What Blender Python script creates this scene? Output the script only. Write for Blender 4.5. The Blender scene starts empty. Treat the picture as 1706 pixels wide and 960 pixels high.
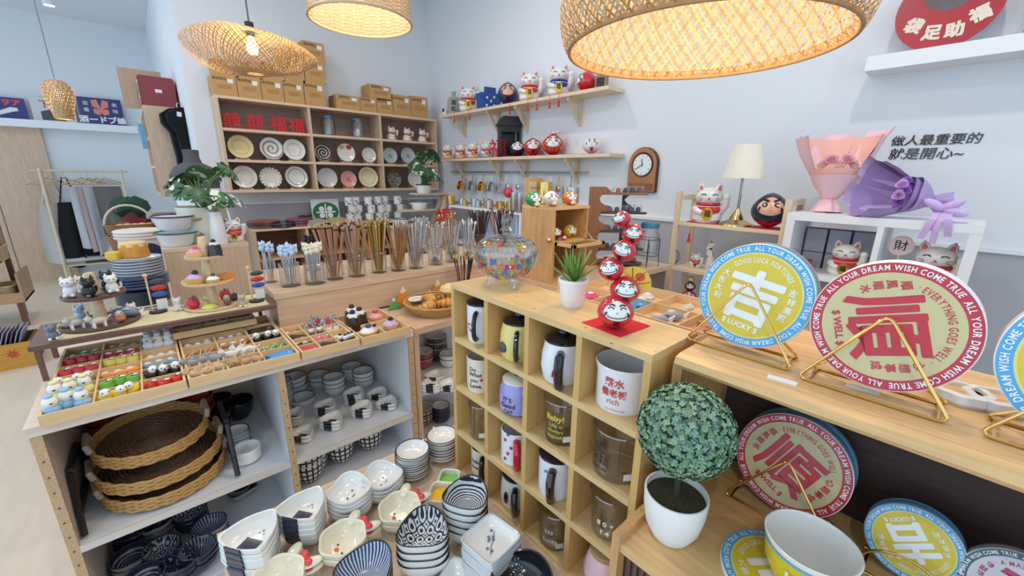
import bpy, bmesh, math, random
from mathutils import Vector, Matrix
PI = math.pi
RND = random.Random(11)
ORD = 'first second third fourth fifth sixth seventh eighth ninth tenth eleventh twelfth thirteenth fourteenth'.split()
sc = bpy.context.scene
COL = sc.collection

# ------------------------------------------------------------------ camera
# camera axes measured from the vanishing points of the room (x = along the plate-shelf wall, y = along the figurine wall)
CAMR = ((0.749, -0.166, 0.642), (-0.663, -0.208, 0.720), (0.014, -0.964, -0.266))
CAMP = Vector((0, 0, 1.5))
FPX = 680.0
cam_d = bpy.data.cameras.new('camera')
cam_d.sensor_width = 36.0
cam_d.lens = FPX / 1706 * 36
cam_d.clip_start = 0.02
cam = bpy.data.objects.new('camera', cam_d)
COL.objects.link(cam)
_r = Vector([CAMR[i][0] for i in range(3)]).normalized()
_f = Vector([CAMR[i][2] for i in range(3)])
_f = (_f - _r * _f.dot(_r)).normalized()
_u = _r.cross(_f)
cam.matrix_world = Matrix(((_r.x, _u.x, -_f.x, 0), (_r.y, _u.y, -_f.y, 0), (_r.z, _u.z, -_f.z, CAMP.z), (0, 0, 0, 1)))
sc.camera = cam

# ------------------------------------------------------------------ daylight, lamps, exposure
world = bpy.data.worlds.new('daylight')
sc.world = world
world.use_nodes = True
world.node_tree.nodes['Background'].inputs[0].default_value = (0.57, 0.78, 1.0, 1)
world.node_tree.nodes['Background'].inputs[1].default_value = 2.15
sc.view_settings.view_transform = 'Standard'
sc.view_settings.look = 'None'
sc.view_settings.gamma = 1
sc.view_settings.use_curve_mapping = False
sc.view_settings.exposure = -0.26
sc.cycles.max_bounces = 7
sc.cycles.diffuse_bounces = 4
sc.cycles.transparent_max_bounces = 24
sc.cycles.sample_clamp_indirect = 6.0
sc.cycles.caustics_reflective = False
sc.cycles.caustics_refractive = False
CEIL_Z = 3.4
DOWNLIGHTS = [(0.3, 1.0), (1.6, 0.2), (1.6, 2.6), (0.2, 3.4), (-1.3, 2.2), (-0.9, 5.6), (-1.3, -0.6), (2.0, -1.2)]
for _x, _y in DOWNLIGHTS:
    _l = bpy.data.lights.new('downlight_lamp', 'AREA')
    _l.shape = 'DISK'; _l.size = 0.11; _l.energy = 13; _l.color = (1.0, 0.96, 0.91)
    _o = bpy.data.objects.new('downlight_lamp', _l)
    _o.location = (_x, _y, CEIL_Z - 0.03)
    COL.objects.link(_o)

# ------------------------------------------------------------------ pixel -> place (1706 x 960 frame)
def ray(px, py):
    a, b = (px - 853) / FPX, (py - 480) / FPX
    return Vector([CAMR[i][0] * a + CAMR[i][1] * b + CAMR[i][2] for i in range(3)])
def G(px, py, z):  r = ray(px, py); return CAMP + r * ((z - CAMP.z) / r.z)
def GX(px, py, x): r = ray(px, py); return CAMP + r * (x / r.x)
def GY(px, py, y): r = ray(px, py); return CAMP + r * (y / r.y)
def GD(px, py, d): return CAMP + ray(px, py) * d
def depth(p): p = Vector(p) - CAMP; return sum(CAMR[i][2] * p[i] for i in range(3))
def MPP(p): return depth(p) / FPX          # metres per pixel at p
def FACE(p): return math.atan2(-p[1], -p[0]) + PI / 2   # yaw that turns a thing's front (-y) to the viewer side

# ------------------------------------------------------------------ materials
MATS = {}
def mat(name, col, rough=0.45, metal=0.0, var=0.0, scale=30.0, bump=0.0, coat=0.0, emit=0.0, stretch=None, sss=0.0):
    if name in MATS: return MATS[name]
    m = bpy.data.materials.new(name); m.use_nodes = True
    nt = m.node_tree; b = nt.nodes['Principled BSDF']
    b.inputs['Base Color'].default_value = (*col, 1)
    b.inputs['Roughness'].default_value = rough
    b.inputs['Metallic'].default_value = metal
    b.inputs['Coat Weight'].default_value = coat
    b.inputs['Coat Roughness'].default_value = 0.08
    if emit:
        b.inputs['Emission Color'].default_value = (*col, 1); b.inputs['Emission Strength'].default_value = emit
    if var or bump:
        tc = nt.nodes.new('ShaderNodeTexCoord'); mp = nt.nodes.new('ShaderNodeMapping'); nz = nt.nodes.new('ShaderNodeTexNoise')
        nt.links.new(tc.outputs['Object'], mp.inputs[0]); nt.links.new(mp.outputs[0], nz.inputs['Vector'])
        if stretch: mp.inputs['Scale'].default_value = stretch
        nz.inputs['Scale'].default_value = scale; nz.inputs['Detail'].default_value = 4
        if var:
            rp = nt.nodes.new('ShaderNodeValToRGB')
            rp.color_ramp.elements[0].position = 0.3; rp.color_ramp.elements[1].position = 0.72
            rp.color_ramp.elements[0].color = (*[max(0, c * (1 - var)) for c in col], 1)
            rp.color_ramp.elements[1].color = (*[min(1, c * (1 + var * 0.6)) for c in col], 1)
            nt.links.new(nz.outputs['Fac'], rp.inputs[0]); nt.links.new(rp.outputs[0], b.inputs['Base Color'])
        if bump:
            bp = nt.nodes.new('ShaderNodeBump'); bp.inputs['Strength'].default_value = bump; bp.inputs['Distance'].default_value = 0.004
            nt.links.new(nz.outputs['Fac'], bp.inputs['Height']); nt.links.new(bp.outputs[0], b.inputs['Normal'])
    MATS[name] = m
    return m
def srgb(r, g, b):
    f = lambda c: (c / 255 / 12.92) if c / 255 <= 0.04045 else ((c / 255 + 0.055) / 1.055) ** 2.4
    return (f(r), f(g), f(b))
def cm(r, g, b, rough=0.35, **k):            # plain coloured material by sRGB value
    return mat('paint_%d_%d_%d_%d' % (r, g, b, int(rough * 100)) + ('c' if k.get('coat') else '') + ('m' if k.get('metal') else '') + ('v' if k.get('var') else ''), srgb(r, g, b), rough, **k)
def wood(name, rgb, var=0.22, axis=0, scale=5.0, rough=0.45, ratio=14):
    st = [ratio, ratio, ratio]; st[axis] = 1.0
    return mat(name, srgb(*rgb), rough, var=var, scale=scale, stretch=tuple(st), bump=0.05)
def glass(name, tint=(0.985, 0.99, 0.992), refl=0.035, rough=0.03):
    if name in MATS: return MATS[name]
    m = bpy.data.materials.new(name); m.use_nodes = True; nt = m.node_tree
    nt.nodes.remove(nt.nodes['Principled BSDF'])
    t = nt.nodes.new('ShaderNodeBsdfTransparent'); g = nt.nodes.new('ShaderNodeBsdfGlossy'); x = nt.nodes.new('ShaderNodeMixShader')
    lw = nt.nodes.new('ShaderNodeLayerWeight'); lw.inputs[0].default_value = 0.25
    ma = nt.nodes.new('ShaderNodeMath'); ma.operation = 'MULTIPLY_ADD'; ma.inputs[1].default_value = 0.4; ma.inputs[2].default_value = refl
    t.inputs[0].default_value = (*tint, 1); g.inputs['Roughness'].default_value = rough
    nt.links.new(lw.outputs['Fresnel'], ma.inputs[0]); nt.links.new(ma.outputs[0], x.inputs[0])
    nt.links.new(t.outputs[0], x.inputs[1]); nt.links.new(g.outputs[0], x.inputs[2])
    nt.links.new(x.outputs[0], nt.nodes['Material Output'].inputs[0])
    MATS[name] = m
    return m

# ------------------------------------------------------------------ mesh building
GLYPH = {}
def glyphs(s, bold=0.0):
    k = (s, bold)
    if k not in GLYPH:
        c = bpy.data.curves.new('glyph', 'FONT'); c.body = s; c.offset = bold; c.resolution_u = 2; c.align_x = 'CENTER'
        o = bpy.data.objects.new('glyph', c); me = o.to_mesh()
        GLYPH[k] = ([v.co.copy() for v in me.vertices], [tuple(p.vertices) for p in me.polygons])
        o.to_mesh_clear(); bpy.data.objects.remove(o); bpy.data.curves.remove(c)
    return GLYPH[k]
def T(x=0, y=0, z=0): return Matrix.Translation((x, y, z))
def RX(a): return Matrix.Rotation(a, 4, 'X')
def RY(a): return Matrix.Rotation(a, 4, 'Y')
def RZ(a): return Matrix.Rotation(a, 4, 'Z')
def SC(x, y=None, z=None): return Matrix.Diagonal((x, x if y is None else y, x if z is None else z, 1))
UP = RX(PI / 2)     # text / outline in the xz plane, facing -y

KIDS = {}      # object name -> its parts
RECOL = {}
class MB:
    def __init__(s): s.v, s.f, s.m = [], [], []
    def add(s, vs, fs, mi=0, M=None):
        n = len(s.v)
        if M is not None: vs = [M @ Vector(v) for v in vs]
        s.v.extend([tuple(v) for v in vs]); s.f.extend([tuple(i + n for i in f) for f in fs]); s.m.extend([mi] * len(fs))
        return s
    def box(s, x0, x1, y0, y1, z0, z1, mi=0, M=None):
        return s.add([(x0, y0, z0), (x1, y0, z0), (x1, y1, z0), (x0, y1, z0), (x0, y0, z1), (x1, y0, z1), (x1, y1, z1), (x0, y1, z1)],
                     [(3, 2, 1, 0), (4, 5, 6, 7), (0, 1, 5, 4), (1, 2, 6, 5), (2, 3, 7, 6), (3, 0, 4, 7)], mi, M)
    def lathe(s, prof, n=28, mi=0, M=None, shape=None, a0=0.0, a1=2 * PI, zs=None):
        full = abs(a1 - a0 - 2 * PI) < 1e-6
        vs, fs, rings = [], [], []
        k = n if full else n + 1
        for (r, z) in prof:
            if r == 0 and full: rings.append([len(vs)]); vs.append((0, 0, z))
            else:
                ids = []
                for i in range(k):
                    a = a0 + (a1 - a0) * i / n
                    q = shape(a) if shape else 1.0
                    ids.append(len(vs)); vs.append((r * q * math.cos(a), r * q * math.sin(a), z + (zs(a, r, z) if zs else 0)))
                rings.append(ids)
        for A, Bq in zip(rings, rings[1:]):
            for i in range(n):
                j = (i + 1) % n if full else i + 1
                if len(A) == 1 and len(Bq) == 1: continue
                if len(A) == 1: fs.append((A[0], Bq[j], Bq[i]))
                elif len(Bq) == 1: fs.append((A[i], A[j], Bq[0]))
                else: fs.append((A[i], A[j], Bq[j], Bq[i]))
        return s.add(vs, fs, mi, M)
    def tube(s, pts, r, n=8, mi=0, M=None, closed=False):
        pts = [Vector(p) for p in pts]; N = len(pts); rs = r if isinstance(r, (list, tuple)) else [r] * N
        vs, fs = [], []; ref = None
        for i, p in enumerate(pts):
            a = pts[(i - 1) % N] if closed or i else p; b = pts[(i + 1) % N] if closed or i < N - 1 else p
            t = (b - a).normalized()
            if ref is None: ref = t.orthogonal().normalized()
            ref = (ref - t * ref.dot(t))
            ref = ref.normalized() if ref.length > 1e-6 else t.orthogonal().normalized()
            w = t.cross(ref)
            for k in range(n):
                an = 2 * PI * k / n; vs.append(p + (ref * math.cos(an) + w * math.sin(an)) * rs[i])
        for i in range(N if closed else N - 1):
            j = (i + 1) % N
            for k in range(n):
                l = (k + 1) % n; fs.append((i * n + k, i * n + l, j * n + l, j * n + k))
        if not closed:
            fs.append(tuple(range(n - 1, -1, -1))); fs.append(tuple((N - 1) * n + k for k in range(n)))
        return s.add(vs, fs, mi, M)
    def prism(s, out, z0, z1, mi=0, M=None):
        n = len(out); ar = sum(out[i][0] * out[(i + 1) % n][1] - out[(i + 1) % n][0] * out[i][1] for i in range(n))
        if ar < 0: out = out[::-1]
        vs = [(x, y, z0) for x, y in out] + [(x, y, z1) for x, y in out]
        fs = [tuple(range(n - 1, -1, -1)), tuple(range(n, 2 * n))] + [(i, (i + 1) % n, n + (i + 1) % n, n + i) for i in range(n)]
        return s.add(vs, fs, mi, M)
    def ball(s, c, r, mi=0, M=None, n=16, m=10):
        if not isinstance(r, (tuple, list)): r = (r, r, r)
        pr = [(math.sin(PI * i / m) if 0 < i < m else 0, -math.cos(PI * i / m)) for i in range(m + 1)]
        return s.lathe(pr, n, mi, (M or Matrix()) @ T(*c) @ SC(*r))
    def cyl(s, r, z0, z1, mi=0, M=None, n=24, r1=None):
        r1 = r if r1 is None else r1
        return s.lathe([(0, z0), (r, z0), (r1, z1), (0, z1)], n, mi, M)
    def fan(s, out, fn, mi=0, rings=3):
        """a flat printed patch: outline (2d) laid on a surface by fn(u, v)"""
        n = len(out); cx = sum(p[0] for p in out) / n; cy = sum(p[1] for p in out) / n
        vs = [fn(cx, cy)]; fs = []
        for k in range(1, rings + 1):
            q = k / rings
            vs += [fn(cx + (x - cx) * q, cy + (y - cy) * q) for x, y in out]
        for i in range(n):
            j = (i + 1) % n; fs.append((0, 1 + i, 1 + j))
            for k in range(1, rings):
                a = 1 + (k - 1) * n; b = 1 + k * n; fs.append((a + i, b + i, b + j, a + j))
        return s.add(vs, fs, mi)
    def text(s, st, size, mi=0, M=None, bold=0.0, fn=None):
        if fn:
            v, f = glyphs(st, min(bold, 0.02))
            return s.add([fn(p.x * size, p.y * size) for p in v], f, mi, M)
        v, f = glyphs(st, min(bold, 0.01))
        e = max(0.0, bold - 0.01) * size
        for k, (dx, dy) in enumerate(((0, 0), (e, e), (-e, e), (e, -e), (-e, -e))[:5 if e else 1]):      # heavier strokes, layer on layer
            s.add([Vector((p.x * size + dx, p.y * size + dy, k * max(0.00003, size * 0.002))) for p in v], f, mi, M)
        return s
    def build(s, name, mats, parent=None, loc=None, rz=0.0, smooth=True, sharp=0.6):
        me = bpy.data.meshes.new(name); me.from_pydata(s.v, [], s.f)
        if not isinstance(mats, (list, tuple)): mats = [mats]
        for m in mats: me.materials.append(m)
        if len(mats) > 1: me.polygons.foreach_set('material_index', s.m)
        me.update()
        if smooth:
            me.polygons.foreach_set('use_smooth', [True] * len(me.polygons)); me.set_sharp_from_angle(angle=sharp)
        o = bpy.data.objects.new(name, me); COL.objects.link(o)
        if parent is not None: o.parent = parent; KIDS.setdefault(parent.name, []).append(o)
        if loc is not None: o.location = loc
        if rz: o.rotation_euler = (0, 0, rz)
        return o
def ell(cx, cy, rx, ry, n=20, rot=0.0):
    c, q = math.cos(rot), math.sin(rot)
    return [(cx + rx * math.cos(a) * c - ry * math.sin(a) * q, cy + rx * math.cos(a) * q + ry * math.sin(a) * c) for a in (2 * PI * i / n for i in range(n))]

def tag(o, label, cat, group=None, kind=None):
    o['label'] = label; o['category'] = cat
    if group: o['group'] = group
    if kind: o['kind'] = kind
    return o
def thing(name, label, cat, loc=(0, 0, 0), rz=0.0, group=None, rx=0.0, ry=0.0, scale=None):
    o = bpy.data.objects.new(name, None); COL.objects.link(o); o.empty_display_size = 0.02
    o.location = loc; o.rotation_euler = (rx, ry, rz)
    if scale: o.scale = (scale,) * 3
    return tag(o, label, cat, group)
def struct(name, mb, m, parent=None, label=None, cat=None):
    o = mb.build(name, m, parent, smooth=False)
    if parent is None:
        o['kind'] = 'structure'
        if label: o['label'] = label; o['category'] = cat or name.split('_')[0]
    return o
def dup(root, loc=None, rz=None, label=None, group=None, rx=None, ry=None, scale=None, mats=None):
    """copy a thing with its parts and sub-parts; mats = {part name: material} recolours a part of the copy"""
    def cp(o, par):
        c = o.copy(); COL.objects.link(c)
        if par is not None: c.parent = par; KIDS.setdefault(par.name, []).append(c)
        k = o.name.split('.')[0]
        if mats and k in mats and o.type == 'MESH':
            key = (o.data.name, mats[k].name)
            if key not in RECOL: RECOL[key] = o.data.copy(); RECOL[key].materials[0] = mats[k]
            c.data = RECOL[key]
        for ch in KIDS.get(o.name, []): cp(ch, c)
        return c
    r = cp(root, None)
    if loc is not None: r.location = loc
    e = list(r.rotation_euler)
    for i, a in enumerate((rx, ry, rz)):
        if a is not None: e[i] = a
    r.rotation_euler = e
    if scale is not None: r.scale = (scale,) * 3
    if label: r['label'] = label
    if group: r['group'] = group
    return r

# ================================================================== the room
M_wall = mat('wall_paint', srgb(226, 229, 233), 0.85)
M_low = mat('lower_wall_shaded', srgb(178, 177, 183), 0.8)  # shade on the wall below the ledge line, put into the panel colour as grey
M_trim = mat('white_trim', srgb(236, 238, 240), 0.6)
M_floor = mat('floor_vinyl', srgb(224, 204, 180), 0.42, var=0.06, scale=3, stretch=(8, 1, 1))
M_pine = wood('pine_board_y', (232, 208, 176), 0.14, 1)
M_pinex = wood('pine_board_x', (226, 202, 172), 0.14, 0)
M_pinez = wood('pine_board_z', (228, 205, 172), 0.14, 2)
M_beige = wood('beige_laminate_x', (214, 180, 148), 0.16, 0, scale=7, ratio=10)
M_beigez = wood('beige_laminate_z', (212, 182, 154), 0.13, 2, scale=7, ratio=10)
M_rack = wood('yellow_board_y', (224, 190, 134), 0.12, 1)
M_rackx = wood('yellow_board_x', (214, 176, 116), 0.12, 0)
M_bam = wood('bamboo_y', (222, 180, 124), 0.2, 1, scale=9)
M_bamz = wood('bamboo_z', (208, 160, 104), 0.2, 2, scale=9)
M_dark = wood('dark_stained_y', (66, 46, 42), 0.35, 1, scale=9, rough=0.6)
M_white = mat('white_laminate', srgb(232, 233, 236), 0.4)
M_plyedge = wood('plywood_edge', (204, 170, 130), 0.25, 1, scale=20)
M_tablew = wood('table_ash_x', (216, 190, 164), 0.12, 0, scale=8)
M_brown = wood('brown_board_x', (112, 76, 62), 0.25, 0, scale=8)
M_black = mat('black_satin', (0.012, 0.012, 0.013), 0.35)
M_gold = mat('polished_gold', (0.83, 0.52, 0.16), 0.18, 1.0)
M_steel = mat('brushed_steel', (0.62, 0.62, 0.62), 0.28, 1.0)
M_wire = mat('white_wire', srgb(236, 238, 242), 0.45)

def slab(x0, x1, y0, y1, z0, z1): return MB().box(x0, x1, y0, y1, z0, z1)
WX, WY = 2.8, 4.65
struct('floor', slab(-3.2, 2.9, -3, 8.5, -0.1, 0), M_floor)
struct('ceiling', slab(-3.2, 2.9, -3, 8.5, CEIL_Z, CEIL_Z + 0.1), M_wall)
struct('wall_right', slab(WX, WX + 0.1, -3, WY + 0.1, 0, CEIL_Z), M_wall)
struct('wall_back', slab(0.43, WX, WY, WY + 0.1, 0, CEIL_Z), M_wall)
struct('wall_return', slab(0.43, 0.53, WY + 0.1, 8.4, 0, CEIL_Z), M_wall)
struct('wall_far', slab(-3.2, 0.53, 8.4, 8.5, 0, CEIL_Z), M_wall)
struct('wall_front', slab(1.2, 2.9, -3.1, -3, 0, CEIL_Z), M_wall)
_zt = 1.2
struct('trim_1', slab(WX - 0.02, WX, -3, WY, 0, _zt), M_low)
struct('trim_2', slab(WX - 0.03, WX, -3, WY, _zt, _zt + 0.02), M_trim)
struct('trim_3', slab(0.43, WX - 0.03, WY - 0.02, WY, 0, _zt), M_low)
struct('trim_4', slab(0.43, WX - 0.03, WY - 0.03, WY, _zt, _zt + 0.02), M_trim)
struct('trim_5', slab(-3.2, 0.42, 8.39, 8.4, 0, 0.08), M_trim)
# shop front (behind and beside the viewer)
for i, (x0, x1, y0, y1) in enumerate([(-3.2, -3.14, -3, 8.4), (-3.2, 1.2, -3.06, -3)]):
    w = MB()
    L = (y1 - y0) if i == 0 else (x1 - x0); n = 5 if i == 0 else 2
    for k in range(n + 1):
        q = k / n
        if i == 0: w.box(x0, x1, y0 + (L - 0.06) * q, y0 + (L - 0.06) * q + 0.06, 0, CEIL_Z)
        else: w.box(x0 + (L - 0.06) * q, x0 + (L - 0.06) * q + 0.06, y0, y1, 0, CEIL_Z)
    w.box(x0, x1, y0, y1, 0, 0.1); w.box(x0, x1, y0, y1, CEIL_Z - 0.1, CEIL_Z)
    fr = struct('window_%d' % (i + 1), w, mat('window_frame_grey', srgb(120, 122, 126), 0.5))
# tall beige sliding door on the far wall
pA, pB = GY(98, 330, 8.36), GY(-120, 330, 8.36)
dr = struct('door_1', slab(pB.x, pA.x, 8.35, 8.39, 0, GY(40, 205, 8.36).z), M_beigez)
struct('door_groove', slab((pA.x + pB.x) / 2 - 0.004, (pA.x + pB.x) / 2 + 0.004, 8.348, 8.351, 0, 1.98), M_brown, dr)
# recessed ceiling lights
for k, (x, y) in enumerate(DOWNLIGHTS):
    t = thing('ceiling_downlight', 'small round recessed ceiling light above the ' + ('tray counter', 'coaster shelf', 'cutlery counter', 'plinth', 'shop floor near the window', 'clothes rack aisle', 'aisle behind the viewer', 'front wall')[k], 'light', (x, y, CEIL_Z), 0, 'recessed ceiling lights')
    MB().lathe([(0.055, 0), (0.075, -0.004), (0.078, -0.012), (0.058, -0.014), (0.055, 0)], 24).build('trim_ring', M_white, t)
pl = GY(82, 9, 7.2)
t = thing('ceiling_spotlight', 'lit white cylinder ceiling spotlight in the far corner of the shop', 'light', (pl.x, pl.y, pl.z))
MB().lathe([(0.0, 0.12), (0.05, 0.12), (0.05, 0), (0.044, 0), (0.044, 0.02)], 20).build('housing', M_white, t)
MB().cyl(0.043, 0.006, 0.012, n=20).build('lens', mat('lit_lens', (1, 0.97, 0.9), 0.5, emit=14), t)
MB().cyl(0.008, 0.12, CEIL_Z - pl.z, n=8).build('stem', M_white, t)

# ================================================================== furniture
def board_thing(name, label, cat, group=None): return thing(name, label, cat, (0, 0, 0), 0, group)
# low ash table carrying the bowls
TZ = 0.75
t = board_thing('display_table', 'pale wooden table carrying the stacked bowls and the mug rack', 'table')
slab(0, 0.64, -0.5, 0.94, TZ - 0.03, TZ).build('table_top', M_tablew, t, smooth=False)
for x in (0.03, 0.58):
    for y in (-0.46, 0.87): slab(x, x + 0.05, y, y + 0.05, 0, TZ - 0.03).build('leg', M_tablew, t, smooth=False)
# cube rack with the mugs
RX0, RX1, RY0, RY1, RZ0, RZ1 = 0.5, 0.634, 0.262, 0.774, TZ, 1.259
t = board_thing('mug_rack', 'yellow bamboo cubby rack with sixteen cells holding mugs', 'rack')
RT = 0.012
ROWZ = [RZ0 + 0.004, 0.876, 1.003, 1.129, RZ1 - RT]          # top faces of the boards
COLY = [RY0 + (RY1 - RY0 - RT) * k / 4 for k in range(5)]
slab(RX0, RX1, RY0, RY1, RZ1 - RT, RZ1).build('top_board', M_rack, t, smooth=False)
for k in range(4): slab(RX0 + (0 if k else 0), RX1 - 0.006, RY0 + RT, RY1 - RT, ROWZ[k] - (RT if k else 0.004), ROWZ[k]).build('shelf_board', M_rack, t, smooth=False)
for k in range(5): slab(RX0 + 0.0005, RX1, COLY[k], COLY[k] + RT, RZ0, RZ1 - RT).build('side_panel' if k in (0, 4) else 'divider', mat('yellow_board_z', srgb(216, 172, 106), 0.45, var=0.12, scale=5, stretch=(14, 14, 1)), t, smooth=False)
slab(RX1 - 0.005, RX1 - 0.001, RY0 + RT, RY1 - RT, RZ0, RZ1 - RT).build('back_panel', M_rack, t, smooth=False)
for (px, py) in ((860, 494), (890, 515), (976, 546), (1019, 573), (1092, 585)):
    p = G(px, py, RZ1); MB().cyl(0.0022, 0, 0.0006, n=10).build('screw', M_steel, t, (p.x, p.y, RZ1))
# coaster display: low box in front, upper board behind with dark back
LZ, UZ = 1.0, 1.255
t = board_thing('coaster_cabinet', 'low bamboo display box with ribbed dark front below the coasters', 'cabinet')
LX0, LX1, LY1 = 0.425, 0.74, 0.25
slab(LX0, LX1, -0.7, LY1 - 0.012, LZ - 0.014, LZ).build('top_board', M_bam, t, smooth=False)
slab(LX0 - 0.004, LX1, LY1 - 0.012, LY1, TZ, LZ + 0.014).build('side_panel', M_bamz, t, smooth=False)
rb = slab(LX0 + 0.016, LX0 + 0.02, -0.7, LY1 - 0.012, TZ, LZ - 0.014).build('front_panel', M_dark, t, smooth=False)
M_rib = wood('rib_wood_z', (104, 78, 66), 0.4, 2, scale=9, rough=0.6)
for k in range(40):
    MB().lathe([(0.005, TZ), (0.005, LZ - 0.014)], 8, 0, T(LX0 + 0.0155, LY1 - 0.02 - k * 0.0105, 0)).build('rib', M_rib, rb)
t = board_thing('coaster_shelf', 'upper bamboo shelf with dark wooden back holding large round coasters', 'shelf')
UX0 = 0.533
MB().prism([(UX0 + 0.004, UZ - 0.018), (UX0, UZ - 0.012), (UX0 + 0.004, UZ - 0.003), (UX0 + 0.018, UZ), (0.80, UZ), (0.80, UZ - 0.018)], -0.246, 0.7, 0, RX(PI / 2)).build('top_board', M_bam, t, smooth=False)
slab(UX0 + 0.008, 0.80, 0.236, 0.25, LZ, UZ - 0.018).build('side_post', M_bamz, t, smooth=False)
slab(0.735, 0.75, -0.7, 0.236, LZ, UZ - 0.018).build('back_panel', M_dark, t, smooth=False)
for (px, py, w) in ((1303, 634, 26), (1437, 648, 36)):
    p = G(px, py, UZ); MB().box(-0.006, 0.006, -0.016, 0.016, 0, 0.0008).build('price_label', M_white, t, (p.x, p.y, UZ), 0.1)

# tray counter with open shelves
CY, CZ = 1.2, 0.985
t = board_thing('tray_counter', 'open white shelf counter under the wooden sorting trays', 'counter')
slab(-0.262, 0.62, CY, 1.74, CZ - 0.022, CZ).build('worktop', wood('counter_top_x', (226, 208, 192), 0.08, 0, scale=8), t, smooth=False)
for x, n in ((-0.258, 'side_panel'), (0.2, 'divider'), (0.602, 'side_panel')):
    o = slab(x, x + 0.018, CY + 0.012, 1.71, 0, CZ - 0.022).build(n, M_white if x > 0 else wood('panel_beige_z', (205, 192, 182), 0.08, 2), t, smooth=False)
    slab(x, x + 0.018, CY + 0.004, CY + 0.012, 0, CZ - 0.022).build('edge_strip', M_plyedge, o, smooth=False)
for (x0, x1) in ((-0.24, 0.2), (0.218, 0.602)):
    for z in (0.667, 0.40 if x0 < 0 else 0.50, 0.06):
        o = slab(x0, x1, CY + 0.012, 1.71, z - 0.018, z).build('shelf_board', M_white, t, smooth=False)
        slab(x0, x1, CY + 0.004, CY + 0.012, z - 0.018, z).build('edge_strip', mat('edge_pale', srgb(212, 204, 196), 0.5), o, smooth=False)
slab(-0.24, 0.602, 1.71, 1.72, 0, CZ - 0.022).build('back_panel', M_pinex, t, smooth=False)
for x in (-0.2495, 0.209, 0.611):
    for k in range(16):
        MB().cyl(0.0022, -0.0005, 0.0005, n=8, M=RX(PI / 2)).build('peg_hole', M_brown, t, (x, CY + 0.0036, 0.30 + k * 0.04))
# pastry counter, next unit along
t = board_thing('basket_counter', 'beige open shelf unit under the croissant basket', 'counter')
slab(0.63, 1.28, CY + 0.01, 1.49, CZ - 0.026, CZ - 0.002).build('worktop', M_beige, t, smooth=False)
for x in (0.63, 1.26): slab(x, x + 0.02, CY + 0.018, 1.48, 0, CZ - 0.026).build('side_panel', M_beigez, t, smooth=False)
for z in (0.72, 0.45, 0.1): slab(0.65, 1.18, CY + 0.03, 1.48, z - 0.018, z).build('shelf_board', M_white, t, smooth=False)
slab(0.65, 1.18, 1.47, 1.48, 0, CZ - 0.03).build('back_panel', M_white, t, smooth=False)
# long cutlery counter
HZ, HY = 1.107, 1.5
t = board_thing('cutlery_counter', 'long beige counter crowded with glasses of chopsticks and spoons', 'counter')
slab(0.275, 1.78, HY, 1.92, HZ - 0.02, HZ).build('worktop', M_beige, t, smooth=False)
slab(0.28, 1.78, HY + 0.004, HY + 0.022, CZ, HZ - 0.02).build('front_panel', M_beige, t, smooth=False)
slab(0.28, 0.30, HY + 0.022, 1.9, CZ, HZ - 0.02).build('side_panel', M_beigez, t, smooth=False)
slab(0.30, 1.76, 1.76, 1.9, 0, HZ - 0.02).build('rear_body', M_beigez, t, smooth=False)
slab(0.64, 1.76, 1.525, 1.76, 0, HZ - 0.02).build('base', M_beigez, t, smooth=False)
# pedestal
PZ = 1.1
t = board_thing('pedestal', 'square beige wooden plinth under the potted monstera', 'pedestal')
slab(0.035, 0.42, 2.80, 3.32, 0, PZ - 0.02).build('body', M_beigez, t, smooth=False)
slab(0.033, 0.422, 2.798, 3.322, PZ - 0.02, PZ).build('top_board', M_pinex, t, smooth=False)
# side table with the plate stacks
t = board_thing('plate_table', 'small low wooden table beneath the blue plate stacks', 'table')
slab(-0.35, 0.02, 2.35, 2.95, 0.72, 0.75).build('table_top', M_tablew, t, smooth=False)
for x in (-0.34, -0.02):
    for y in (2.37, 2.9): slab(x, x + 0.035, y, y + 0.035, 0, 0.72).build('leg', M_tablew, t, smooth=False)
# low cabinet along the plate wall
KZ, KY = 1.0, 4.26
t = board_thing('placemat_cabinet', 'low beige open cabinet below the wall of plates', 'cabinet')
slab(0.69, 2.3, KY, 4.62, KZ - 0.02, KZ).build('worktop', M_pinex, t, smooth=False)
for x in (0.69, 1.13, 1.6, 2.28): slab(x, x + 0.022, KY + 0.005, 4.62, 0, KZ - 0.02).build('divider', M_beigez, t, smooth=False)
for z in (0.72, 0.4): slab(0.71, 2.28, KY + 0.02, 4.6, z - 0.018, z).build('shelf_board', M_beige, t, smooth=False)
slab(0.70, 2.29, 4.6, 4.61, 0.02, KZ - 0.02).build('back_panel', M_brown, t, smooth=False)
# wall unit with plates
SY = 4.40
t = board_thing('plate_wall_unit', 'beige wall-mounted shelf unit with nine compartments of plates', 'shelf')
_a, _b = GY(357, 160, SY), GY(731, 318, SY)
SX0, SX1, SZ0, SZ1 = _a.x, _b.x, GY(382, 321, SY).z, GY(357, 157, SY).z
SXD = [GY(521, 240, SY).x - 0.012, GY(637, 250, SY).x - 0.012]
ST = 0.022
SROW = [SZ0 + ST, SZ0 + (SZ1 - SZ0) * 0.355, SZ0 + (SZ1 - SZ0) * 0.68]
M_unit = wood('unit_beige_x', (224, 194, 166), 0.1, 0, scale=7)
slab(SX0, SX1, SY, WY, SZ1 - ST, SZ1).build('top_board', M_unit, t, smooth=False)
slab(SX0, SX1, SY, WY, SZ0, SZ0 + ST).build('bottom_board', M_unit, t, smooth=False)
for x in (SX0, SX1 - ST): slab(x, x + ST, SY, WY, SZ0 + ST, SZ1 - ST).build('side_panel', M_beigez, t, smooth=False)
for x in SXD: slab(x, x + ST, SY + 0.002, WY - 0.01, SZ0 + ST, SZ1 - ST).build('divider', M_beigez, t, smooth=False)
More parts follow.
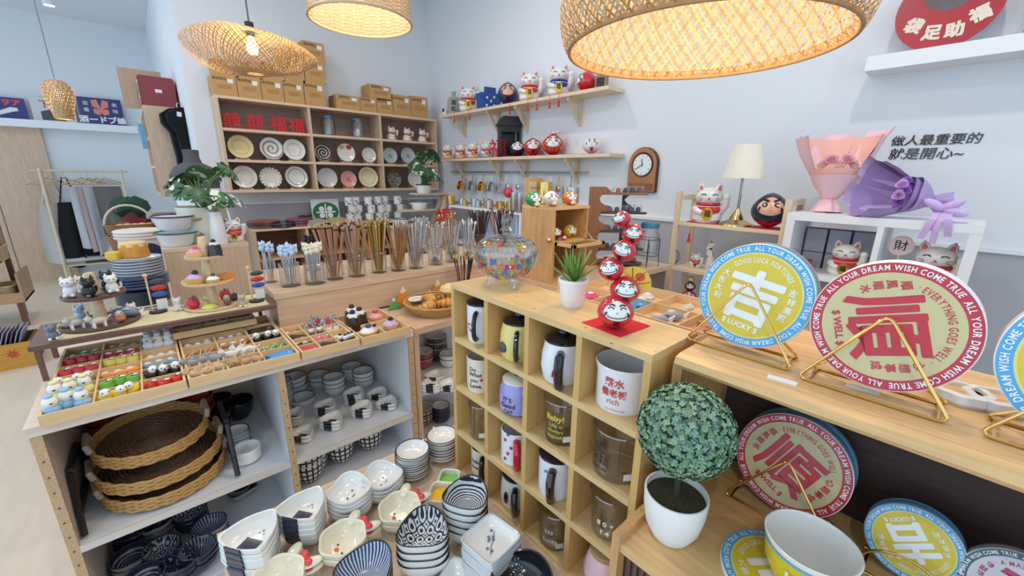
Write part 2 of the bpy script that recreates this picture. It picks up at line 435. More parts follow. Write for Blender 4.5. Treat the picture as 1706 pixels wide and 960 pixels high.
_xs = [SX0 + ST] + [x + q for x in SXD for q in (0, ST)] + [SX1 - ST]
for k in range(3):
    for z in SROW[1:]: slab(_xs[2 * k], _xs[2 * k + 1], SY + 0.003, WY - 0.01, z - ST, z).build('shelf_board', M_unit, t, smooth=False)
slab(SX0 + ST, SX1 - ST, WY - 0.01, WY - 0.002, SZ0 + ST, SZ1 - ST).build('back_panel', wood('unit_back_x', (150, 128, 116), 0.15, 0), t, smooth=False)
# figurine shelves on the right-hand wall
FX = 2.6
def wall_shelf(label, y0, y1, z, ys):
    t = board_thing('wall_shelf', label, 'shelf')
    slab(FX, WX, y0, y1, z - 0.025, z).build('shelf_board', M_pine, t, smooth=False)
    for y in ys:
        b = slab(WX - 0.03, WX - 0.002, y - 0.015, y + 0.015, z - 0.22, z - 0.025).build('bracket', M_pinez, t, smooth=False)
        slab(FX + 0.03, WX - 0.03, y - 0.012, y + 0.012, z - 0.05, z - 0.025).build('bracket_arm', M_pinez, b, smooth=False)
        MB().prism([(FX + 0.05, z - 0.05), (FX + 0.085, z - 0.05), (WX - 0.03, z - 0.185), (WX - 0.03, z - 0.15 - 0.06)], -y - 0.011, -y + 0.011, 0, RX(PI / 2) ).build('bracket_brace', M_pinez, b, smooth=False)
FZU, FZL = 2.125, 1.668
wall_shelf('upper pine wall shelf of lucky cats with red tassels', 1.92, 4.15, FZU, [GX(777, 210, WX).y, GX(833, 190, WX).y, GX(880, 190, WX).y, GX(968, 190, WX).y])
wall_shelf('lower pine wall shelf of daruma dolls above the ladle rail', 1.87, 4.15, FZL, [GX(777, 280, WX).y, GX(838, 280, WX).y, GX(880, 280, WX).y, GX(964, 280, WX).y])

# ------------------------------------------------------------------ right side furniture
QZ = 1.03
t = board_thing('sideboard', 'beige sideboard carrying the bread bin and tiered brown stand', 'sideboard')
slab(1.29, 2.16, 1.08, 1.49, QZ - 0.025, QZ).build('worktop', M_beige, t, smooth=False)
slab(1.3, 2.14, 1.1, 1.48, 0, QZ - 0.025).build('body', mat('sideboard_body', srgb(120, 104, 94), 0.5), t, smooth=False)
t = board_thing('tray_cabinet', 'low cabinet behind the mug rack carrying the open sorting tray', 'cabinet')
slab(0.98, 1.36, 0.3, 0.93, 1.065, 1.09).build('worktop', M_pine, t, smooth=False)
slab(1.0, 1.34, 0.32, 0.91, 0, 1.065).build('body', M_beigez, t, smooth=False)

# white cube shelf against the right wall
KX = 2.2
def kz(px, py): return GX(px, py, KX)
ky1, ky0 = kz(1312, 360).y, kz(1642, 380).y
kzt = kz(1312, 354).z; ktk = 0.032
t = board_thing('cube_shelf', 'white cube shelf holding lucky cats with bouquets on top', 'shelf')
slab(KX, KX + 0.3, ky0, ky1, kzt - ktk, kzt).build('top_board', M_white, t, smooth=False)
kd = kz(1458, 420).y
for y, n in ((ky1 - ktk, 'side_panel'), (kd - 0.01, 'divider'), (ky0, 'side_panel')):
    slab(KX + 0.001, KX + 0.299, y, y + (ktk if n == 'side_panel' else 0.02), 0, kzt - ktk).build(n, M_white, t, smooth=False)
ksh = [kz(1375, 462).z - 0.0, kz(1375, 462).z - 0.28, kz(1375, 462).z - 0.56]
for z in ksh:
    slab(KX + 0.003, KX + 0.297, kd + 0.01, ky1 - ktk, z - 0.02, z).build('shelf_board', M_white, t, smooth=False)
    slab(KX + 0.003, KX + 0.297, ky0 + ktk, kd - 0.01, z - 0.02, z).build('shelf_board', M_white, t, smooth=False)
# three white display boxes with black edges standing in the first cell
yy = ky1 - ktk - 0.004
for k, lab in enumerate(('flat white gift box with black edges, leftmost behind the lucky cat', 'flat white gift box with black edges, middle of three behind the cat', 'flat white gift box with black edges, next to the cube shelf divider')):
    w = (ky1 - ktk - kd - 0.03) / 3
    o = thing('gift_box', lab, 'box', (KX + 0.24, yy - w * (k + 0.5) - 0.001 * k, ksh[0]), 0, 'white gift boxes in the cube shelf')
    slab(-0.03, 0.03, -w / 2 + 0.002, w / 2 - 0.002, 0, 0.19).build('body', mat('gift_grey', srgb(176, 180, 190), 0.5), o, smooth=False)
    e = MB()
    for y in (-w / 2 + 0.001, w / 2 - 0.004): e.box(-0.032, -0.029, y, y + 0.003, 0, 0.192)
    e.box(-0.032, -0.029, -w / 2 + 0.001, w / 2 - 0.001, 0.188, 0.192); e.box(-0.032, -0.029, -w / 2 + 0.001, w / 2 - 0.001, 0.075, 0.078)
    e.build('edge_lines', M_black, o, smooth=False)

# pine ladder shelf
DX = 2.28
t = board_thing('ladder_shelf', 'narrow pine ladder shelf with lamp and lucky cat on top', 'shelf')
def dz(px, py): return GX(px, py, DX)
dl, dr_ = dz(1128, 318), dz(1325, 330)
ly1, ly0 = dl.y, ky1 + 0.04
for y in (ly1, ly0):
    for x0, x1 in ((DX, DX + 0.02), (DX + 0.2, DX + 0.22)):
        slab(x0, x1, y - 0.028, y, 0, dl.z if y == ly1 else dl.z - 0.02).build('post', M_pinez, t, smooth=False)
    slab(DX + 0.02, DX + 0.2, y - 0.026, y - 0.002, dl.z - 0.05, dl.z - 0.022).build('cross_rail', M_pine, t, smooth=False)
LAD = [dz(1210, 377).z, dz(1130, 446).z, dz(1130, 446).z - 0.22]
for z in LAD: slab(DX + 0.002, DX + 0.218, ly0, ly1 - 0.028, z - 0.018, z).build('shelf_board', M_pine, t, smooth=False)

# bamboo bread bin, lid folded down
fb = G(918, 475, QZ); bx0, by0 = fb.x, fb.y
bx1 = GY(978, 400, by0).x; bzt = GY(902, 352, by0).z; bdp = 0.2
t = board_thing('bread_bin', 'bamboo bread bin with its window lid folded open', 'bread bin')
slab(bx0, bx0 + 0.014, by0, by0 + bdp, QZ, bzt).build('side_panel', M_bamz, t, smooth=False)
slab(bx1 - 0.014, bx1, by0, by0 + bdp, QZ, bzt).build('side_panel', M_bamz, t, smooth=False)
slab(bx0, bx1, by0 - 0.004, by0 + bdp, bzt, bzt + 0.014).build('top_board', M_bam, t, smooth=False)
slab(bx0 + 0.014, bx1 - 0.014, by0 + 0.002, by0 + bdp - 0.01, QZ, QZ + 0.014).build('base_board', M_bam, t, smooth=False)
slab(bx0 + 0.014, bx1 - 0.014, by0 + bdp - 0.01, by0 + bdp, QZ, bzt).build('back_panel', M_bamz, t, smooth=False)
bmid = GY(925, 404, by0).z
slab(bx0 + 0.014, bx1 - 0.014, by0 + 0.002, by0 + bdp - 0.01, bmid - 0.012, bmid).build('shelf_board', M_bam, t, smooth=False)
d = MB().box(bx0 + 0.012, bx1 - 0.012, by0 - 0.11, by0 - 0.095, bmid - 0.012, bmid).box(bx0 + 0.012, bx1 - 0.012, by0 - 0.015, by0 - 0.002, bmid - 0.012, bmid).box(bx0 + 0.012, bx0 + 0.03, by0 - 0.11, by0 - 0.002, bmid - 0.012, bmid).box(bx1 - 0.03, bx1 - 0.012, by0 - 0.11, by0 - 0.002, bmid - 0.012, bmid).build('lid', M_bam, t, smooth=False)
slab(bx0 + 0.03, bx1 - 0.03, by0 - 0.095, by0 - 0.015, bmid - 0.008, bmid - 0.005).build('lid_window', glass('acrylic_pane'), d, smooth=False)
MB().tube([(bx1 - 0.02, by0 - 0.05, bmid), (bx1 - 0.016, by0 + 0.01, bmid + 0.05)], 0.002).build('stay_arm', M_steel, t)
# standing frame on the bin, at the back
fr = thing('kraft_frame', 'small kraft card frame standing on the bread bin behind the green daruma', 'frame', (bx0 + 0.06, by0 + bdp - 0.02, bzt + 0.014))
MB().box(-0.055, 0.055, 0, 0.012, 0, 0.12).build('board', wood('kraft_board', (196, 158, 112), 0.15, 0), fr, smooth=False)
MB().box(-0.04, 0.04, -0.002, 0, 0.015, 0.1).build('card', cm(206, 180, 140, 0.7), fr, smooth=False)
MB().text('いらっしゃい', 0.011, M=T(0, -0.003, 0.07) @ UP, bold=0.03).build('lettering', M_black, fr)

# tiered brown stand
eb = GD(974, 452, 2.25); eb.z = QZ
t = thing('tiered_stand', 'brown wooden tiered stand with scalloped sides full of small jars', 'stand', eb, math.atan2(-0.2, 0.228))
eh = 0.42
def scallop(x0, x1, right=False):
    o = [(x0, 0), (x0, eh), (x1, eh)]
    for k in range(4):
        zc = eh - 0.062 - k * 0.1
        for a in range(0, 7): o.append((x1 + 0.03 - (0.06 + 0.0) * math.sin(PI * a / 6) - 0.0 * 0, zc + 0.036 * math.cos(PI * a / 6)) if 0 < a < 6 else (x1 + 0.03, zc + (0.036 if a == 0 else -0.036)))
    o += [(x1 + 0.02, 0)]
    return o
M_tier = wood('tier_brown', (150, 98, 60), 0.2, 2, scale=8)
M_tierd = wood('tier_dark', (84, 56, 42), 0.2, 0, scale=8)
MB().prism(scallop(0.0, 0.085), -0.006, 0.006, 0, UP).build('side_panel', M_tier, t, smooth=False)
MB().prism([(0.24 + 0.03 * math.cos(4 * PI * i / 24 * 2), eh - 0.02 - i * (eh - 0.02) / 24) for i in range(25)] + [(0.2, 0), (0.2, eh - 0.02)], -0.006, 0.006, 0, T(0, 0.09, 0) @ UP).build('rear_panel', M_tierd, t, smooth=False)
ETIER = []
for k in range(5):
    z = eh - 0.012 - k * 0.1 if k else eh - 0.03
    z = [eh - 0.03, eh - 0.128, eh - 0.226, eh - 0.322, 0.02][k]
    ETIER.append(z)
    out = [(0.07, -0.03), (0.28, -0.03)] + [(0.28 + 0.03 * math.sin(PI * a / 8), 0.0 - 0.03 * math.cos(PI * a / 8)) for a in range(1, 8)] + [(0.28, 0.03), (0.28, 0.09), (0.07, 0.09)]
    MB().prism(out, z - 0.01, z, 0).build('tier_board', M_tier if k == 0 else M_tierd, t, smooth=False)

# white wire side shelf with metal cups
wa, wb = GX(748, 346, 2.42), GX(868, 352, 2.42)
t = board_thing('wire_shelf', 'white metal side shelf lined with gold and steel cups', 'shelf')
WSZ = 1.19
slab(2.42, 2.7, wb.y, wa.y, WSZ - 0.02, WSZ).build('shelf_board', M_wire, t, smooth=False)
for q in (0.0, 0.3, 0.62, 1.0):
    for x in (2.42, 2.68): y = wb.y + (wa.y - wb.y - 0.02) * q; slab(x, x + 0.02, y, y + 0.02, 0, WSZ - 0.02).build('leg', M_wire, t, smooth=False)
slab(2.43, 2.69, wb.y, wa.y, 0.8, 0.815).build('shelf_board', M_wire, t, smooth=False)
slab(2.69, 2.7, wb.y + 0.02, wa.y - 0.02, 0.815, WSZ - 0.02).build('back_panel', mat('frosted_blue', srgb(186, 200, 222), 0.4), t, smooth=False)

# hook rails under the lower wall shelf
RLZ = GX(870, 287, WX - 0.04).z
def rail(px0, px1, lab):
    y1, y0 = GX(px0, 287, WX - 0.04).y, GX(px1, 287, WX - 0.04).y
    o = thing('hook_rail', lab, 'rail', (WX - 0.04, (y0 + y1) / 2, RLZ))
    L = (y1 - y0) / 2
    MB().tube([(0, -L, 0), (0, L, 0)], 0.008, 8).build('bar', mat('rail_steel', (0.55, 0.58, 0.63), 0.35, 1.0), o)
    for s in (-1, 1): MB().tube([(0, s * (L - 0.03), 0), (0.04, s * (L - 0.03), 0)], 0.007, 8).build('wall_mount', M_steel, o)
rail(751, 849, 'slim steel hook rail carrying the gold and steel saucepans')
rail(854, 978, 'slim steel hook rail nearer the clock carrying small strainers')

# white picture ledge with round sign, high on the right wall
la = GX(1440, 119, 2.64)
struct('trim_6', slab(2.64, WX, la.y - 2.5, la.y, la.z, la.z + 0.062), M_trim)
LEDZ = la.z + 0.062

# ------------------------------------------------------------------ left side furniture
ra = GY(0, 196, 8.2)
struct('trim_7', slab(-3.1, GY(226, 200, 8.2).x, 8.18, 8.4, ra.z - 0.09, ra.z), M_trim)
FLZ = ra.z
# wall-hung cabinet beyond the plate wall
t = board_thing('hanging_cabinet', 'beige wall-hung cabinet with open cubbies below the red suitcase', 'cabinet')
hx0, hx1, hy0, hy1, hz0, hz1 = 0.14, 0.425, 5.3, 6.5, 1.25, 2.08
slab(hx0, hx1, hy0, hy0 + 0.022, hz0, hz1).build('side_panel', M_beigez, t, smooth=False)
slab(hx0, hx1, hy1 - 0.022, hy1, hz0, hz1).build('side_panel', M_beigez, t, smooth=False)
for z in (hz0, hz0 + 0.27, hz0 + 0.54, hz1 - 0.022): slab(hx0 + 0.001, hx1, hy0 + 0.022, hy1 - 0.022, z, z + 0.022).build('shelf_board', M_pine, t, smooth=False)
slab(hx1 - 0.01, hx1, hy0 + 0.022, hy1 - 0.022, hz0, hz1).build('back_panel', M_beigez, t, smooth=False)
slab(hx0 + 0.002, hx1, 5.9, 5.92, hz0, hz1).build('divider', M_beigez, t, smooth=False)
# red suitcase on top
o = thing('suitcase', 'dark red hard suitcase lying on the wall-hung cabinet', 'suitcase', (0.28, 5.46, hz1))
sp = [(-0.13, 0), (-0.12, 0), (0.12, 0), (0.13, 0.01), (0.135, 0.25), (0.12, 0.27), (-0.12, 0.27), (-0.135, 0.25)]
MB().prism(sp, -0.2, 0.06, 0, UP).build('shell', cm(140, 44, 52, 0.35), o)
for z in (0.07, 0.2): MB().box(-0.142, -0.134, -0.03, 0.03, z, z + 0.03).build('latch', M_steel, o, smooth=False)
MB().box(-0.137, -0.134, -0.05, 0.19, 0.03, 0.24).build('end_band', cm(150, 158, 168, 0.4), o, smooth=False)
MB().box(-0.02, 0.03, -0.0615, -0.0605, 0.13, 0.16).build('paper_tag', M_white, o, smooth=False)
o = thing('backpack', 'black soft bag slumped beside the red suitcase', 'bag', (0.3, 5.75, hz1))
MB().lathe([(0, 0), (0.05, 0.0), (0.055, 0.06), (0.05, 0.16), (0.035, 0.22), (0, 0.24)], 16, shape=lambda a: 1 + 0.08 * math.sin(3 * a)).build('body', cm(18, 18, 20, 0.8), o)
MB().tube([(0.0, -0.03, 0.2), (0.01, -0.05, 0.26), (0.02, -0.03, 0.29), (0.03, 0.0, 0.22)], 0.006).build('strap', M_black, o)
o = thing('cork_board', 'tan wooden board leaning behind the red suitcase', 'board', (0.12, 5.66, hz1), 0.0, rx=-0.05)
MB().box(-0.1, 0.22, 0, 0.015, 0, 0.36).build('panel', wood('tan_board', (196, 160, 132), 0.1, 2), o, smooth=False)
o = thing('packing_bag', 'small light blue bag hanging at the cabinet edge by the far signs', 'bag', (0.115, 5.95, 1.72))
MB().box(-0.02, 0.02, -0.06, 0.06, 0, 0.24).build('body', cm(110, 180, 220, 0.5), o, smooth=False)
MB().tube([(0, -0.03, 0.24), (0, -0.02, 0.29), (0, 0.02, 0.29), (0, 0.03, 0.24)], 0.004).build('handle', M_white, o)

# yellow crate of records on the floor at the left edge
c0 = G(62, 608, 0)
t = thing('record_crate', 'yellow printed wooden crate of records on the floor', 'crate', (c0.x, c0.y, 0), 0)
M_yel = wood('crate_yellow', (206, 150, 60), 0.25, 0, scale=9)
M_cr = wood('crate_inner', (110, 76, 50), 0.25, 0, scale=9)
for (a, b, c, d_, m, nm) in ((-0.42, 0, 0, 0.016, M_yel, 'front_panel'), (-0.42, 0, 0.34, 0.356, M_cr, 'rear_panel'), (-0.42, -0.404, 0.016, 0.34, M_cr, 'side_panel'), (-0.016, 0, 0.016, 0.34, M_cr, 'side_panel')):
    slab(a, b, c, d_, 0, 0.2).build(nm, m, t, smooth=False)
slab(-0.404, -0.016, 0.016, 0.34, 0.01, 0.024).build('base_board', M_cr, t, smooth=False)
MB().prism([(-0.28 + 0.07 * math.cos(a) * (1 if abs(math.cos(a)) < 2 else 1), 0.12 + 0.022 * math.sin(a)) for a in (2 * PI * i / 16 for i in range(16))], 0.0, 0.002, 0, UP).build('hand_slot', M_black, t)
MB().prism([(-0.1 + 0.04 * (1 if i % 2 else 0.5) * math.cos(i * PI / 8), 0.12 + 0.04 * (1 if i % 2 else 0.5) * math.sin(i * PI / 8)) for i in range(16)], 0, 0.002, 0, UP).build('sun_print', cm(190, 80, 40), t)
for k in range(12):
    o = thing('record_sleeve', 'thin record sleeve leaning in the yellow floor crate', 'record', (c0.x - 0.38 + k * 0.024, c0.y + 0.18, 0.025), 0, 'records in the yellow crate', ry=0.32)
    MB().box(-0.003, 0.003, -0.14, 0.14, 0, 0.27).build('sleeve', cm(*RND.choice([(196, 170, 190), (160, 150, 170), (210, 205, 210), (120, 90, 110), (150, 160, 170)]), 0.5), o, smooth=False)
# rustic crate rack at the left edge
r0 = GY(44, 470, 6.2)
t = thing('crate_rack', 'rustic wooden produce rack with divided bins at the picture edge', 'rack', (GY(42, 500, 6.0).x, 6.0, 0))
for k, (z, dx) in enumerate(((0.24, 0.0), (0.62, -0.1))):
    b = MB().box(-0.7, dx, 0, 0.5, z, z + 0.02).build('bin_floor', M_cr, t, smooth=False)
    MB().box(-0.7, dx, -0.012, 0, z, z + 0.1).build('bin_front', wood('rack_pine', (186, 150, 112), 0.2, 0), t, smooth=False)
    for j in range(3): MB().box(dx - 0.02 - j * 0.24, dx - j * 0.24, 0, 0.5, z, z + 0.28).build('bin_divider', wood('rack_pinez', (176, 140, 104), 0.2, 2), t, smooth=False)
for x in (-0.1, -0.7): MB().box(x - 0.04, x, 0.5, 0.54, 0, 1.0).build('post', M_cr, t, smooth=False)
for x in (-0.02, -0.7): MB().box(x - 0.04, x, 0.0, 0.04, 0, 0.24).build('post', M_cr, t, smooth=False)

# ================================================================== pendant lamps
M_bamb = mat('split_bamboo', srgb(206, 172, 128), 0.55, var=0.2, scale=60)
M_bamb2 = mat('split_bamboo_dark', srgb(182, 140, 92), 0.55, var=0.2, scale=60)
M_cord = mat('grey_cord', srgb(90, 92, 96), 0.6)
M_bulb = mat('lit_bulb', (1.0, 0.78, 0.42), 0.4, emit=9)
def resample(prof, n):
    L = [0]
    for a, b in zip(prof, prof[1:]): L.append(L[-1] + math.hypot(b[0] - a[0], b[1] - a[1]))
    out = []
    for i in range(n + 1):
        s = L[-1] * i / n; k = 0
        while k < len(L) - 2 and L[k + 1] < s: k += 1
        q = (s - L[k]) / (L[k + 1] - L[k]); out.append((prof[k][0] + (prof[k + 1][0] - prof[k][0]) * q, prof[k][1] + (prof[k + 1][1] - prof[k][1]) * q))
    return out
def weave(prof, nst, w, twist, nseg, amp=0.0015, wob=None, th=0.0008):
    P = resample(prof, nseg); Bq = MB()
    for d in (-1, 1):
        for k in range(nst):
            vs, fs = [], []; j = RND.uniform(-0.25, 0.25) / nst * 2 * PI
            for i, (r, z) in enumerate(P):
                a = 2 * PI * k / nst + d * twist * i / nseg + j
                rr = r + d * amp * math.cos(PI * i * 1.0 + k * PI) ; ha = w / max(r, 0.02) / 2
                zz = z + (wob(a, r) if wob else 0)
                for sgn in (-1, 1): vs.append(((rr) * math.cos(a + sgn * ha), (rr) * math.sin(a + sgn * ha), zz))
            for i in range(nseg): fs.append((2 * i, 2 * i + 1, 2 * i + 3, 2 * i + 2))
            Bq.add(vs, fs, 0 if (k + (d > 0)) % 3 else 1)
    return Bq
def pendant(name, label, loc, zc):
    o = thing(name, label, 'lamp', loc)
    MB().tube([(0, 0, zc), (0, 0, CEIL_Z - loc[2])], 0.003, 6).build('cord', M_cord, o)
    MB().lathe([(0, CEIL_Z - loc[2]), (0.05, CEIL_Z - loc[2]), (0.05, CEIL_Z - loc[2] - 0.02), (0, CEIL_Z - loc[2] - 0.03)], 20).build('ceiling_rose', M_white, o)
    return o
def bulb(o, z, energy, r=0.03, col=(1.0, 0.79, 0.46)):
    MB().lathe([(0, z - r * 1.3), (r * 0.7, z - r * 1.1), (r, z - r * 0.3), (r * 0.9, z + r * 0.4), (r * 0.45, z + r * 1.3), (0.012, z + r * 1.6), (0, z + r * 1.6)], 16).build('bulb', M_bulb, o)
    MB().cyl(0.016, z + r * 1.6, z + r * 1.6 + 0.05, n=12).build('socket', M_black, o)
    l = bpy.data.lights.new('bulb_light', 'POINT'); l.energy = energy; l.color = col; l.shadow_soft_size = 0.05
    lo = bpy.data.objects.new('bulb_light', l); COL.objects.link(lo); lo.location = (0, 0, z - r * 2.2); lo.parent = o
# large woven dome over the mug rack
o = pendant('woven_dome_lamp', 'huge woven bamboo dome pendant glowing above the mug rack', (1.066, 0.532, 1.80), 0.3)
pr = [(0.295, 0.018), (0.31, 0.0), (0.322, 0.012), (0.332, 0.05), (0.334, 0.09), (0.325, 0.15), (0.29, 0.215), (0.22, 0.262), (0.12, 0.29), (0.05, 0.30)]
weave(pr, 150, 0.0062, 1.15, 44, 0.0016).build('shade_weave', [M_bamb, M_bamb2], o)['kind'] = 'stuff'
MB().tube([(0.309 * math.cos(a), 0.309 * math.sin(a), 0.0) for a in (2 * PI * i / 72 for i in range(72))], 0.005, 8, closed=True).build('rim_ring', M_bamb2, o)
MB().lathe([(0.052, 0.296), (0.052, 0.304), (0, 0.306)], 20).build('top_cap', M_bamb2, o)
bulb(o, 0.19, 9, 0.04)
# rattan drum
o = pendant('rattan_drum_lamp', 'round rattan drum pendant near the plate shelves', (1.056, 2.451, 2.30), 0.34)
Bq = MB(); NR = 34
for k in range(NR):
    z = 0.006 + k * 0.3 / NR; r0 = 0.267 - 0.03 * (z / 0.3)
    Bq.tube([((r0 + 0.0022 * math.cos(24 * a + PI * k)) * math.cos(a), (r0 + 0.0022 * math.cos(24 * a + PI * k)) * math.sin(a), z) for a in (2 * PI * i / 96 for i in range(96))], 0.0036, 5, k % 2, closed=True)
Bq.build('shade_weave', [mat('rattan_pale', srgb(224, 196, 160), 0.55), mat('rattan_pink', srgb(206, 176, 146), 0.55)], o)['kind'] = 'stuff'
for k in range(24):
    a = 2 * PI * k / 24; MB().tube([(0.267 * math.cos(a), 0.267 * math.sin(a), 0), (0.237 * math.cos(a), 0.237 * math.sin(a), 0.31)], 0.003, 5).build('stake', mat('rattan_pale', (0, 0, 0)), o)
for z, r in ((0.0, 0.267), (0.31, 0.236)): MB().tube([(r * math.cos(a), r * math.sin(a), z) for a in (2 * PI * i / 64 for i in range(64))], 0.007, 8, closed=True).build('rim_ring', mat('rattan_pink', (0, 0, 0)), o)
for a in (0, PI / 2): MB().tube([(-0.236 * math.cos(a), -0.236 * math.sin(a), 0.31), (0.236 * math.cos(a), 0.236 * math.sin(a), 0.31)], 0.004, 6).build('spider_bar', M_black, o)
bulb(o, 0.2, 8, 0.035)
# flat woven cloud lamp
o = pendant('woven_cloud_lamp', 'wide flat woven bamboo pendant with bare bulb before the cartons', GD(421, 84, 1.6), 0.075)
wv = lambda a, r: 0.02 * math.sin(2 * a + 0.6) * (r / 0.23) ** 2 + 0.008 * math.sin(5 * a) * (r / 0.23) ** 3
weave([(0.03, 0.062), (0.1, 0.058), (0.17, 0.038), (0.222, 0.01), (0.232, -0.006), (0.215, -0.03), (0.16, -0.062), (0.09, -0.08), (0.03, -0.084)], 96, 0.0038, 1.7, 44, 0.001, wv).build('shade_weave', [M_bamb, M_bamb2], o)['kind'] = 'stuff'
bulb(o, 0.012, 4, 0.022)
# small pear-shaped lamp, far left
o = pendant('woven_vase_lamp', 'small lit woven vase-shaped pendant in front of the blue signs', GD(100, 168, 4.0), 0.2)
weave([(0.02, 0.19), (0.05, 0.186), (0.085, 0.16), (0.108, 0.11), (0.112, 0.05), (0.1, -0.03), (0.08, -0.1), (0.068, -0.165)], 50, 0.011, 1.4, 24, 0.002).build('shade_weave', [M_bamb, M_bamb2], o)['kind'] = 'stuff'
MB().tube([(0.069 * math.cos(a), 0.069 * math.sin(a), -0.165) for a in (2 * PI * i / 32 for i in range(32))], 0.005, 6, closed=True).build('rim_ring', M_bamb2, o)
bulb(o, 0.05, 5, 0.04)

# ================================================================== crockery helpers
def pattern(name, A, B, kind, n=40.0, thr=0.0, rough=0.25, warp=0.0, n2=None):
    if name in MATS: return MATS[name]
    m = bpy.data.materials.new(name); m.use_nodes = True; nt = m.node_tree; b = nt.nodes['Principled BSDF']
    b.inputs['Roughness'].default_value = rough
    N = lambda k: nt.nodes.new(k); L = nt.links.new
    def ma(op, a, c=None, d=None):
        q = N('ShaderNodeMath'); q.operation = op
        for i, v in enumerate((a, c, d)):
            if v is None: continue
            if isinstance(v, (int, float)): q.inputs[i].default_value = v
            else: L(v, q.inputs[i])
        return q.outputs[0]
    tc = N('ShaderNodeTexCoord'); src = tc.outputs['Object']
    if warp:
        nz = N('ShaderNodeTexNoise'); nz.inputs['Scale'].default_value = 60; L(src, nz.inputs['Vector'])
        vm = N('ShaderNodeVectorMath'); vm.operation = 'MULTIPLY_ADD'; L(nz.outputs['Color'], vm.inputs[0]); vm.inputs[1].default_value = (warp,) * 3; L(src, vm.inputs[2]); src = vm.outputs[0]
    sx = N('ShaderNodeSeparateXYZ'); L(src, sx.inputs[0]); X, Y, Z = sx.outputs
    ang = ma('ARCTAN2', Y, X); rad = ma('SQRT', ma('ADD', ma('MULTIPLY', X, X), ma('MULTIPLY', Y, Y)))
    n2 = n2 or n
    if kind == 'radial': v = ma('SINE', ma('MULTIPLY', ang, n))
    elif kind == 'rings': v = ma('SINE', ma('MULTIPLY', rad, n))
    elif kind == 'zrings': v = ma('SINE', ma('MULTIPLY', Z, n))
    elif kind == 'spiral': v = ma('SINE', ma('ADD', ma('MULTIPLY', rad, n), ang))
    elif kind == 'dots': v = ma('MULTIPLY', ma('SINE', ma('MULTIPLY', X, n)), ma('SINE', ma('MULTIPLY', Y, n)))
    elif kind == 'lattice':
        a = ma('ABSOLUTE', ma('SINE', ma('MULTIPLY', X, n))); c = ma('ABSOLUTE', ma('SINE', ma('MULTIPLY', Y, n)))
        v = ma('SINE', ma('MULTIPLY', ma('ADD', a, c), 7.0))
    elif kind == 'check': v = ma('MAXIMUM', ma('SINE', ma('MULTIPLY', ang, n)), ma('SINE', ma('MULTIPLY', Z, n2)))
    elif kind == 'zdots': v = ma('MULTIPLY', ma('SINE', ma('MULTIPLY', ang, n)), ma('SINE', ma('MULTIPLY', Z, n2)))
    elif kind == 'voronoi':
        vo = N('ShaderNodeTexVoronoi'); vo.feature = 'DISTANCE_TO_EDGE'; vo.inputs['Scale'].default_value = n; L(src, vo.inputs['Vector']); v = ma('SUBTRACT', vo.outputs['Distance'], 0.12)
    elif kind == 'noise':
        nz = N('ShaderNodeTexNoise'); nz.inputs['Scale'].default_value = n; L(src, nz.inputs['Vector']); v = ma('SUBTRACT', nz.outputs['Fac'], 0.5)
    f = ma('GREATER_THAN', v, thr)
    mx = N('ShaderNodeMix'); mx.data_type = 'RGBA'; L(f, mx.inputs[0]); mx.inputs[6].default_value = (*srgb(*A), 1); mx.inputs[7].default_value = (*srgb(*B), 1)
    L(mx.outputs[2], b.inputs['Base Color'])
    MATS[name] = m
    return m
M_cer = mat('white_ceramic', srgb(236, 234, 228), 0.16, coat=0.3)
M_cream = mat('cream_ceramic', srgb(240, 232, 208), 0.16, coat=0.3)
M_ink = mat('black_ceramic', (0.015, 0.015, 0.018), 0.15, coat=0.4)
M_navy = mat('navy_glaze', srgb(40, 44, 66), 0.2, coat=0.3)
M_red = mat('red_lacquer', srgb(204, 40, 44), 0.22, coat=0.4)
def polyshape(k, p, rot=0.0):
    return lambda a: (sum(max(0.0, math.cos(a - rot - 2 * PI * i / k)) ** p for i in range(k))) ** (-1.0 / p)
def dish(name, r, h, mo, mi_=None, mr=None, shape=None, foot=0.5, n=36, th=0.0035, curve=0.55, zs=None, floor_r=None):
    """a bowl or plate as one mesh: outside, rim, inside"""
    Bq = MB(); fr = r * foot; fl = floor_r or fr * 0.9
    out = [(0, 0.002), (fr * 0.86, 0.002), (fr * 0.9, 0), (fr, 0), (fr, h * 0.08)]
    for i in range(1, 8):
        q = i / 7; out.append((fr + (r - fr) * math.sin(q * PI / 2) ** (2 * curve), h * 0.08 + h * 0.92 * (1 - math.cos(q * PI / 2)) ** 0.9))
    ins = []
    for i in range(0, 7):
        q = 1 - i / 7; ins.append((fl + (r - th - fl) * math.sin(q * PI / 2) ** (2 * curve) if q > 0 else fl, h * 0.1 + th + (h * 0.9 - th) * (1 - math.cos(q * PI / 2)) ** 0.9))
    ins += [(fl, h * 0.1 + th), (fl * 0.5, h * 0.1 + th * 0.9), (0, h * 0.1 + th * 0.9)]
    rim = [(r, h), (r - th * 0.3, h + th * 0.5), (r - th, h)]
    Bq.lathe(out, n, 0, shape=shape, zs=zs).lathe(rim, n, 2, shape=shape, zs=zs).lathe(ins, n, 1, shape=shape, zs=zs)
    return Bq, [mo, mi_ or mo, mr or mo]
def stack(make, pos, n, dz, rz, top_label, rest_label, cat, group, jit=0.02, sc_=1.0):
    """n separate pieces standing one in another; make() builds the first"""
    first = make(); objs = []
    for k in range(n):
        o = first if k == 0 else dup(first)
        o.location = (pos[0] + RND.uniform(-jit, jit) * 0.05, pos[1] + RND.uniform(-jit, jit) * 0.05, pos[2] + k * dz)
        o.rotation_euler = (0, 0, rz + RND.uniform(-jit, jit))
        tag(o, top_label if k == n - 1 else rest_label + (', %s from top' % ORD[n - 1 - k] if n > 2 else ''), cat, group)
        objs.append(o)
    return objs
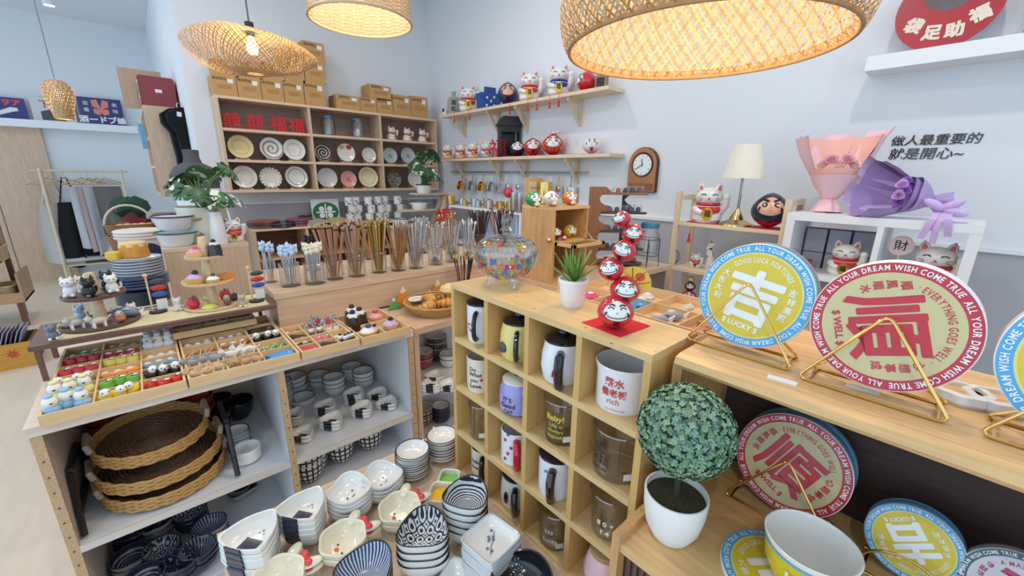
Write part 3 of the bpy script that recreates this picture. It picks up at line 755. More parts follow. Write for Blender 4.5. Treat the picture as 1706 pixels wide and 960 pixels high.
def single(make, pos, rz, label, cat, group=None):
    o = make(); o.location = pos; o.rotation_euler = (0, 0, rz); return tag(o, label, cat, group)
def bowl_of(name, *a, **k):
    Bq, ms = dish(name, *a, **k); return Bq.build(name, ms)

# ================================================================== bowls on the ash table
def W(p, px): return MPP(p) * px / 1.12      # width in px seen near the frame edge -> metres
p = G(689, 790, TZ)
M_out = pattern('rim_lines', (232, 230, 224), (30, 30, 36), 'zrings', 700, 0.86)
stack(lambda: bowl_of('saucer_bowl', 0.043, 0.02, M_cer, M_cer, M_navy, foot=0.55), p, 10, 0.0062, 0, 'plain white round saucer on top of the tall navy-rimmed stack', 'white saucer with dark rim inside the tall stack behind the bear bowls', 'saucer', 'tall stack of dark-rimmed saucers')
p = G(738, 762, TZ)
stack(lambda: bowl_of('saucer_bowl', 0.042, 0.022, M_cer, M_cer, M_navy, foot=0.55), p, 7, 0.0085, 0, 'white saucer topping the stack pressed against the mug rack', 'white saucer with dark rim in the stack beside the mug rack', 'saucer', 'saucers beside the mug rack')
# leaf-shaped face dishes
def face_dish():
    sh = lambda a: 1 + 0.10 * math.cos(a) ** 9 + 0.035 * math.cos(3 * a)
    Bq, ms = dish('face_dish', 0.047, 0.026, M_cer, shape=sh, foot=0.55, zs=lambda a, r, z: 0.004 * math.cos(3 * a) * (z / 0.026))
    z = 0.0070
    for (x, y, w) in ((0.0, 0.012, 0.002), (0.004, -0.012, 0.002)): Bq.add([(x - w, y - w, z), (x + w, y - w, z), (x + w, y + w, z), (x - w, y + w, z)], [(0, 1, 2, 3)], 3)
    Bq.tube([(0.01, -0.005, z), (0.014, 0, z), (0.01, 0.005, z)], 0.0008, 5, 3)
    return Bq.build('face_dish', ms + [M_ink])
rzv = -0.75
stack(face_dish, G(637, 824, TZ), 4, 0.0105, rzv, 'white leaf-shaped dish with tiny face, topping the stack beside the tall saucers', 'white leaf-shaped dish lower in the stack beside the tall saucers', 'dish', 'leaf-shaped face dishes, rear stack')
stack(face_dish, G(585, 853, TZ), 5, 0.0105, rzv - 0.2, 'white leaf-shaped dish with tiny face, topping the stack beside the nori dishes', 'white leaf-shaped dish lower in the stack beside the nori dishes', 'dish', 'leaf-shaped face dishes, front stack')
# rice-ball dishes with a nori patch
def onigiri_dish(r, h, name='rice_ball_dish', band=M_navy):
    ps = polyshape(3, 5, PI); sh = lambda a: 0.55 + 0.45 * ps(a)
    Bq, ms = dish(name, r, h, M_cer, shape=sh, foot=0.62, n=42)
    w = r * 0.42; re = r; z0 = h * 0.1 + 0.0045
    for y0, y1 in ((-w, w),):
        vs = []
        path = [(0.12 * r, z0), (-0.5 * r, z0), (-0.62 * r, z0 + 0.0015), (-0.84 * r, h * 0.42), (-re + 0.0015, h * 0.85), (-re + 0.0005, h + 0.0032), (-re - 0.0015, h + 0.0015), (-re - 0.0008, h * 0.75), (-0.93 * r, h * 0.42)]
        for x, z in path: vs += [(x, y0, z), (x, y1, z)]
        Bq.add(vs, [(2 * i, 2 * i + 1, 2 * i + 3, 2 * i + 2) for i in range(len(path) - 1)], 3)
    for (x, y) in ((0.45 * r, 0.1 * r), (0.45 * r, -0.14 * r)): Bq.ball((x, y, z0), (r * 0.03, r * 0.03, 0.0006), 3, n=8, m=4)
    Bq.tube([(0.56 * r, -0.06 * r, z0 + 0.0006), (0.62 * r, -0.02 * r, z0 + 0.001), (0.56 * r, 0.03 * r, z0 + 0.0006)], r * 0.016, 5, 3)
    return Bq.build(name, ms + [band])
stack(lambda: onigiri_dish(0.040, 0.032), G(512, 893, TZ), 5, 0.0125, 0.65, 'rice-ball shaped white dish with navy patch, topping the stack nearer the bear bowl', 'rice-ball shaped white dish lower in the stack nearer the bear bowl', 'dish', 'rice-ball dishes, rear stack')
stack(lambda: onigiri_dish(0.042, 0.032), G(430, 947, TZ), 6, 0.0115, 0.62, 'rice-ball shaped white dish with navy patch, topping the stack at the table edge', 'rice-ball shaped white dish lower in the stack at the table edge', 'dish', 'rice-ball dishes, front stack')
# bear bowls with a red bow
def bear_bowl(full=True):
    t = thing('bear_bowl', 'x x x x', 'bowl')
    sh = lambda a: 1 + 0.035 * math.cos(6 * a)
    Bq, ms = dish('bowl', 0.046, 0.032, M_cream, shape=sh, foot=0.55, n=48, th=0.005)
    z = 0.0092
    for (x, y, m_, s) in ((-0.006, 0.012, 3, 0.0021), (-0.012, -0.012, 3, 0.0021), (-0.014, 0.004, 4, 0.0042)): Bq.ball((x, y, z), (s, s * 1.2, 0.0007), m_, n=10, m=4)
    Bq.build('body', ms + [M_ink, cm(236, 84, 70, 0.2)], t)
    for s, ang in ((0, 0.62), (1, -0.32)):
        M = RZ(ang) @ T(0.043, 0, 0.027)
        MB().ball((0.011, 0, 0), (0.022, 0.012, 0.005), 0, M, 16, 8).build('ear', M_cream, t)
    M = RZ(-0.2) @ T(0.05, 0.004, 0.0325)
    Bq = MB().ball((0.0, 0, 0), (0.004, 0.004, 0.003), 0, M, 10, 6)
    for s in (-1, 1): Bq.ball((0.0, s * 0.0115, 0), (0.0072, 0.0095, 0.003), 0, M, 12, 6)
    Bq.build('bow', cm(226, 62, 66, 0.25), t)
    return t
bb0 = bear_bowl()
def bears(px, py, n, rz, top, rest, group, used=[]):
    p = G(px, py, TZ)
    for k in range(n):
        o = bb0 if not used else dup(bb0)
        used.append(1)
        o.location = (p.x, p.y, p.z + k * 0.014); o.rotation_euler = (0, 0, rz); tag(o, top if k == n - 1 else rest, 'bowl', group)
bears(668, 872, 2, 0.25, 'cream scalloped bear bowl with red bow beside the two-part sauce dish', 'lower cream bear bowl under the one beside the sauce dish', 'bear bowls by the sauce dish')
bears(575, 925, 2, 0.2, 'cream scalloped bear bowl with red bow between nori dishes and lattice bowls', 'lower cream bear bowl between nori dishes and lattice bowls', 'bear bowls in the middle')
bears(468, 992, 2, 0.2, 'cream scalloped bear bowl with red bow at the bottom picture edge', 'lower cream bear bowl at the bottom picture edge', 'bear bowls at the front')
# two-part sauce dish
p = G(738, 838, TZ)
t = thing('sauce_dish', 'white two-part sauce dish with yellow and green wells', 'dish', (p.x, p.y, TZ), 0.45)
for (x, y, r, m, nm) in ((0, 0, 0.034, cm(250, 196, 20, 0.12), 'yellow_well'), (0.05, 0.012, 0.027, cm(140, 205, 90, 0.15), 'green_well')):
    sh = polyshape(4, 5, 0.3)
    MB().lathe([(0, 0), (r * 0.72, 0), (r * 0.95, 0.012), (r, 0.032), (r - 0.002, 0.034), (r - 0.005, 0.032), (r * 0.8, 0.014), (0, 0.012)], 32, shape=(lambda a, q=sh: q(a) * 0.97)).build('well_body', M_cer, t, (x, y, 0))
    MB().cyl(r * 0.82, 0.012, 0.0205, n=28).build(nm, m, t, (x, y, 0))
# printed bowls
M_ringp = pattern('ink_rings', (226, 228, 230), (34, 42, 60), 'rings', 1700, 0.2, warp=0.0015)
M_latp = pattern('ink_lattice', (232, 232, 230), (44, 48, 60), 'lattice', 175, 0.15, warp=0.001)
M_strp = pattern('ink_stripes', (214, 222, 232), (52, 70, 108), 'radial', 44, 0.0, warp=0.0022)
p = G(777, 893, TZ)
wavy = lambda a, r, z: 0.006 * math.cos(2 * a) * (z / 0.045) ** 2
stack(lambda: bowl_of('ring_bowl', 0.048, 0.044, M_cer, M_ringp, M_ink, foot=0.42, zs=wavy, shape=lambda a: 1 + 0.03 * math.cos(3 * a)), p, 5, 0.0165, 0.5, 'rice bowl with fine concentric ink rings, topping the tall stack', 'white black-rimmed rice bowl in the tall ring-patterned stack', 'bowl', 'ring-patterned rice bowls')
p = G(708, 945, TZ)
stack(lambda: bowl_of('lattice_bowl', 0.050, 0.044, M_cer, M_latp, M_ink, foot=0.42, zs=wavy, shape=lambda a: 1 + 0.05 * math.cos(3 * a)), p, 4, 0.0165, 0.9, 'rice bowl printed with black flower lattice, topping its stack', 'white black-rimmed rice bowl under the flower lattice bowl', 'bowl', 'lattice-patterned rice bowls')
p = G(612, 1000, TZ)
stack(lambda: bowl_of('striped_bowl', 0.050, 0.044, M_cer, M_strp, M_ink, foot=0.42, zs=wavy, shape=lambda a: 1 + 0.05 * math.cos(3 * a)), p, 3, 0.0165, 0.4, 'bowl with blue radial brush stripes at the front of the table', 'lower bowl under the blue radial striped one', 'bowl', 'blue striped bowls')
p = G(868, 1015, TZ)
M_blkp = pattern('ink_voronoi', (22, 24, 32), (224, 220, 208), 'voronoi', 210, 0.12)
def black_bowl():
    Bq, ms = dish('b', 0.056, 0.042, M_ink, M_ink, M_ink, foot=0.42, zs=wavy)
    Bq2 = MB()
    pr = lambda r: 0.0042 + 0.003 + (0.042 * 0.9 - 0.0035) * (1 - math.cos(math.asin(min(1, max(0, (r - 0.0212) / 0.031)) ** 0.91))) ** 0.9 + 0.0012
    def on(u, v):
        r = math.hypot(u, v); a = math.atan2(v, u); return (u, v, pr(r) + 0.006 * math.cos(2 * a) * (r / 0.056) ** 4)
    for cx, cy, rx, ry, rot in ((0.022, 0.022, 0.02, 0.012, 0.6), (-0.02, -0.026, 0.017, 0.012, 0.5), (-0.028, 0.02, 0.013, 0.011, 0.2)): Bq2.fan(ell(cx, cy, rx, ry, 24, rot), on, 3, 5)
    Bq.v, Bq.f, Bq.m = Bq.v, Bq.f, Bq.m
    Bq.add(Bq2.v, Bq2.f, 3)
    return Bq.build('black_print_bowl', ms + [M_blkp])
stack(black_bowl, p, 3, 0.015, 0.3, 'black bowl with mixed white motifs beside the square plates', 'lower black bowl beside the square plates', 'bowl', 'black printed bowls')
p = G(819, 955, TZ)
sq = polyshape(4, 9)
def square_plate():
    Bq, ms = dish('square_plate', 0.044, 0.019, M_cer, M_cer, mat('grey_rim', srgb(200, 202, 208), 0.2), shape=sq, foot=0.62, n=48)
    z = 0.0066
    Bq.tube([(-0.02, -0.018, z), (-0.006, -0.006, z), (0.006, 0.0, z), (0.022, 0.012, z)], 0.0006, 5, 3)
    for (x, y) in ((0.0, 0.006), (0.006, 0.012), (0.012, 0.006), (0.008, 0.001), (0.004, 0.008), (-0.014, -0.004), (-0.012, -0.014), (0.02, 0.018)): Bq.ball((x, y, z), (0.003, 0.003, 0.0005), 4, n=8, m=4)
    return Bq.build('square_plate', ms + [M_ink, cm(110, 122, 146, 0.3)])
stack(square_plate, p, 11, 0.0068, 0.12, 'square white plate with blue blossom branch, topping its stack', 'plain-edged square white plate inside the blossom stack', 'plate', 'square blossom plates')
p = G(770, 990, TZ)
o = single(lambda: bowl_of('pink_dot_dish', 0.047, 0.024, M_cer, M_cer, mat('grey_rim', (0, 0, 0)), shape=sq, foot=0.6), (p.x, p.y, TZ), 0.5, 'single square white dish with pink dot at the bottom edge', 'dish')
MB().ball((-0.02, 0.018, 0.009), (0.005, 0.005, 0.0008), 0, None, 12, 4).build('pink_dot', cm(240, 150, 150), o)

# ================================================================== mugs in the rack
def cell(r, c): return (0.56, COLY[3 - c] + RT + (COLY[1] - COLY[0] - RT) / 2, ROWZ[3 - r])
M_glz = glass('clear_glass', (0.98, 0.985, 0.985), 0.04)
def mug(name, label, r, c, rad, h, body, handle=None, inner=None, lid=None, prof=None, hang=-0.9, knob=False, print_=None, hr=None, dx=0.0, dy=0.0, hmode=0, lidm=None, rz=0.0):
    x, y, z = cell(r, c)
    t = thing(name, label, 'mug' if handle else 'cup', (x + dx, y + dy + 0.006, z), rz)
    pr = prof or [(rad * 0.88, 0), (rad * 0.97, h * 0.05), (rad, h * 0.3), (rad, h)]
    prof_ = [(0, 0.0)] + pr
    th = 0.003
    prof_ += [(pr[-1][0] - th * 0.4, h + th * 0.5), (pr[-1][0] - th, h)] + [(max(0.002, a - th), max(b, 0.005)) for a, b in reversed(pr[:-1])] + [(0, 0.005)]
    no = len(pr) + 1
    Bq = MB().lathe(prof_[:no], 36, 0).lathe(prof_[no - 1:], 36, 1)
    Bq.build('body', [body, inner or body], t)
    if handle:
        hw = h * 0.36; ho = rad * (1.0 + 0.0)
        R0 = hr or 0.0052
        pts = []
        for i in range(11):
            a = -PI / 2 + PI * i / 10; pts.append((ho - 0.003 + 0.023 * math.cos(a) ** 0.7 if abs(a) < PI / 2 - 1e-3 else ho - 0.004, 0, h * 0.5 + hw * math.sin(a)))
        if hmode == 1: pts = [(ho - 0.004, 0, h * 0.82), (ho + 0.014, 0, h * 0.84), (ho + 0.022, 0, h * 0.66), (ho + 0.019, 0, h * 0.4), (ho + 0.012, 0, h * 0.16), (ho + 0.002, 0, h * 0.06)]
        MB().tube(pts, R0, 10, 0, RZ(hang)).build('handle', handle, t)
    if lid:
        lr = pr[-1][0]
        l = MB().lathe([(0, h + 0.001), (lr * 1.02, h + 0.001), (lr * 1.03, h + 0.005), (lr * 0.8, h + 0.010), (0, h + 0.013)], 32).build('lid', lid, t)
        if knob: MB().ball((0, 0, h + 0.017), (0.011, 0.011, 0.009), 0, None, 14, 8).build('knob', lidm or lid, l)
    if print_:
        for (st, size, zc, m, bold, off) in print_:
            fn = lambda u, v, zc=zc, off=off: ((rad + 0.0006) * math.cos(off + u / rad), (rad + 0.0006) * math.sin(off + u / rad), zc + v)
            MB().text(st, size, fn=fn, bold=bold).build('print', m, t)
    return t
M_mugw = mat('mug_white', srgb(238, 238, 240), 0.14, coat=0.4)
M_mugc = mat('mug_cream', srgb(232, 222, 204), 0.2, coat=0.3)
AF = PI + 0.62       # the side of a mug that faces the viewer
K_ = M_ink
barrel = [(0.032, 0), (0.037, 0.006), (0.041, 0.03), (0.039, 0.055), (0.034, 0.078)]
mug('lidded_mug', 'slim white mug with black lid and handle in the top far cell', 0, 0, 0.032, 0.088, M_mugw, K_, lid=K_, hang=AF - 0.02, print_=[('♥', 0.02, 0.03, cm(200, 40, 50), 0, AF - 0.5)], dx=-0.02)
t = mug('lidded_mug', 'pale yellow barrel mug with black lid and knob', 0, 1, 0.041, 0.078, mat('mug_yellow', srgb(232, 214, 130), 0.16, coat=0.4), K_, lid=K_, knob=True, prof=barrel, hang=AF + 0.1, dx=-0.015)
MB().ball((0.0405 * math.cos(AF - 0.75), 0.0405 * math.sin(AF - 0.75), 0.03), (0.006, 0.012, 0.012), 0, None, 12, 6).build('dark_spot', cm(80, 78, 70), t)
t = mug('lidded_mug', 'white barrel cat mug with black lid and thick black tail handle', 0, 2, 0.041, 0.078, M_mugw, K_, lid=K_, knob=True, prof=barrel, hang=AF - 0.02, hr=0.0085, dx=-0.018, hmode=1)
MB().tube([(0.0415 * math.cos(AF - 0.35 + q * 0.02), 0.0415 * math.sin(AF - 0.35 + q * 0.02), 0.02 + 0.03 * q / 6 + 0.004 * math.sin(q * 1.3)) for q in range(7)], 0.0016, 6).build('tail_print', cm(170, 40, 60), t)
mug('wide_mug', 'large plain white mug with red Chinese lettering in the top near cell', 0, 3, 0.0455, 0.078, M_mugw, M_mugw, hang=AF + 1.45, prof=[(0.042, 0), (0.0445, 0.004), (0.0445, 0.062), (0.048, 0.078)], dx=-0.006,
    print_=[('薪水', 0.0165, 0.05, cm(206, 60, 66), 0.02, AF - 0.38), ('養老板', 0.0145, 0.033, cm(206, 60, 66), 0.02, AF - 0.38), ('rich', 0.014, 0.019, cm(206, 60, 66), 0.0, AF - 0.38), ('my money way', 0.0055, 0.008, cm(206, 60, 66), 0.0, AF - 0.3)])
mug('letter_mug', 'cream mug lettered Do what you love with red heart', 1, 0, 0.033, 0.085, M_mugc, M_mugc, hang=AF + 1.9, dx=-0.022,
    print_=[('Do', 0.014, 0.058, K_, 0.03, AF - 0.3), ('What', 0.014, 0.045, K_, 0.03, AF - 0.1), ('you', 0.013, 0.031, K_, 0.03, AF - 0.2), ('♥', 0.008, 0.034, cm(210, 60, 60), 0, AF + 0.35), ('Love', 0.015, 0.016, K_, 0.03, AF - 0.1)])
t = mug('lidded_mug', 'lilac pot-bellied mug with cream lid and black knob', 1, 1, 0.042, 0.07, mat('mug_lilac', srgb(160, 156, 214), 0.16, coat=0.4), mat('mug_lilac', (0, 0, 0)), lid=M_cream, knob=True, lidm=K_, prof=[(0.034, 0), (0.04, 0.006), (0.042, 0.03), (0.04, 0.055), (0.034, 0.07)], hang=AF + 0.5, dx=-0.014,
    print_=[('IT´S', 0.013, 0.036, K_, 0.03, AF - 0.4), ('Good', 0.015, 0.022, K_, 0.05, AF - 0.35), ('CAT', 0.012, 0.008, K_, 0.03, AF - 0.35)])
def tumbler(label, r, c, rad, h, print_=None, handle=False, dx=-0.015, top=1.12, rz=0.0):
    x, y, z = cell(r, c)
    t = thing('glass_mug' if handle else 'glass_tumbler', label, 'glass', (x + dx, y, z), rz)
    th = 0.0022
    MB().lathe([(0, 0), (rad * 0.96, 0), (rad, 0.004), (rad * top, h), (rad * top - th, h + 0.0006), (rad * top - th * 1.2, h), (rad - th, 0.009), (0, 0.008)], 36).build('body', M_glz, t)
    MB().tube([(rad * top * math.cos(a) - 0.0, rad * top * math.sin(a), h) for a in (2 * PI * i / 40 for i in range(40))], 0.0013, 6, closed=True).build('rim', glass('glass_rim', (0.8, 0.84, 0.84), 0.3), t)
    if handle: MB().tube([(rad * 1.08, 0, h * 0.82), (rad * 1.35, 0, h * 0.88), (rad * 1.62, 0, h * 0.6), (rad * 1.5, 0, h * 0.3), (rad * 1.02, 0, h * 0.16)], 0.0045, 10, 0, RZ(AF + 1.1)).build('handle', glass('glass_rim', (1, 1, 1)), t)
    for (st, size, zc, m, bold, off) in print_ or []:
        fn = lambda u, v, zc=zc, off=off: ((rad * 1.09 + 0.0008) * math.cos(off + u / rad), (rad * 1.09 + 0.0008) * math.sin(off + u / rad), zc + v)
        MB().text(st, size, fn=fn, bold=bold).build('print', m, t)
    a = AF + 0.35
    MB().box(-0.0004, 0.0004, -0.008, 0.008, 0.012, 0.024, M=RZ(a) @ T(rad * 1.04 + 0.001, 0, 0)).build('price_sticker', M_white, t, smooth=False)
    return t
YL = cm(226, 196, 60, 0.4)
tumbler('clear tumbler with yellow printed slogan in the middle column', 1, 2, 0.034, 0.088, [('Baby!', 0.016, 0.055, YL, 0.02, AF - 0.35), ('Life is', 0.011, 0.041, YL, 0.0, AF - 0.3), ('always', 0.011, 0.03, YL, 0, AF - 0.3), ('beautiful', 0.010, 0.018, YL, 0, AF - 0.25)])
tumbler('large clear glass mug with black slogan print and glass handle', 1, 3, 0.043, 0.088, [('慢', 0.022, 0.055, K_, 0.02, AF - 0.75), ('生活', 0.016, 0.036, K_, 0.02, AF - 0.75), ('slow', 0.014, 0.02, K_, 0.02, AF - 0.75)], handle=True, top=1.04, dx=-0.01)
tumbler('narrow clear glass standing in the far column third row', 2, 0, 0.027, 0.092, dx=-0.025)
t = mug('white_mug', 'white mug with red berry print and red star-shaped handle', 2, 1, 0.034, 0.08, M_mugw, cm(200, 30, 56, 0.2), hang=AF + 0.25, hr=0.008, dx=-0.018, hmode=1)
for k in range(5):
    a = AF - 0.55 + (k % 3) * 0.22; MB().ball((0.0342 * math.cos(a), 0.0342 * math.sin(a), 0.018 + 0.016 * k), (0.004, 0.004, 0.004), 0, None, 8, 6).build('berry_print', cm(214, 70, 70) if k % 2 else cm(110, 110, 150), t)
t = mug('lidded_mug', 'white mug with black lid and big dark brown loop handle', 2, 2, 0.036, 0.086, M_mugw, mat('brown_glaze', srgb(52, 30, 28), 0.14, coat=0.4), lid=K_, hang=AF - 0.1, hr=0.0085, dx=-0.02, hmode=1)
MB().ball((0.0362 * math.cos(AF - 0.5), 0.0362 * math.sin(AF - 0.5), 0.066), (0.004, 0.004, 0.003), 0, None, 8, 6).build('blue_print', cm(70, 150, 200), t)
tumbler('clear flared tumbler behind the potted ball bush', 2, 3, 0.034, 0.086, [('8 0 +', 0.013, 0.034, M_white, 0.02, AF - 0.3), ('? 4', 0.014, 0.016, M_white, 0.02, AF - 0.3)], top=1.16)
mug('beige_mug', 'beige mug with short black handle in the bottom far cell', 3, 0, 0.034, 0.082, M_mugc, mat('brown_glaze', (0, 0, 0)), hang=AF + 0.15, hr=0.0065, dx=-0.012, print_=[('Hello', 0.013, 0.05, K_, 0.03, AF - 0.45), ('sweet', 0.011, 0.034, K_, 0.03, AF - 0.45)])
t = mug('lidded_mug', 'white barrel cat mug with black tail handle in the bottom row', 3, 1, 0.039, 0.074, M_mugw, K_, lid=K_, prof=[(0.03, 0), (0.036, 0.006), (0.039, 0.03), (0.037, 0.055), (0.033, 0.074)], hang=AF + 0.1, hr=0.0075, dx=-0.012, hmode=1)
MB().ball((0.0385 * math.cos(AF - 0.5), 0.0385 * math.sin(AF - 0.5), 0.034), (0.006, 0.006, 0.016), 0, None, 10, 6).build('cat_print', K_, t)
tumbler('clear tumbler in the bottom row beside the cat mug', 3, 2, 0.034, 0.086, [('333', 0.012, 0.045, M_white, 0.02, AF - 0.3), ('Lucky', 0.012, 0.025, M_white, 0.02, AF - 0.2)], dx=-0.02)
x, y, z = cell(3, 3)
t = thing('pink_jug', 'pastel pink rounded jug with wooden lid in the bottom near cell', 'jug', (x - 0.02, y, z))
MB().lathe([(0, 0), (0.03, 0), (0.037, 0.008), (0.04, 0.03), (0.034, 0.056), (0.028, 0.07), (0.026, 0.07), (0, 0.06)], 32).build('body', mat('mug_pink', srgb(240, 206, 216), 0.2, coat=0.3), t)
MB().lathe([(0, 0.07), (0.029, 0.07), (0.03, 0.082), (0, 0.084)], 28).build('lid', wood('jug_lid', (196, 160, 110), 0.15, 1), t)
MB().text('moment', 0.012, fn=lambda u, v: (0.0405 * math.cos(AF - 0.2 + u / 0.04), 0.0405 * math.sin(AF - 0.2 + u / 0.04), 0.022 + v)).build('print', K_, t)

# ================================================================== on top of the rack
# lidded crystal bowl with coloured mosaic
p = G(843, 474, RZ1)
t = thing('crystal_bowl', 'footed crystal sweet bowl with coloured mosaic and knobbed lid', 'bowl', (p.x, p.y, RZ1), scale=1.1)
M_cry = glass('crystal', (0.95, 0.97, 0.98), 0.12, 0.02)
GEM = [cm(*c, 0.12, coat=0.5) for c in ((224, 60, 40), (60, 110, 200), (240, 180, 40), (90, 160, 70), (230, 120, 40), (150, 60, 130))] + [glass('gem_clear', (0.96, 0.96, 0.9), 0.22)]
bR, z0, zr = 0.062, 0.016, 0.068
bp = [(0.0, z0), (0.03, z0 + 0.002), (0.05, z0 + 0.014), (0.06, z0 + 0.032), (0.063, zr)]
MB().lathe(bp + [(0.06, zr), (0.057, z0 + 0.032), (0.046, z0 + 0.017), (0, z0 + 0.005)], 40).build('body', M_cry, t)
for k in range(4): a = PI / 4 + k * PI / 2 + 0.5; MB().tube([(0.034 * math.cos(a), 0.034 * math.sin(a), z0 + 0.008), (0.036 * math.cos(a), 0.036 * math.sin(a), 0.008), (0.04 * math.cos(a), 0.04 * math.sin(a), 0)], [0.008, 0.006, 0.0045], 10).build('foot', M_cry, t)
lp = [(0.064, zr + 0.001), (0.064, zr + 0.006), (0.057, zr + 0.018), (0.04, zr + 0.028), (0.016, zr + 0.034), (0.009, zr + 0.036), (0.008, zr + 0.042), (0.014, zr + 0.046), (0.009, zr + 0.052)]
ld = MB().lathe(lp, 40).build('lid', M_cry, t)
MB().ball((0, 0, zr + 0.064), (0.012, 0.012, 0.014), 0, None, 10, 8).build('knob', M_cry, ld, sharp=0.1)
def gems(prof, nrow, par, nm):
    P = resample(prof, nrow * 2); k0 = 0; Bq = MB()
    for i in range(nrow):
        (r, z), (r2, z2) = P[2 * i], P[min(2 * i + 2, len(P) - 1)]; rm, zm = P[2 * i + 1]
        n = max(8, int(2 * PI * rm / 0.0118)); tl = math.atan2(r2 - r, z2 - z)
        for k in range(n):
            a = 2 * PI * (k + 0.5 * (i % 2)) / n
            Bq.box(-0.0004, 0.0018, -0.0036, 0.0036, -0.0045, 0.0045, (k * 7 + i * 3) % 6 if RND.random() < 0.24 else 6, RZ(a) @ T(rm, 0, zm) @ RY(tl))
    o = Bq.build(nm, GEM, par, smooth=False); o['kind'] = 'stuff'
gems([(0.04, z0 + 0.007), (0.055, z0 + 0.019), (0.061, z0 + 0.034), (0.063, zr - 0.003)], 5, t, 'mosaic')
gems([(0.062, zr + 0.008), (0.056, zr + 0.019), (0.041, zr + 0.028), (0.02, zr + 0.033)], 4, ld, 'mosaic')
# agave in white pot
p = G(953, 509, RZ1)
t = thing('potted_agave', 'small green agave in a plain white pot on the mug rack', 'plant', (p.x, p.y, RZ1))
MB().lathe([(0, 0), (0.0195, 0), (0.0215, 0.003), (0.0265, 0.047), (0.0285, 0.047), (0.0285, 0.054), (0.0262, 0.054), (0.025, 0.046), (0, 0.046)], 36).build('pot', mat('pot_white', srgb(240, 240, 240), 0.4), t)
M_agv = [cm(110, 150, 66, 0.5), cm(140, 180, 90, 0.5), cm(84, 122, 54, 0.5)]
def blade(L, w, lift, droop, n=7):
    vs, fs = [], []
    for i in range(n + 1):
        q = i / n; x = L * math.cos(lift) * q; z = L * math.sin(lift) * q - droop * q * q; ww = w * (0.55 + 0.9 * q * (1 - q) * 1.6) * (1 - q ** 3)
        vs += [(x, -ww, z), (x - 0.002, 0, z - 0.25 * ww), (x, ww, z)]
    for i in range(n): fs += [(3 * i, 3 * i + 1, 3 * i + 4, 3 * i + 3), (3 * i + 1, 3 * i + 2, 3 * i + 5, 3 * i + 4)]
    return vs, fs
for k in range(30):
    a = k * 2.399; q = k / 29; vs, fs = blade(0.062 + 0.016 * RND.random(), 0.0048, 0.62 + 0.85 * (1 - q) if k > 5 else 1.35, 0.012 * q)
    MB().add(vs, fs, 0, RZ(a) @ T(0.003, 0, 0.044)).build('leaf', M_agv[k % 3], t)
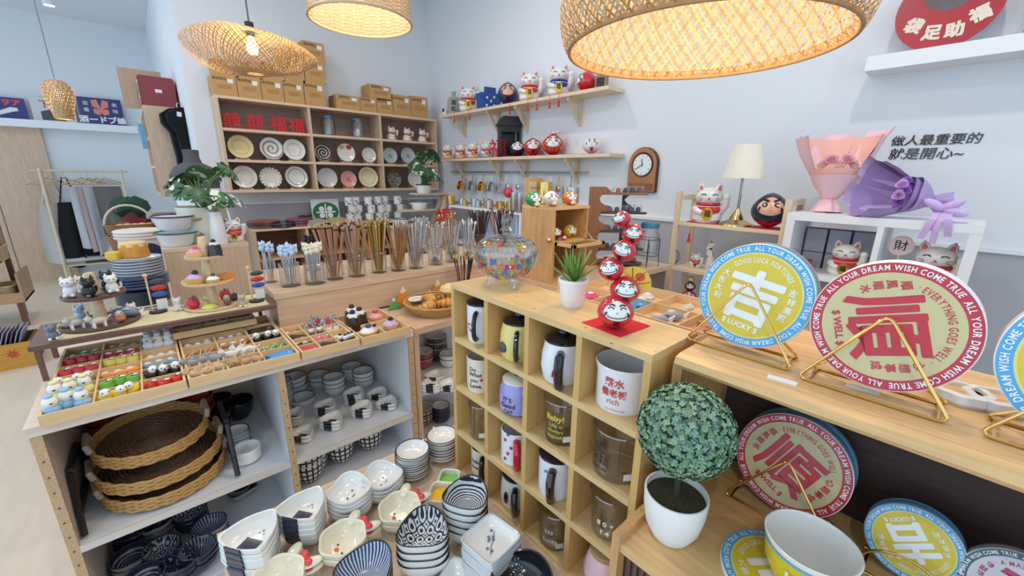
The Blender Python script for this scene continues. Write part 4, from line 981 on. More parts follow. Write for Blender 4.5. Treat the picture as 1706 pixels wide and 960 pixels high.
# ---------------------------------------------------------------- daruma helper
def egg(R, H, a, v):      # point on the doll; a = angle from the front (-y), v = 0..1 up
    s = math.sin(PI * min(1, max(0, v))) ** 0.62 if 0 < v < 1 else 0
    r = R * s * (1.06 - 0.12 * v); return (r * math.sin(a), -r * math.cos(a), H * v)
def daruma(label, loc, R, H, body, face=M_cer, rz=0.0, group=None, mouth=True, smile=False, tilt=0.0, gold=False, cat='daruma', eyes=True, roll=0.0, stern=False, knot=False):
    t = thing('daruma_doll', label, cat, loc, rz, group, rx=tilt, ry=roll)
    MB().lathe([(R * math.sin(PI * i / 20) ** 0.62 * (1.06 - 0.12 * i / 20) if 0 < i < 20 else 0, H * i / 20) for i in range(21)], 32).build('body', body, t)
    def on(off): return lambda u, v: Vector(egg(R + off, H, u / R * 1.05, 0.5 + (v) / H))
    sub = 20
    MB().fan(ell(0, 0.13 * H, R * 0.72, H * 0.25, 28), on(0.0012 + R * 0.008), 0, 6).build('face', face, t)
    ft = Bq = MB(); o2 = 0.002 + R * 0.016
    for s in (-1, 1):
        if smile: Bq.tube([on(o2)(s * R * 0.34 + R * 0.16 * math.cos(q), H * 0.19 + H * 0.05 * math.sin(q)) for q in (PI * i / 6 for i in range(7))], R * 0.028, 5, 0)
        elif eyes:
            Bq.fan(ell(s * R * 0.32, 0.17 * H, R * 0.15, H * 0.06, 14), on(o2), 0, 2)
            Bq.fan(ell(s * R * 0.33, 0.17 * H, R * 0.06, H * 0.024, 10), on(o2 + 0.0006), 1, 2)
        bz = 0.27 if not stern else 0.26
        Bq.tube([on(o2)(s * R * (0.14 + 0.4 * q), H * (bz + (0.03 * math.sin(PI * q) if not stern else 0.06 * q))) for q in (i / 5 for i in range(6))], R * (0.045 if not stern else 0.075), 5, 0)
        Bq.tube([on(o2)(s * R * (0.5 + 0.08 * math.sin(PI * q)), H * (0.1 - 0.1 * q)) for q in (i / 4 for i in range(5))], R * 0.05, 5, 0)
    if smile: Bq.tube([on(o2)(R * 0.45 * math.cos(q), H * 0.02 + H * 0.06 * math.sin(q)) for q in (PI + PI * i / 8 for i in range(9))], R * 0.026, 5, 0)
    else: Bq.fan(ell(0, 0.02 * H, R * 0.1, H * 0.02, 10), on(o2), 2, 2)
    Bq.fan(ell(0, 0.1 * H, R * 0.05, H * 0.025, 8), on(o2), 2, 2)
    Bq.build('face_paint', [M_ink, M_cer, cm(214, 130, 130)], t)
    if gold:
        Bq = MB()
        for x in (-0.35, 0, 0.35): Bq.tube([on(o2)(R * x, -H * 0.16), on(o2)(R * x * 0.9, -H * 0.24), on(o2)(R * x * 0.8, -H * 0.31)], R * 0.05, 5, 0)
        for s in (-1, 1): Bq.tube([on(o2)(s * R * (0.8 + 0.1 * math.sin(q)), H * 0.05 - H * 0.09 * q) for q in (i * 0.5 for i in range(7))], R * 0.035, 5, 0)
        Bq.build('gold_lines', mat('gold_paint', srgb(216, 170, 70), 0.3, 0.6), t)
    else:
        MB().text('福', R * 0.42, fn=lambda u, v: on(o2)(u, v - H * 0.33), bold=0.02).build('fortune_mark', M_ink, t)
    if knot:
        Bq = MB().ball((0, 0, H * 1.02), (R * 0.36, R * 0.3, R * 0.16), 0, None, 12, 6)
        for s in (-1, 1): Bq.ball((s * R * 0.34, 0, H * 1.08), (R * 0.2, R * 0.16, R * 0.14), 0, None, 10, 6)
        Bq.build('top_knot', pattern('knot_print', (236, 232, 226), (60, 50, 50), 'noise', 90, 0.06), t)
    return t
M_dred = mat('daruma_red', srgb(206, 44, 56), 0.18, coat=0.5)
p = G(1026, 541, RZ1)
t = thing('felt_mat', 'square red felt mat under the tower of daruma dolls', 'mat', (p.x, p.y, RZ1), 0.05)
MB().prism([(-0.046, -0.036), (0.036, -0.044), (0.046, 0.034), (-0.036, 0.044)], 0, 0.0012).build('felt', cm(214, 36, 48, 0.9), t, smooth=False)
mp = MPP((p.x, p.y, 1.36))
DT = [(1025.6, 519, 59, 'biggest grinning red daruma at the bottom of the leaning tower'), (1040, 482.5, 48, 'second red daruma from the bottom of the tower holding a yellow fan'), (1021, 448.5, 41, 'third red daruma from the bottom, leaning left in the tower'),
      (1035, 416, 38.5, 'fourth red daruma of the tower, middle-sized and laughing'), (1053, 390, 34.5, 'fifth red daruma of the tower, tilted beside the tiered stand'), (1040, 365, 29, 'smallest red daruma on the very top of the tower')]
for k, (px, py, w, lab) in enumerate(DT):
    q = GD(px, py, depth((p.x, p.y, 1.36)))
    R = w * mp / 2 * 1.03; H = R * 1.95
    ro = [0, 0.05, -0.15, 0.3, 0.12, -0.25][k]
    z = RZ1 + 0.0014 if k == 0 else q.z - H / 2
    daruma(lab, (q.x, q.y, z), R, H, M_dred, rz=FACE((q.x, q.y)) + [0.1, 0.1, -0.15, -0.3, 0.0, -0.4][k], group='daruma tower', smile=True, roll=ro)
q = GD(1055, 462, depth((p.x, p.y, 1.36)))
t = thing('paper_fan', 'tiny yellow folding fan held by the daruma tower', 'fan', (q.x, q.y, q.z - 0.012), FACE((q.x, q.y)) + 0.2, ry=0.35)
out = [(0, 0)] + [(0.03 * math.cos(a), 0.03 * math.sin(a)) for a in (0.1 + 2.5 * i / 12 for i in range(13))]
MB().prism(out, -0.0008, 0.0008, 0, UP).build('leaf', cm(236, 190, 60, 0.5), t, smooth=False)
MB().prism(ell(0.006, 0.016, 0.008, 0.007, 14), 0.0009, 0.0014, 0, UP).build('painted_dot', cm(210, 80, 50, 0.5), t, smooth=False)
for a in (0.5, 1.2, 2.0): MB().tube([(0, -0.0012, 0), (0.029 * math.cos(a), -0.0012, 0.029 * math.sin(a))], 0.0005, 5).build('rib', M_ink, t)

# ================================================================== round lucky coasters in gold wire stands
def ring_text(Bq, st, R, size, mi, start, span=None, gap=0.12, bold=0.02, M=None, y=-0.0034):
    """letters round a circle in the xz plane, tops outward, clockwise from angle start (0 = top)"""
    ws = []
    for ch in st:
        if ch == ' ': ws.append(0.34); continue
        v, f = glyphs(ch, bold); ws.append(max(q.x for q in v) - min(q.x for q in v) + gap)
    tot = sum(ws) * size
    k = (span * R / tot) if span else 1.0
    s = start * R if span is None else start * R
    for ch, w in zip(st, ws):
        w2 = w * size * k
        if ch != ' ':
            v, f = glyphs(ch, bold); cx = (max(q.x for q in v) + min(q.x for q in v)) / 2; a = (s + w2 / 2) / R
            vs = []
            for q in v:
                u = (q.x - cx) * size * min(1.0, k); r = R + q.y * size
                vs.append((r * math.sin(a) + u * math.cos(a), y, r * math.cos(a) - u * math.sin(a)))
            Bq.add(vs, f, mi, M)
        s += w2
def flat(Bq, st, size, x, z, mi=0, bold=0.02, rot=0.0, y=-0.0034):
    Bq.text(st, size, mi, Matrix.Translation((x, y, z)) @ RY(-rot) @ UP, bold)
CST = {'luck': dict(rim=(84, 166, 214), mid=(220, 194, 52), ink=(238, 238, 232), big='吉', top='· GOOD LUCK FORTUNES ·', bot='$ LUCKY $', l='大吉大利', r='吉祥高照', band=(226, 214, 120)),
       'well': dict(rim=(192, 50, 62), mid=(206, 192, 140), ink=(196, 48, 58), big='順', top='· EVERYTHING GOES WELL ·', bot='$ WELL $', l='順風順水', r='心想事成', band=(206, 192, 140)),
       'mass': dict(rim=(64, 92, 104), mid=(206, 202, 208), ink=(186, 60, 92), big='發', top='· A MASS FORTUNE ·', bot='$ RICH $', l='發財發福', r='恭喜發財', band=(206, 202, 208))}
CR = 0.075
def coaster(kind, label, loc, rz, tilt, turn, group=None):
    c = CST[kind]
    t = thing('round_coaster', label, 'coaster', loc, rz, group, rx=tilt)
    M = RY(turn)
    def disc(r, y0, y1): return MB().lathe([(0, -y1), (r * 0.985, -y1), (r, -y1 + 0.0008), (r, -y0), (0, -y0)], 56, 0, UP)
    MB().lathe([(0, -0.003), (CR * 0.985, -0.003), (CR, -0.002), (CR, 0.002), (CR * 0.985, 0.003), (0, 0.003)], 64, 0, UP).build('disc', cm(232, 230, 224, 0.35), t)
    MB().lathe([(CR * 0.83, 0), (CR * 0.985, 0)], 64, 0, T(0, -0.0031, 0) @ UP).build('rim_band', cm(*c['rim'], 0.3), t, smooth=False)
    MB().lathe([(CR * 0.80, 0), (CR * 0.83, 0)], 64, 0, T(0, -0.0031, 0) @ UP).build('pale_ring', cm(*c['band'], 0.3), t, smooth=False)
    MB().lathe([(0, 0), (CR * 0.80, 0)], 64, 0, T(0, -0.0031, 0) @ UP).build('printed_centre', cm(*c['mid'], 0.3), t, smooth=False)
    Bq = MB()
    for k in range(3): ring_text(Bq, 'ALL YOUR DREAM WISH COME TRUE ', CR * 0.868, CR * 0.118, 0, -0.35 + k * 2 * PI / 3, 2 * PI / 3 * 0.985, bold=0.022, M=M)
    Bq.build('rim_lettering', cm(242, 242, 240, 0.3), t, smooth=False)
    N = MB()
    def put(N, nm): MB().add(N.v, N.f, 0, M).build(nm, cm(*c['ink'], 0.3), t, smooth=False); return MB()
    ring_text(N, c['top'], CR * 0.64, CR * 0.135, 0, -0.95, 1.9, bold=0.02)
    N = put(N, 'slogan'); flat(N, c['bot'], CR * 0.14, 0, -CR * 0.66, bold=0.03); N = put(N, 'lower_word')
    for s, w in ((-1, c['l']), (1, c['r'])):
        N = MB()
        for i, ch in enumerate(w): flat(N, ch, CR * 0.14, s * CR * (0.6 + 0.04 * (1.5 - abs(1.5 - i))), CR * (0.22 - 0.16 * i), bold=0.02)
        put(N, 'side_characters')
    N = MB(); e_ = CR * (0.026 if c['big'] == '吉' else 0.016)
    for i_, (ux, uz) in enumerate(((0, 0), (1, 0), (-1, 0), (0, 1), (0, -1), (0.7, 0.7), (-0.7, 0.7), (0.7, -0.7), (-0.7, -0.7))): flat(N, c['big'], CR * 1.02, ux * e_, -CR * 0.40 + uz * e_, bold=0.01, y=-0.0034 - 0.00003 * i_)
    MB().add(N.v, N.f, 0, M).build('emblem', cm(*c['ink'], 0.3), t, smooth=False)
    return t
def spare(col, label, loc, rz, tilt, group):
    t = thing('round_coaster', label, 'coaster', loc, rz, group, rx=tilt)
    MB().lathe([(0, -0.003), (CR * 0.985, -0.003), (CR, -0.002), (CR, 0.002), (CR * 0.985, 0.003), (0, 0.003)], 64, 0, UP).build('disc', cm(*col, 0.4), t)
    return t
def rtri(w, h, r=0.006, n=5):
    P = [Vector((-w / 2, 0)), Vector((w / 2, 0)), Vector((0, h))]; out = []
    for i in range(3):
        a, b, c = P[i - 1], P[i], P[(i + 1) % 3]; u, v = (a - b).normalized(), (c - b).normalized()
        d = r * 2.0
        for k in range(n + 1):
            q = k / n; out.append(b + u * d * (1 - q) ** 2 + v * d * q ** 2)
    return out
def wire_stand(label, loc, w, h, rz=-PI / 2, arch=False, dep=0.05):
    t = thing('wire_stand', label, 'stand', loc, rz)
    r = 0.0019
    if arch: pts = [(-w / 2 + 0.004 * 0, 0), (-w / 2, h * 0.2)] + [(-w / 2 * math.cos(PI * i / 12), h * 0.25 + h * 0.75 * math.sin(PI * i / 12)) for i in range(13)] + [(w / 2, 0.0)]
    else: pts = [(q.x, q.y) for q in rtri(w, h)]
    MB().tube([(x, z * 0.12, z + r) for x, z in pts], r, 8, closed=True).build('front_frame', M_gold, t)
    MB().tube([(x * 0.96, dep - z * 0.10, z * 0.55 + r) for x, z in pts], r, 8, closed=True).build('rear_frame', M_gold, t)
    for s in (-1, 1): MB().tube([(s * w * 0.42, 0, r), (s * w * 0.42, dep * 0.5, r + 0.002), (s * w * 0.41, dep, r)], r, 8).build('base_rail', M_gold, t)
    return t
TL = -0.24
def set_of(x, yc, z, kind, turn, lab, spares, glab, slab_, stand_lab, w, h, arch=False):
    wire_stand(stand_lab, (x, yc, z), w, h, arch=arch)
    def at(k): return (x + 0.020 + 0.0068 * k + CR * math.sin(-TL) * 0.9, yc, z + 0.0055 + CR * math.cos(TL) + 0.004)
    coaster(kind, lab, at(0), -PI / 2, TL, turn, glab)
    for k, col in enumerate(spares): spare(col, slab_ + (', %s behind' % ORD[k] if len(spares) > 1 else ''), at(k + 1), -PI / 2, TL, glab)
yA = (0.263 + 0.12) / 2; yB = (0.11 - 0.026) / 2
set_of(0.602, yA, UZ, 'luck', 0.16, 'yellow and blue lucky coaster in the gold stand nearest the daruma', [(120, 190, 200), (70, 150, 160), (214, 130, 130)], 'coasters, first gold stand', 'coaster edge behind the yellow one nearest the daruma', 'gold triangular wire stand nearest the daruma tower', 0.145, 0.105)
set_of(0.589, yB, UZ, 'well', 1.25, 'large red and cream coaster leaning beside the yellow one on the upper shelf', [(236, 232, 228)] * 3, 'coasters, second gold stand', 'white coaster edge behind the upper red one', 'gold triangular wire stand holding the upper red coaster', 0.138, 0.10)
set_of(0.589, -0.045 - 0.07, UZ, 'luck', -0.5, 'yellow and blue coaster cut by the picture edge on the upper shelf', [(220, 190, 190)] * 2, 'coasters, third gold stand', 'coaster edge behind the yellow one at the picture edge', 'gold triangular wire stand cut by the picture edge', 0.14, 0.10)
set_of(0.636, 0.11, LZ, 'well', 0.45, 'red and cream coaster in the lower shelf behind the ball bush', [(70, 130, 170), (60, 116, 150), (130, 160, 180), (60, 110, 140)], 'coasters, lower gold stand', 'blue coaster edge stacked behind the lower red one', 'gold wire stand on the lower shelf behind the white cup', 0.146, 0.10)
CRB = CR; CR = 0.047
q = GX(1517, 915, 0.665)
set_of(0.632, q.y, LZ, 'luck', 2.5, 'small upside-down yellow coaster with arched gold stand on the lower shelf', [(70, 130, 170), (80, 140, 180)], 'coasters, arched gold stand', 'blue coaster edge behind the upside-down yellow one', 'gold arched wire stand around the upside-down coaster', 0.085, 0.045, arch=True)
q = GX(1700, 980, 0.665)
set_of(0.632, q.y, LZ, 'mass', 0.2, 'small grey and magenta coaster in the bottom picture corner', [(120, 120, 130)], 'coasters, corner stand', 'coaster edge behind the grey corner one', 'gold wire stand in the bottom picture corner', 0.085, 0.04)
CR = CRB
# white cup on a flat coaster
cx, cy = 0.548, 0.052
coaster('luck', 'yellow coaster lying flat under the white cup', (cx - 0.008, cy + 0.016, LZ + 0.003), 0.0, -PI / 2, 0.7)
t = thing('lucky_cup', 'round cup white inside and yellow outside standing on a coaster', 'cup', (cx, cy, LZ + 0.0065))
MB().lathe([(0, 0), (0.028, 0), (0.034, 0.004), (0.045, 0.03), (0.049, 0.062)], 48).build('body', cm(226, 200, 40, 0.25), t)
MB().lathe([(0.0491, 0.054), (0.0496, 0.058)], 48).build('blue_line', cm(110, 180, 214, 0.3), t)
MB().lathe([(0.049, 0.0585), (0.0505, 0.0645), (0.0485, 0.0655), (0.0465, 0.062), (0.042, 0.03), (0.03, 0.008), (0, 0.006)], 48).build('lining', M_cer, t)
for st, off in (('順', -0.55), ('發', 0.3)): MB().text(st, 0.034, bold=0.04, fn=lambda u, v, off=off: ((0.0375 + (0.014 + v) * 0.24 + 0.0022) * math.cos(AF + off + u / 0.046), (0.0375 + (0.014 + v) * 0.24 + 0.0022) * math.sin(AF + off + u / 0.046), 0.016 + v)).build('lettering', cm(240, 240, 236, 0.3), t)

# ---------------------------------------------------------------- ball bush in white pot
p = G(1117, 890, LZ)
mp = MPP((p.x, p.y, 1.05))
t = thing('topiary', 'round clipped green ball bush in a white egg-shaped pot', 'plant', (p.x, p.y, LZ))
pr = 54 * mp * 0.93; ph = pr * 1.75
MB().lathe([(0, 0), (pr * 0.52, 0), (pr * 0.62, ph * 0.03), (pr * 0.86, ph * 0.3), (pr * 0.97, ph * 0.65), (pr, ph * 0.97), (pr * 0.99, ph), (pr * 0.94, ph), (pr * 0.92, ph * 0.85)], 44).build('pot', mat('pot_cream', srgb(238, 236, 230), 0.35), t)
MB().lathe([(pr * 0.94, ph * 0.86), (pr * 0.6, ph * 0.88), (0, ph * 0.9)], 30).build('soil', mat('moss_soil', srgb(66, 62, 38), 0.95, var=0.5, scale=400, bump=0.6), t)
bz = GD(1135, 700, depth((p.x, p.y, 1.09))); br = 84 * mp * 0.86
MB().tube([(0, 0, ph * 0.8), (0.0, 0, bz.z - LZ)], 0.004, 8).build('stem', cm(60, 54, 44, 0.8), t)
Bq = MB(); rr = random.Random(3)
cz = bz.z - LZ
Bq.ball((0, 0, cz), br * 0.86, 2, None, 24, 16)
N = 1900
for k in range(N):
    v = 1 - 2 * (k + 0.5) / N; a = k * 2.39996; d = Vector((math.sqrt(1 - v * v) * math.cos(a), math.sqrt(1 - v * v) * math.sin(a), v))
    d = (d + Vector((rr.gauss(0, 0.04), rr.gauss(0, 0.04), rr.gauss(0, 0.04)))).normalized()
    c = Vector((0, 0, cz)) + d * br * rr.uniform(0.90, 1.0)
    u = d.orthogonal().normalized(); w = d.cross(u); s = rr.uniform(0.0024, 0.0037); ph0 = rr.random() * 6.28; mi = rr.choice([0, 0, 1, 1, 2, 3])
    for j in range(4):
        q = ph0 + j * PI / 2; e = (u * math.cos(q) + w * math.sin(q)); g = d.cross(e)
        Bq.add([c, c + e * s * 0.45 + g * s * 0.5 + d * s * 0.3, c + e * s * 1.05 + g * s * 0.5 + d * s * 0.6, c + e * s * 1.35 + d * s * 0.7, c + e * s * 1.05 - g * s * 0.5 + d * s * 0.6, c + e * s * 0.45 - g * s * 0.5 + d * s * 0.3], [(0, 5, 4, 3, 2, 1)], mi)
o = Bq.build('foliage', [cm(116, 148, 112, 0.6), cm(140, 168, 134, 0.6), cm(76, 108, 80, 0.6), cm(122, 156, 142, 0.6)], t); o['kind'] = 'stuff'
for k, (px, py) in enumerate(((1598, 664), (1655, 676))):
    p = G(px, py, UZ)
    t = thing('cloud_trivet', 'white scalloped trivet with wooden centre lying %s' % ('behind the upper red coaster', 'behind the coaster at the picture edge')[k], 'trivet', (min(p.x, 0.755), p.y, UZ))
    MB().lathe([(0, 0), (0.026, 0), (0.028, 0.004), (0.026, 0.012), (0.019, 0.013), (0.018, 0.008), (0, 0.008)], 40, shape=lambda a: 1 + 0.05 * math.cos(8 * a)).build('rim', M_cer, t)
    MB().cyl(0.018, 0.008, 0.0095, n=24).build('centre', M_bam, t)

# ================================================================== inside the tray counter
SHZ = 0.667
M_rat = mat('rattan_brown', srgb(118, 88, 66), 0.6, var=0.35, scale=140)
M_rat2 = mat('rattan_gold', srgb(196, 148, 86), 0.55, var=0.25, scale=120)
def rattan_tray(label, loc, R, tilt, rz):
    t = thing('rattan_tray', label, 'tray', loc, rz, 'round rattan trays in the counter', rx=tilt)
    Bq = MB()
    for k in range(15): r = R * (0.06 + 0.92 * k / 14); Bq.tube([(r * math.cos(a), r * math.sin(a), 0.004 + 0.0012 * math.cos(16 * a + PI * k)) for a in (2 * PI * i / 56 for i in range(56))], R * 0.036, 5, 0, closed=True)
    Bq.build('woven_base', M_rat, t)
    Bq = MB()
    for k in range(6): Bq.tube([((R + 0.0018 * math.cos(22 * a + PI * k)) * math.cos(a), (R + 0.0018 * math.cos(22 * a + PI * k)) * math.sin(a), 0.004 + k * 0.0055) for a in (2 * PI * i / 88 for i in range(88))], 0.0036, 5, 0, closed=True)
    Bq.build('woven_rim', M_rat2, t)
    for s in (-1, 1):
        MB().tube([(s * R, -0.03, 0.032), (s * (R + 0.004), -0.03, 0.05), (s * (R + 0.004), 0.03, 0.05), (s * R, 0.03, 0.032)], 0.007, 8, 0).build('handle', wood('handle_grey', (170, 150, 132), 0.15, 1), t)
rattan_tray('lowest of three round rattan trays in the black stand', (-0.075, 1.352, SHZ + 0.014), 0.132, 0.05, 0.15)
rattan_tray('middle of three round rattan trays in the black stand', (-0.078, 1.36, SHZ + 0.062), 0.132, 0.05, 0.1)
rattan_tray('top round rattan tray with wooden grips in the black stand', (-0.085, 1.368, SHZ + 0.128), 0.118, 0.08, 0.05)
t = thing('dish_stand', 'black metal frame holding the three rattan trays', 'stand', (-0.08, 1.36, SHZ))
for s in (-1, 1):
    f = MB()
    for (y0, z0, y1, z1) in ((-0.13, 0, -0.085, 0.15), (0.1, 0, 0.06, 0.15), (-0.085, 0.15, 0.06, 0.15), (-0.12, 0.05, 0.09, 0.05)):
        f.tube([(s * 0.152, y0, z0 + 0.006), (s * 0.152, y1, z1)], 0.007, 6)
    f.build('side_frame', M_black, t)
for y in (0.0,): MB().tube([(-0.152, 0.135, 0.05), (0.152, 0.135, 0.05)], 0.006, 6).build('cross_bar', M_black, t)
M_rbowl = mat('red_bowl', srgb(150, 52, 40), 0.3, coat=0.2)
for k, (px, py, lab) in enumerate(((160, 765, 'leftmost red lacquer bowl behind the rattan trays'), (222, 735, 'middle red lacquer bowl behind the rattan trays'), (288, 708, 'red lacquer bowl behind the rattan trays beside the black bowls'))):
    x = (-0.185, -0.085, 0.02)[k]
    stack(lambda: bowl_of('red_bowl', 0.048, 0.055, M_rbowl, foot=0.5), (x, 1.57, SHZ), 4, 0.034, 0, lab, lab.replace('red lacquer bowl', 'lower red lacquer bowl'), 'bowl', 'red lacquer bowls, stack %s' % ('by the panel', 'in the middle', 'by the black bowls')[k])
p = G(345, 730, SHZ)
stack(lambda: bowl_of('black_bowl', 0.046, 0.055, M_ink, foot=0.55), (p.x + 0.03, p.y - 0.0, SHZ), 2, 0.028, 0, 'upper black bowl of the pair beside the rattan trays', 'lower black bowl of the pair beside the rattan trays', 'bowl', 'paired black bowls')
p = G(388, 697, SHZ)
single(lambda: bowl_of('black_bowl', 0.05, 0.062, M_ink, foot=0.6), (p.x + 0.02, p.y, SHZ), 0, 'single deep black bowl standing in the back of the counter', 'bowl')
p = G(345, 668, SHZ)
single(lambda: bowl_of('black_bowl', 0.045, 0.062, M_ink, foot=0.6), (0.08, 1.64, SHZ), 0, 'black bowl half hidden behind the black pair', 'bowl')
p = G(398, 742, SHZ)
stack(lambda: bowl_of('small_saucer', 0.036, 0.016, M_cer, M_cer, M_navy, foot=0.5), (p.x, p.y, SHZ), 8, 0.0055, 0, 'small white saucer topping the rear stack by the white divider', 'small dark-edged saucer in the rear stack by the divider', 'saucer', 'small saucers, rear stack')
p = G(414, 768, SHZ)
stack(lambda: bowl_of('small_saucer', 0.036, 0.016, M_cer, M_cer, M_cer, foot=0.5), (p.x, p.y, SHZ), 6, 0.0062, 0, 'small white saucer topping the front stack by the divider', 'small white saucer in the front stack by the divider', 'saucer', 'small saucers, front stack')
# navy bowls on the shelf below
LWZ = 0.40
M_nv = [pattern('navy_flower', (34, 38, 62), (150, 158, 184), 'noise', 160, 0.1), pattern('navy_ring', (40, 44, 58), (150, 156, 166), 'rings', 900, 0.4), pattern('navy_rad', (46, 52, 80), (170, 178, 200), 'radial', 30, 0.3), pattern('navy_lat', (40, 42, 56), (176, 178, 186), 'lattice', 150, 0.3)]
M_cream2 = mat('stoneware', srgb(168, 162, 152), 0.3)
NB = [(205, 905, 0, 'floral'), (265, 880, 0, 'pale floral'), (322, 862, 3, 'dark lattice'), (355, 885, 2, 'ink blue'), (275, 925, 3, 'grey lattice'), (210, 945, 1, 'ring lined'), (335, 925, 2, 'brush striped'), (248, 985, 1, 'grey ringed'), (310, 985, 0, 'blue mottled')]
for k, (px, py, mi, w) in enumerate(NB):
    p = G(px, py + 14, LWZ + 0.01)
    x, y = min(0.15, max(-0.19, p.x)), min(1.64, max(1.26, p.y))
    sh = None if k % 3 else (lambda a: 1 + 0.03 * math.cos(5 * a))
    stack(lambda: bowl_of('navy_bowl', 0.045, 0.038, M_cream2 if k % 2 else M_navy, M_nv[mi], M_navy, foot=0.45, shape=sh), (x, y, LWZ), 3, 0.016, k, '%s navy bowl topping one of the low shelf stacks' % w, 'lower bowl beneath the %s navy one on the low shelf' % w, 'bowl', 'navy bowls, %s stack' % w)
for (px, py, lab) in ((392, 812, 'half-moon navy dish standing at the back of the low shelf'), (420, 828, 'folded square navy dish beside the half-moon dish')):
    p = G(px, py + 10, LWZ + 0.07); y = min(1.66, p.y)
    single(lambda: bowl_of('navy_dish', 0.042, 0.03, M_cream2, M_nv[0], M_navy, shape=polyshape(4, 6) if 'square' in lab else (lambda a: 1.0 if math.sin(a) > 0 else 0.6), foot=0.6), (0.09 if 'half' in lab else 0.155, 1.52 if 'half' in lab else 1.46, LWZ), 0.3, lab, 'dish')
# right-hand compartment: white bowls and rice-ball dishes
def rim_bowl(r=0.036, h=0.036): return bowl_of('white_bowl', r, h, M_cer, mat('grey_white', srgb(214, 214, 212), 0.2), M_ink, foot=0.5)
def wb(px, py, n, dz, r, h, lab, lo, grp):
    p = G(px, py, SHZ); y = min(1.66, p.y); x = p.x
    stack(lambda: rim_bowl(r, h), (max(x, 0.262), y, SHZ), n, dz, 0, lab, lo, 'bowl', grp)
wb(458, 686, 13, 0.0075, 0.036, 0.02, 'thin bowl topping the tall stack at the counter divider', 'thin white bowl in the tall stack at the counter divider', 'tall stack of thin bowls')
wb(494, 655, 3, 0.018, 0.041, 0.04, 'black-rimmed white bowl topping the stack behind the low single bowl', 'black-rimmed bowl lower in the stack behind the low single bowl', 'rimmed bowls behind the single bowl')
wb(506, 675, 1, 0, 0.043, 0.036, 'single low black-rimmed white bowl in the counter', '', 'single rimmed bowl')
wb(534, 645, 2, 0.018, 0.042, 0.04, 'black-rimmed white bowl half behind the printed stack', 'lower black-rimmed bowl half behind the printed stack', 'rimmed bowls, back pair')
wb(559, 656, 3, 0.017, 0.041, 0.04, 'black-rimmed white bowl topping the stack in the middle of the compartment', 'black-rimmed bowl lower in the middle stack', 'rimmed bowls, middle stack')
wb(588, 634, 2, 0.018, 0.042, 0.05, 'black-rimmed white bowl at the very back near the white side', 'lower black-rimmed bowl at the very back', 'rimmed bowls, rear pair')
wb(607, 644, 3, 0.016, 0.041, 0.04, 'black-rimmed white bowl topping the stack near the white side', 'black-rimmed bowl lower in the stack near the white side', 'rimmed bowls by the side')
on = [(491, 706, 3, 'behind the front corner stack'), (545, 690, 3, 'in the middle of the shelf'), (593, 673, 4, 'near the printed bowls'), (631, 664, 2, 'at the back corner'), (499, 735, 2, 'at the divider front corner'), (555, 713, 3, 'front and centre'), (606, 693, 3, 'third along the shelf front'), (647, 680, 2, 'at the right-hand post')]
for px, py, n, w in on:
    p = G(px, py, SHZ)
    stack(lambda: onigiri_dish(0.031, 0.018, band=M_ink), (max(p.x, 0.262), p.y, SHZ), n, 0.0115, 0.75, 'small rice-ball dish with black patch topping the stack %s' % w, 'small rice-ball dish lower in the stack %s' % w, 'dish', 'rice-ball dishes %s' % w)
# checked deep bowls on the shelf below
M_chk = pattern('check_lines', (226, 224, 216), (26, 26, 30), 'check', 16, 0.5, n2=330)
for px, py, w in ((490, 810, 'at the divider'), (525, 785, 'second from the divider'), (570, 765, 'third from the divider'), (617, 744, 'nearest the side panel')):
    p = G(px, py, 0.50)
    stack(lambda: bowl_of('checked_bowl', 0.046, 0.075, M_chk, M_cer, M_cer, foot=0.5, curve=0.4), (max(0.27, p.x), p.y, 0.50), 2, 0.03, 0.3, 'deep black-checked bowl %s on the lower shelf' % w, 'lower black-checked bowl %s' % w, 'bowl', 'checked bowls %s' % w)
# next unit: bowls behind the mug rack
M_dotb = pattern('black_dots', (30, 30, 34), (224, 222, 216), 'zdots', 22, 0.55, n2=420)
BZ = 0.72
def nb(px, py, make, n, dz, lab, lo, cat, grp, z=BZ):
    p = G(px, py, z); stack(make, (p.x, min(1.44, p.y), z), n, dz, 0.4, lab, lo, cat, grp)
nb(728, 598, lambda: bowl_of('dotted_bowl', 0.046, 0.06, M_dotb, M_cer, M_cer, foot=0.5), 3, 0.026, 'black dotted deep bowl topping its stack under the croissant basket', 'black dotted bowl lower in its stack', 'bowl', 'black dotted bowls')
nb(706, 612, lambda: bowl_of('pink_bowl', 0.04, 0.045, cm(170, 96, 100, 0.3), M_cer, M_cer, foot=0.5), 2, 0.03, 'dusky pink bowl topping its pair beside the counter post', 'lower dusky pink bowl beside the counter post', 'bowl', 'dusky pink bowls')
nb(748, 610, lambda: rim_bowl(0.04, 0.04), 2, 0.02, 'plain white bowl beside the dotted stack under the basket', 'lower plain white bowl beside the dotted stack', 'bowl', 'plain bowls under the basket')
for px, py, n, w in ((725, 640, 3, 'behind, under the basket'), (712, 655, 3, 'at the post under the basket'), (748, 650, 2, 'pressed to the mug rack')):
    p = G(px, py, BZ); stack(lambda: onigiri_dish(0.031, 0.018, band=M_ink), (max(0.69, p.x), p.y, BZ), n, 0.0115, 0.75, 'small rice-ball dish with black patch topping the stack %s' % w, 'small rice-ball dish lower in the stack %s' % w, 'dish', 'rice-ball dishes %s' % w)
nb(735, 700, lambda: bowl_of('dark_saucer', 0.04, 0.02, M_navy, M_cer, M_ink, foot=0.5), 8, 0.008, 'dark saucer topping the stack low behind the mug rack', 'dark saucer in the stack low behind the mug rack', 'saucer', 'dark saucers', 0.45)
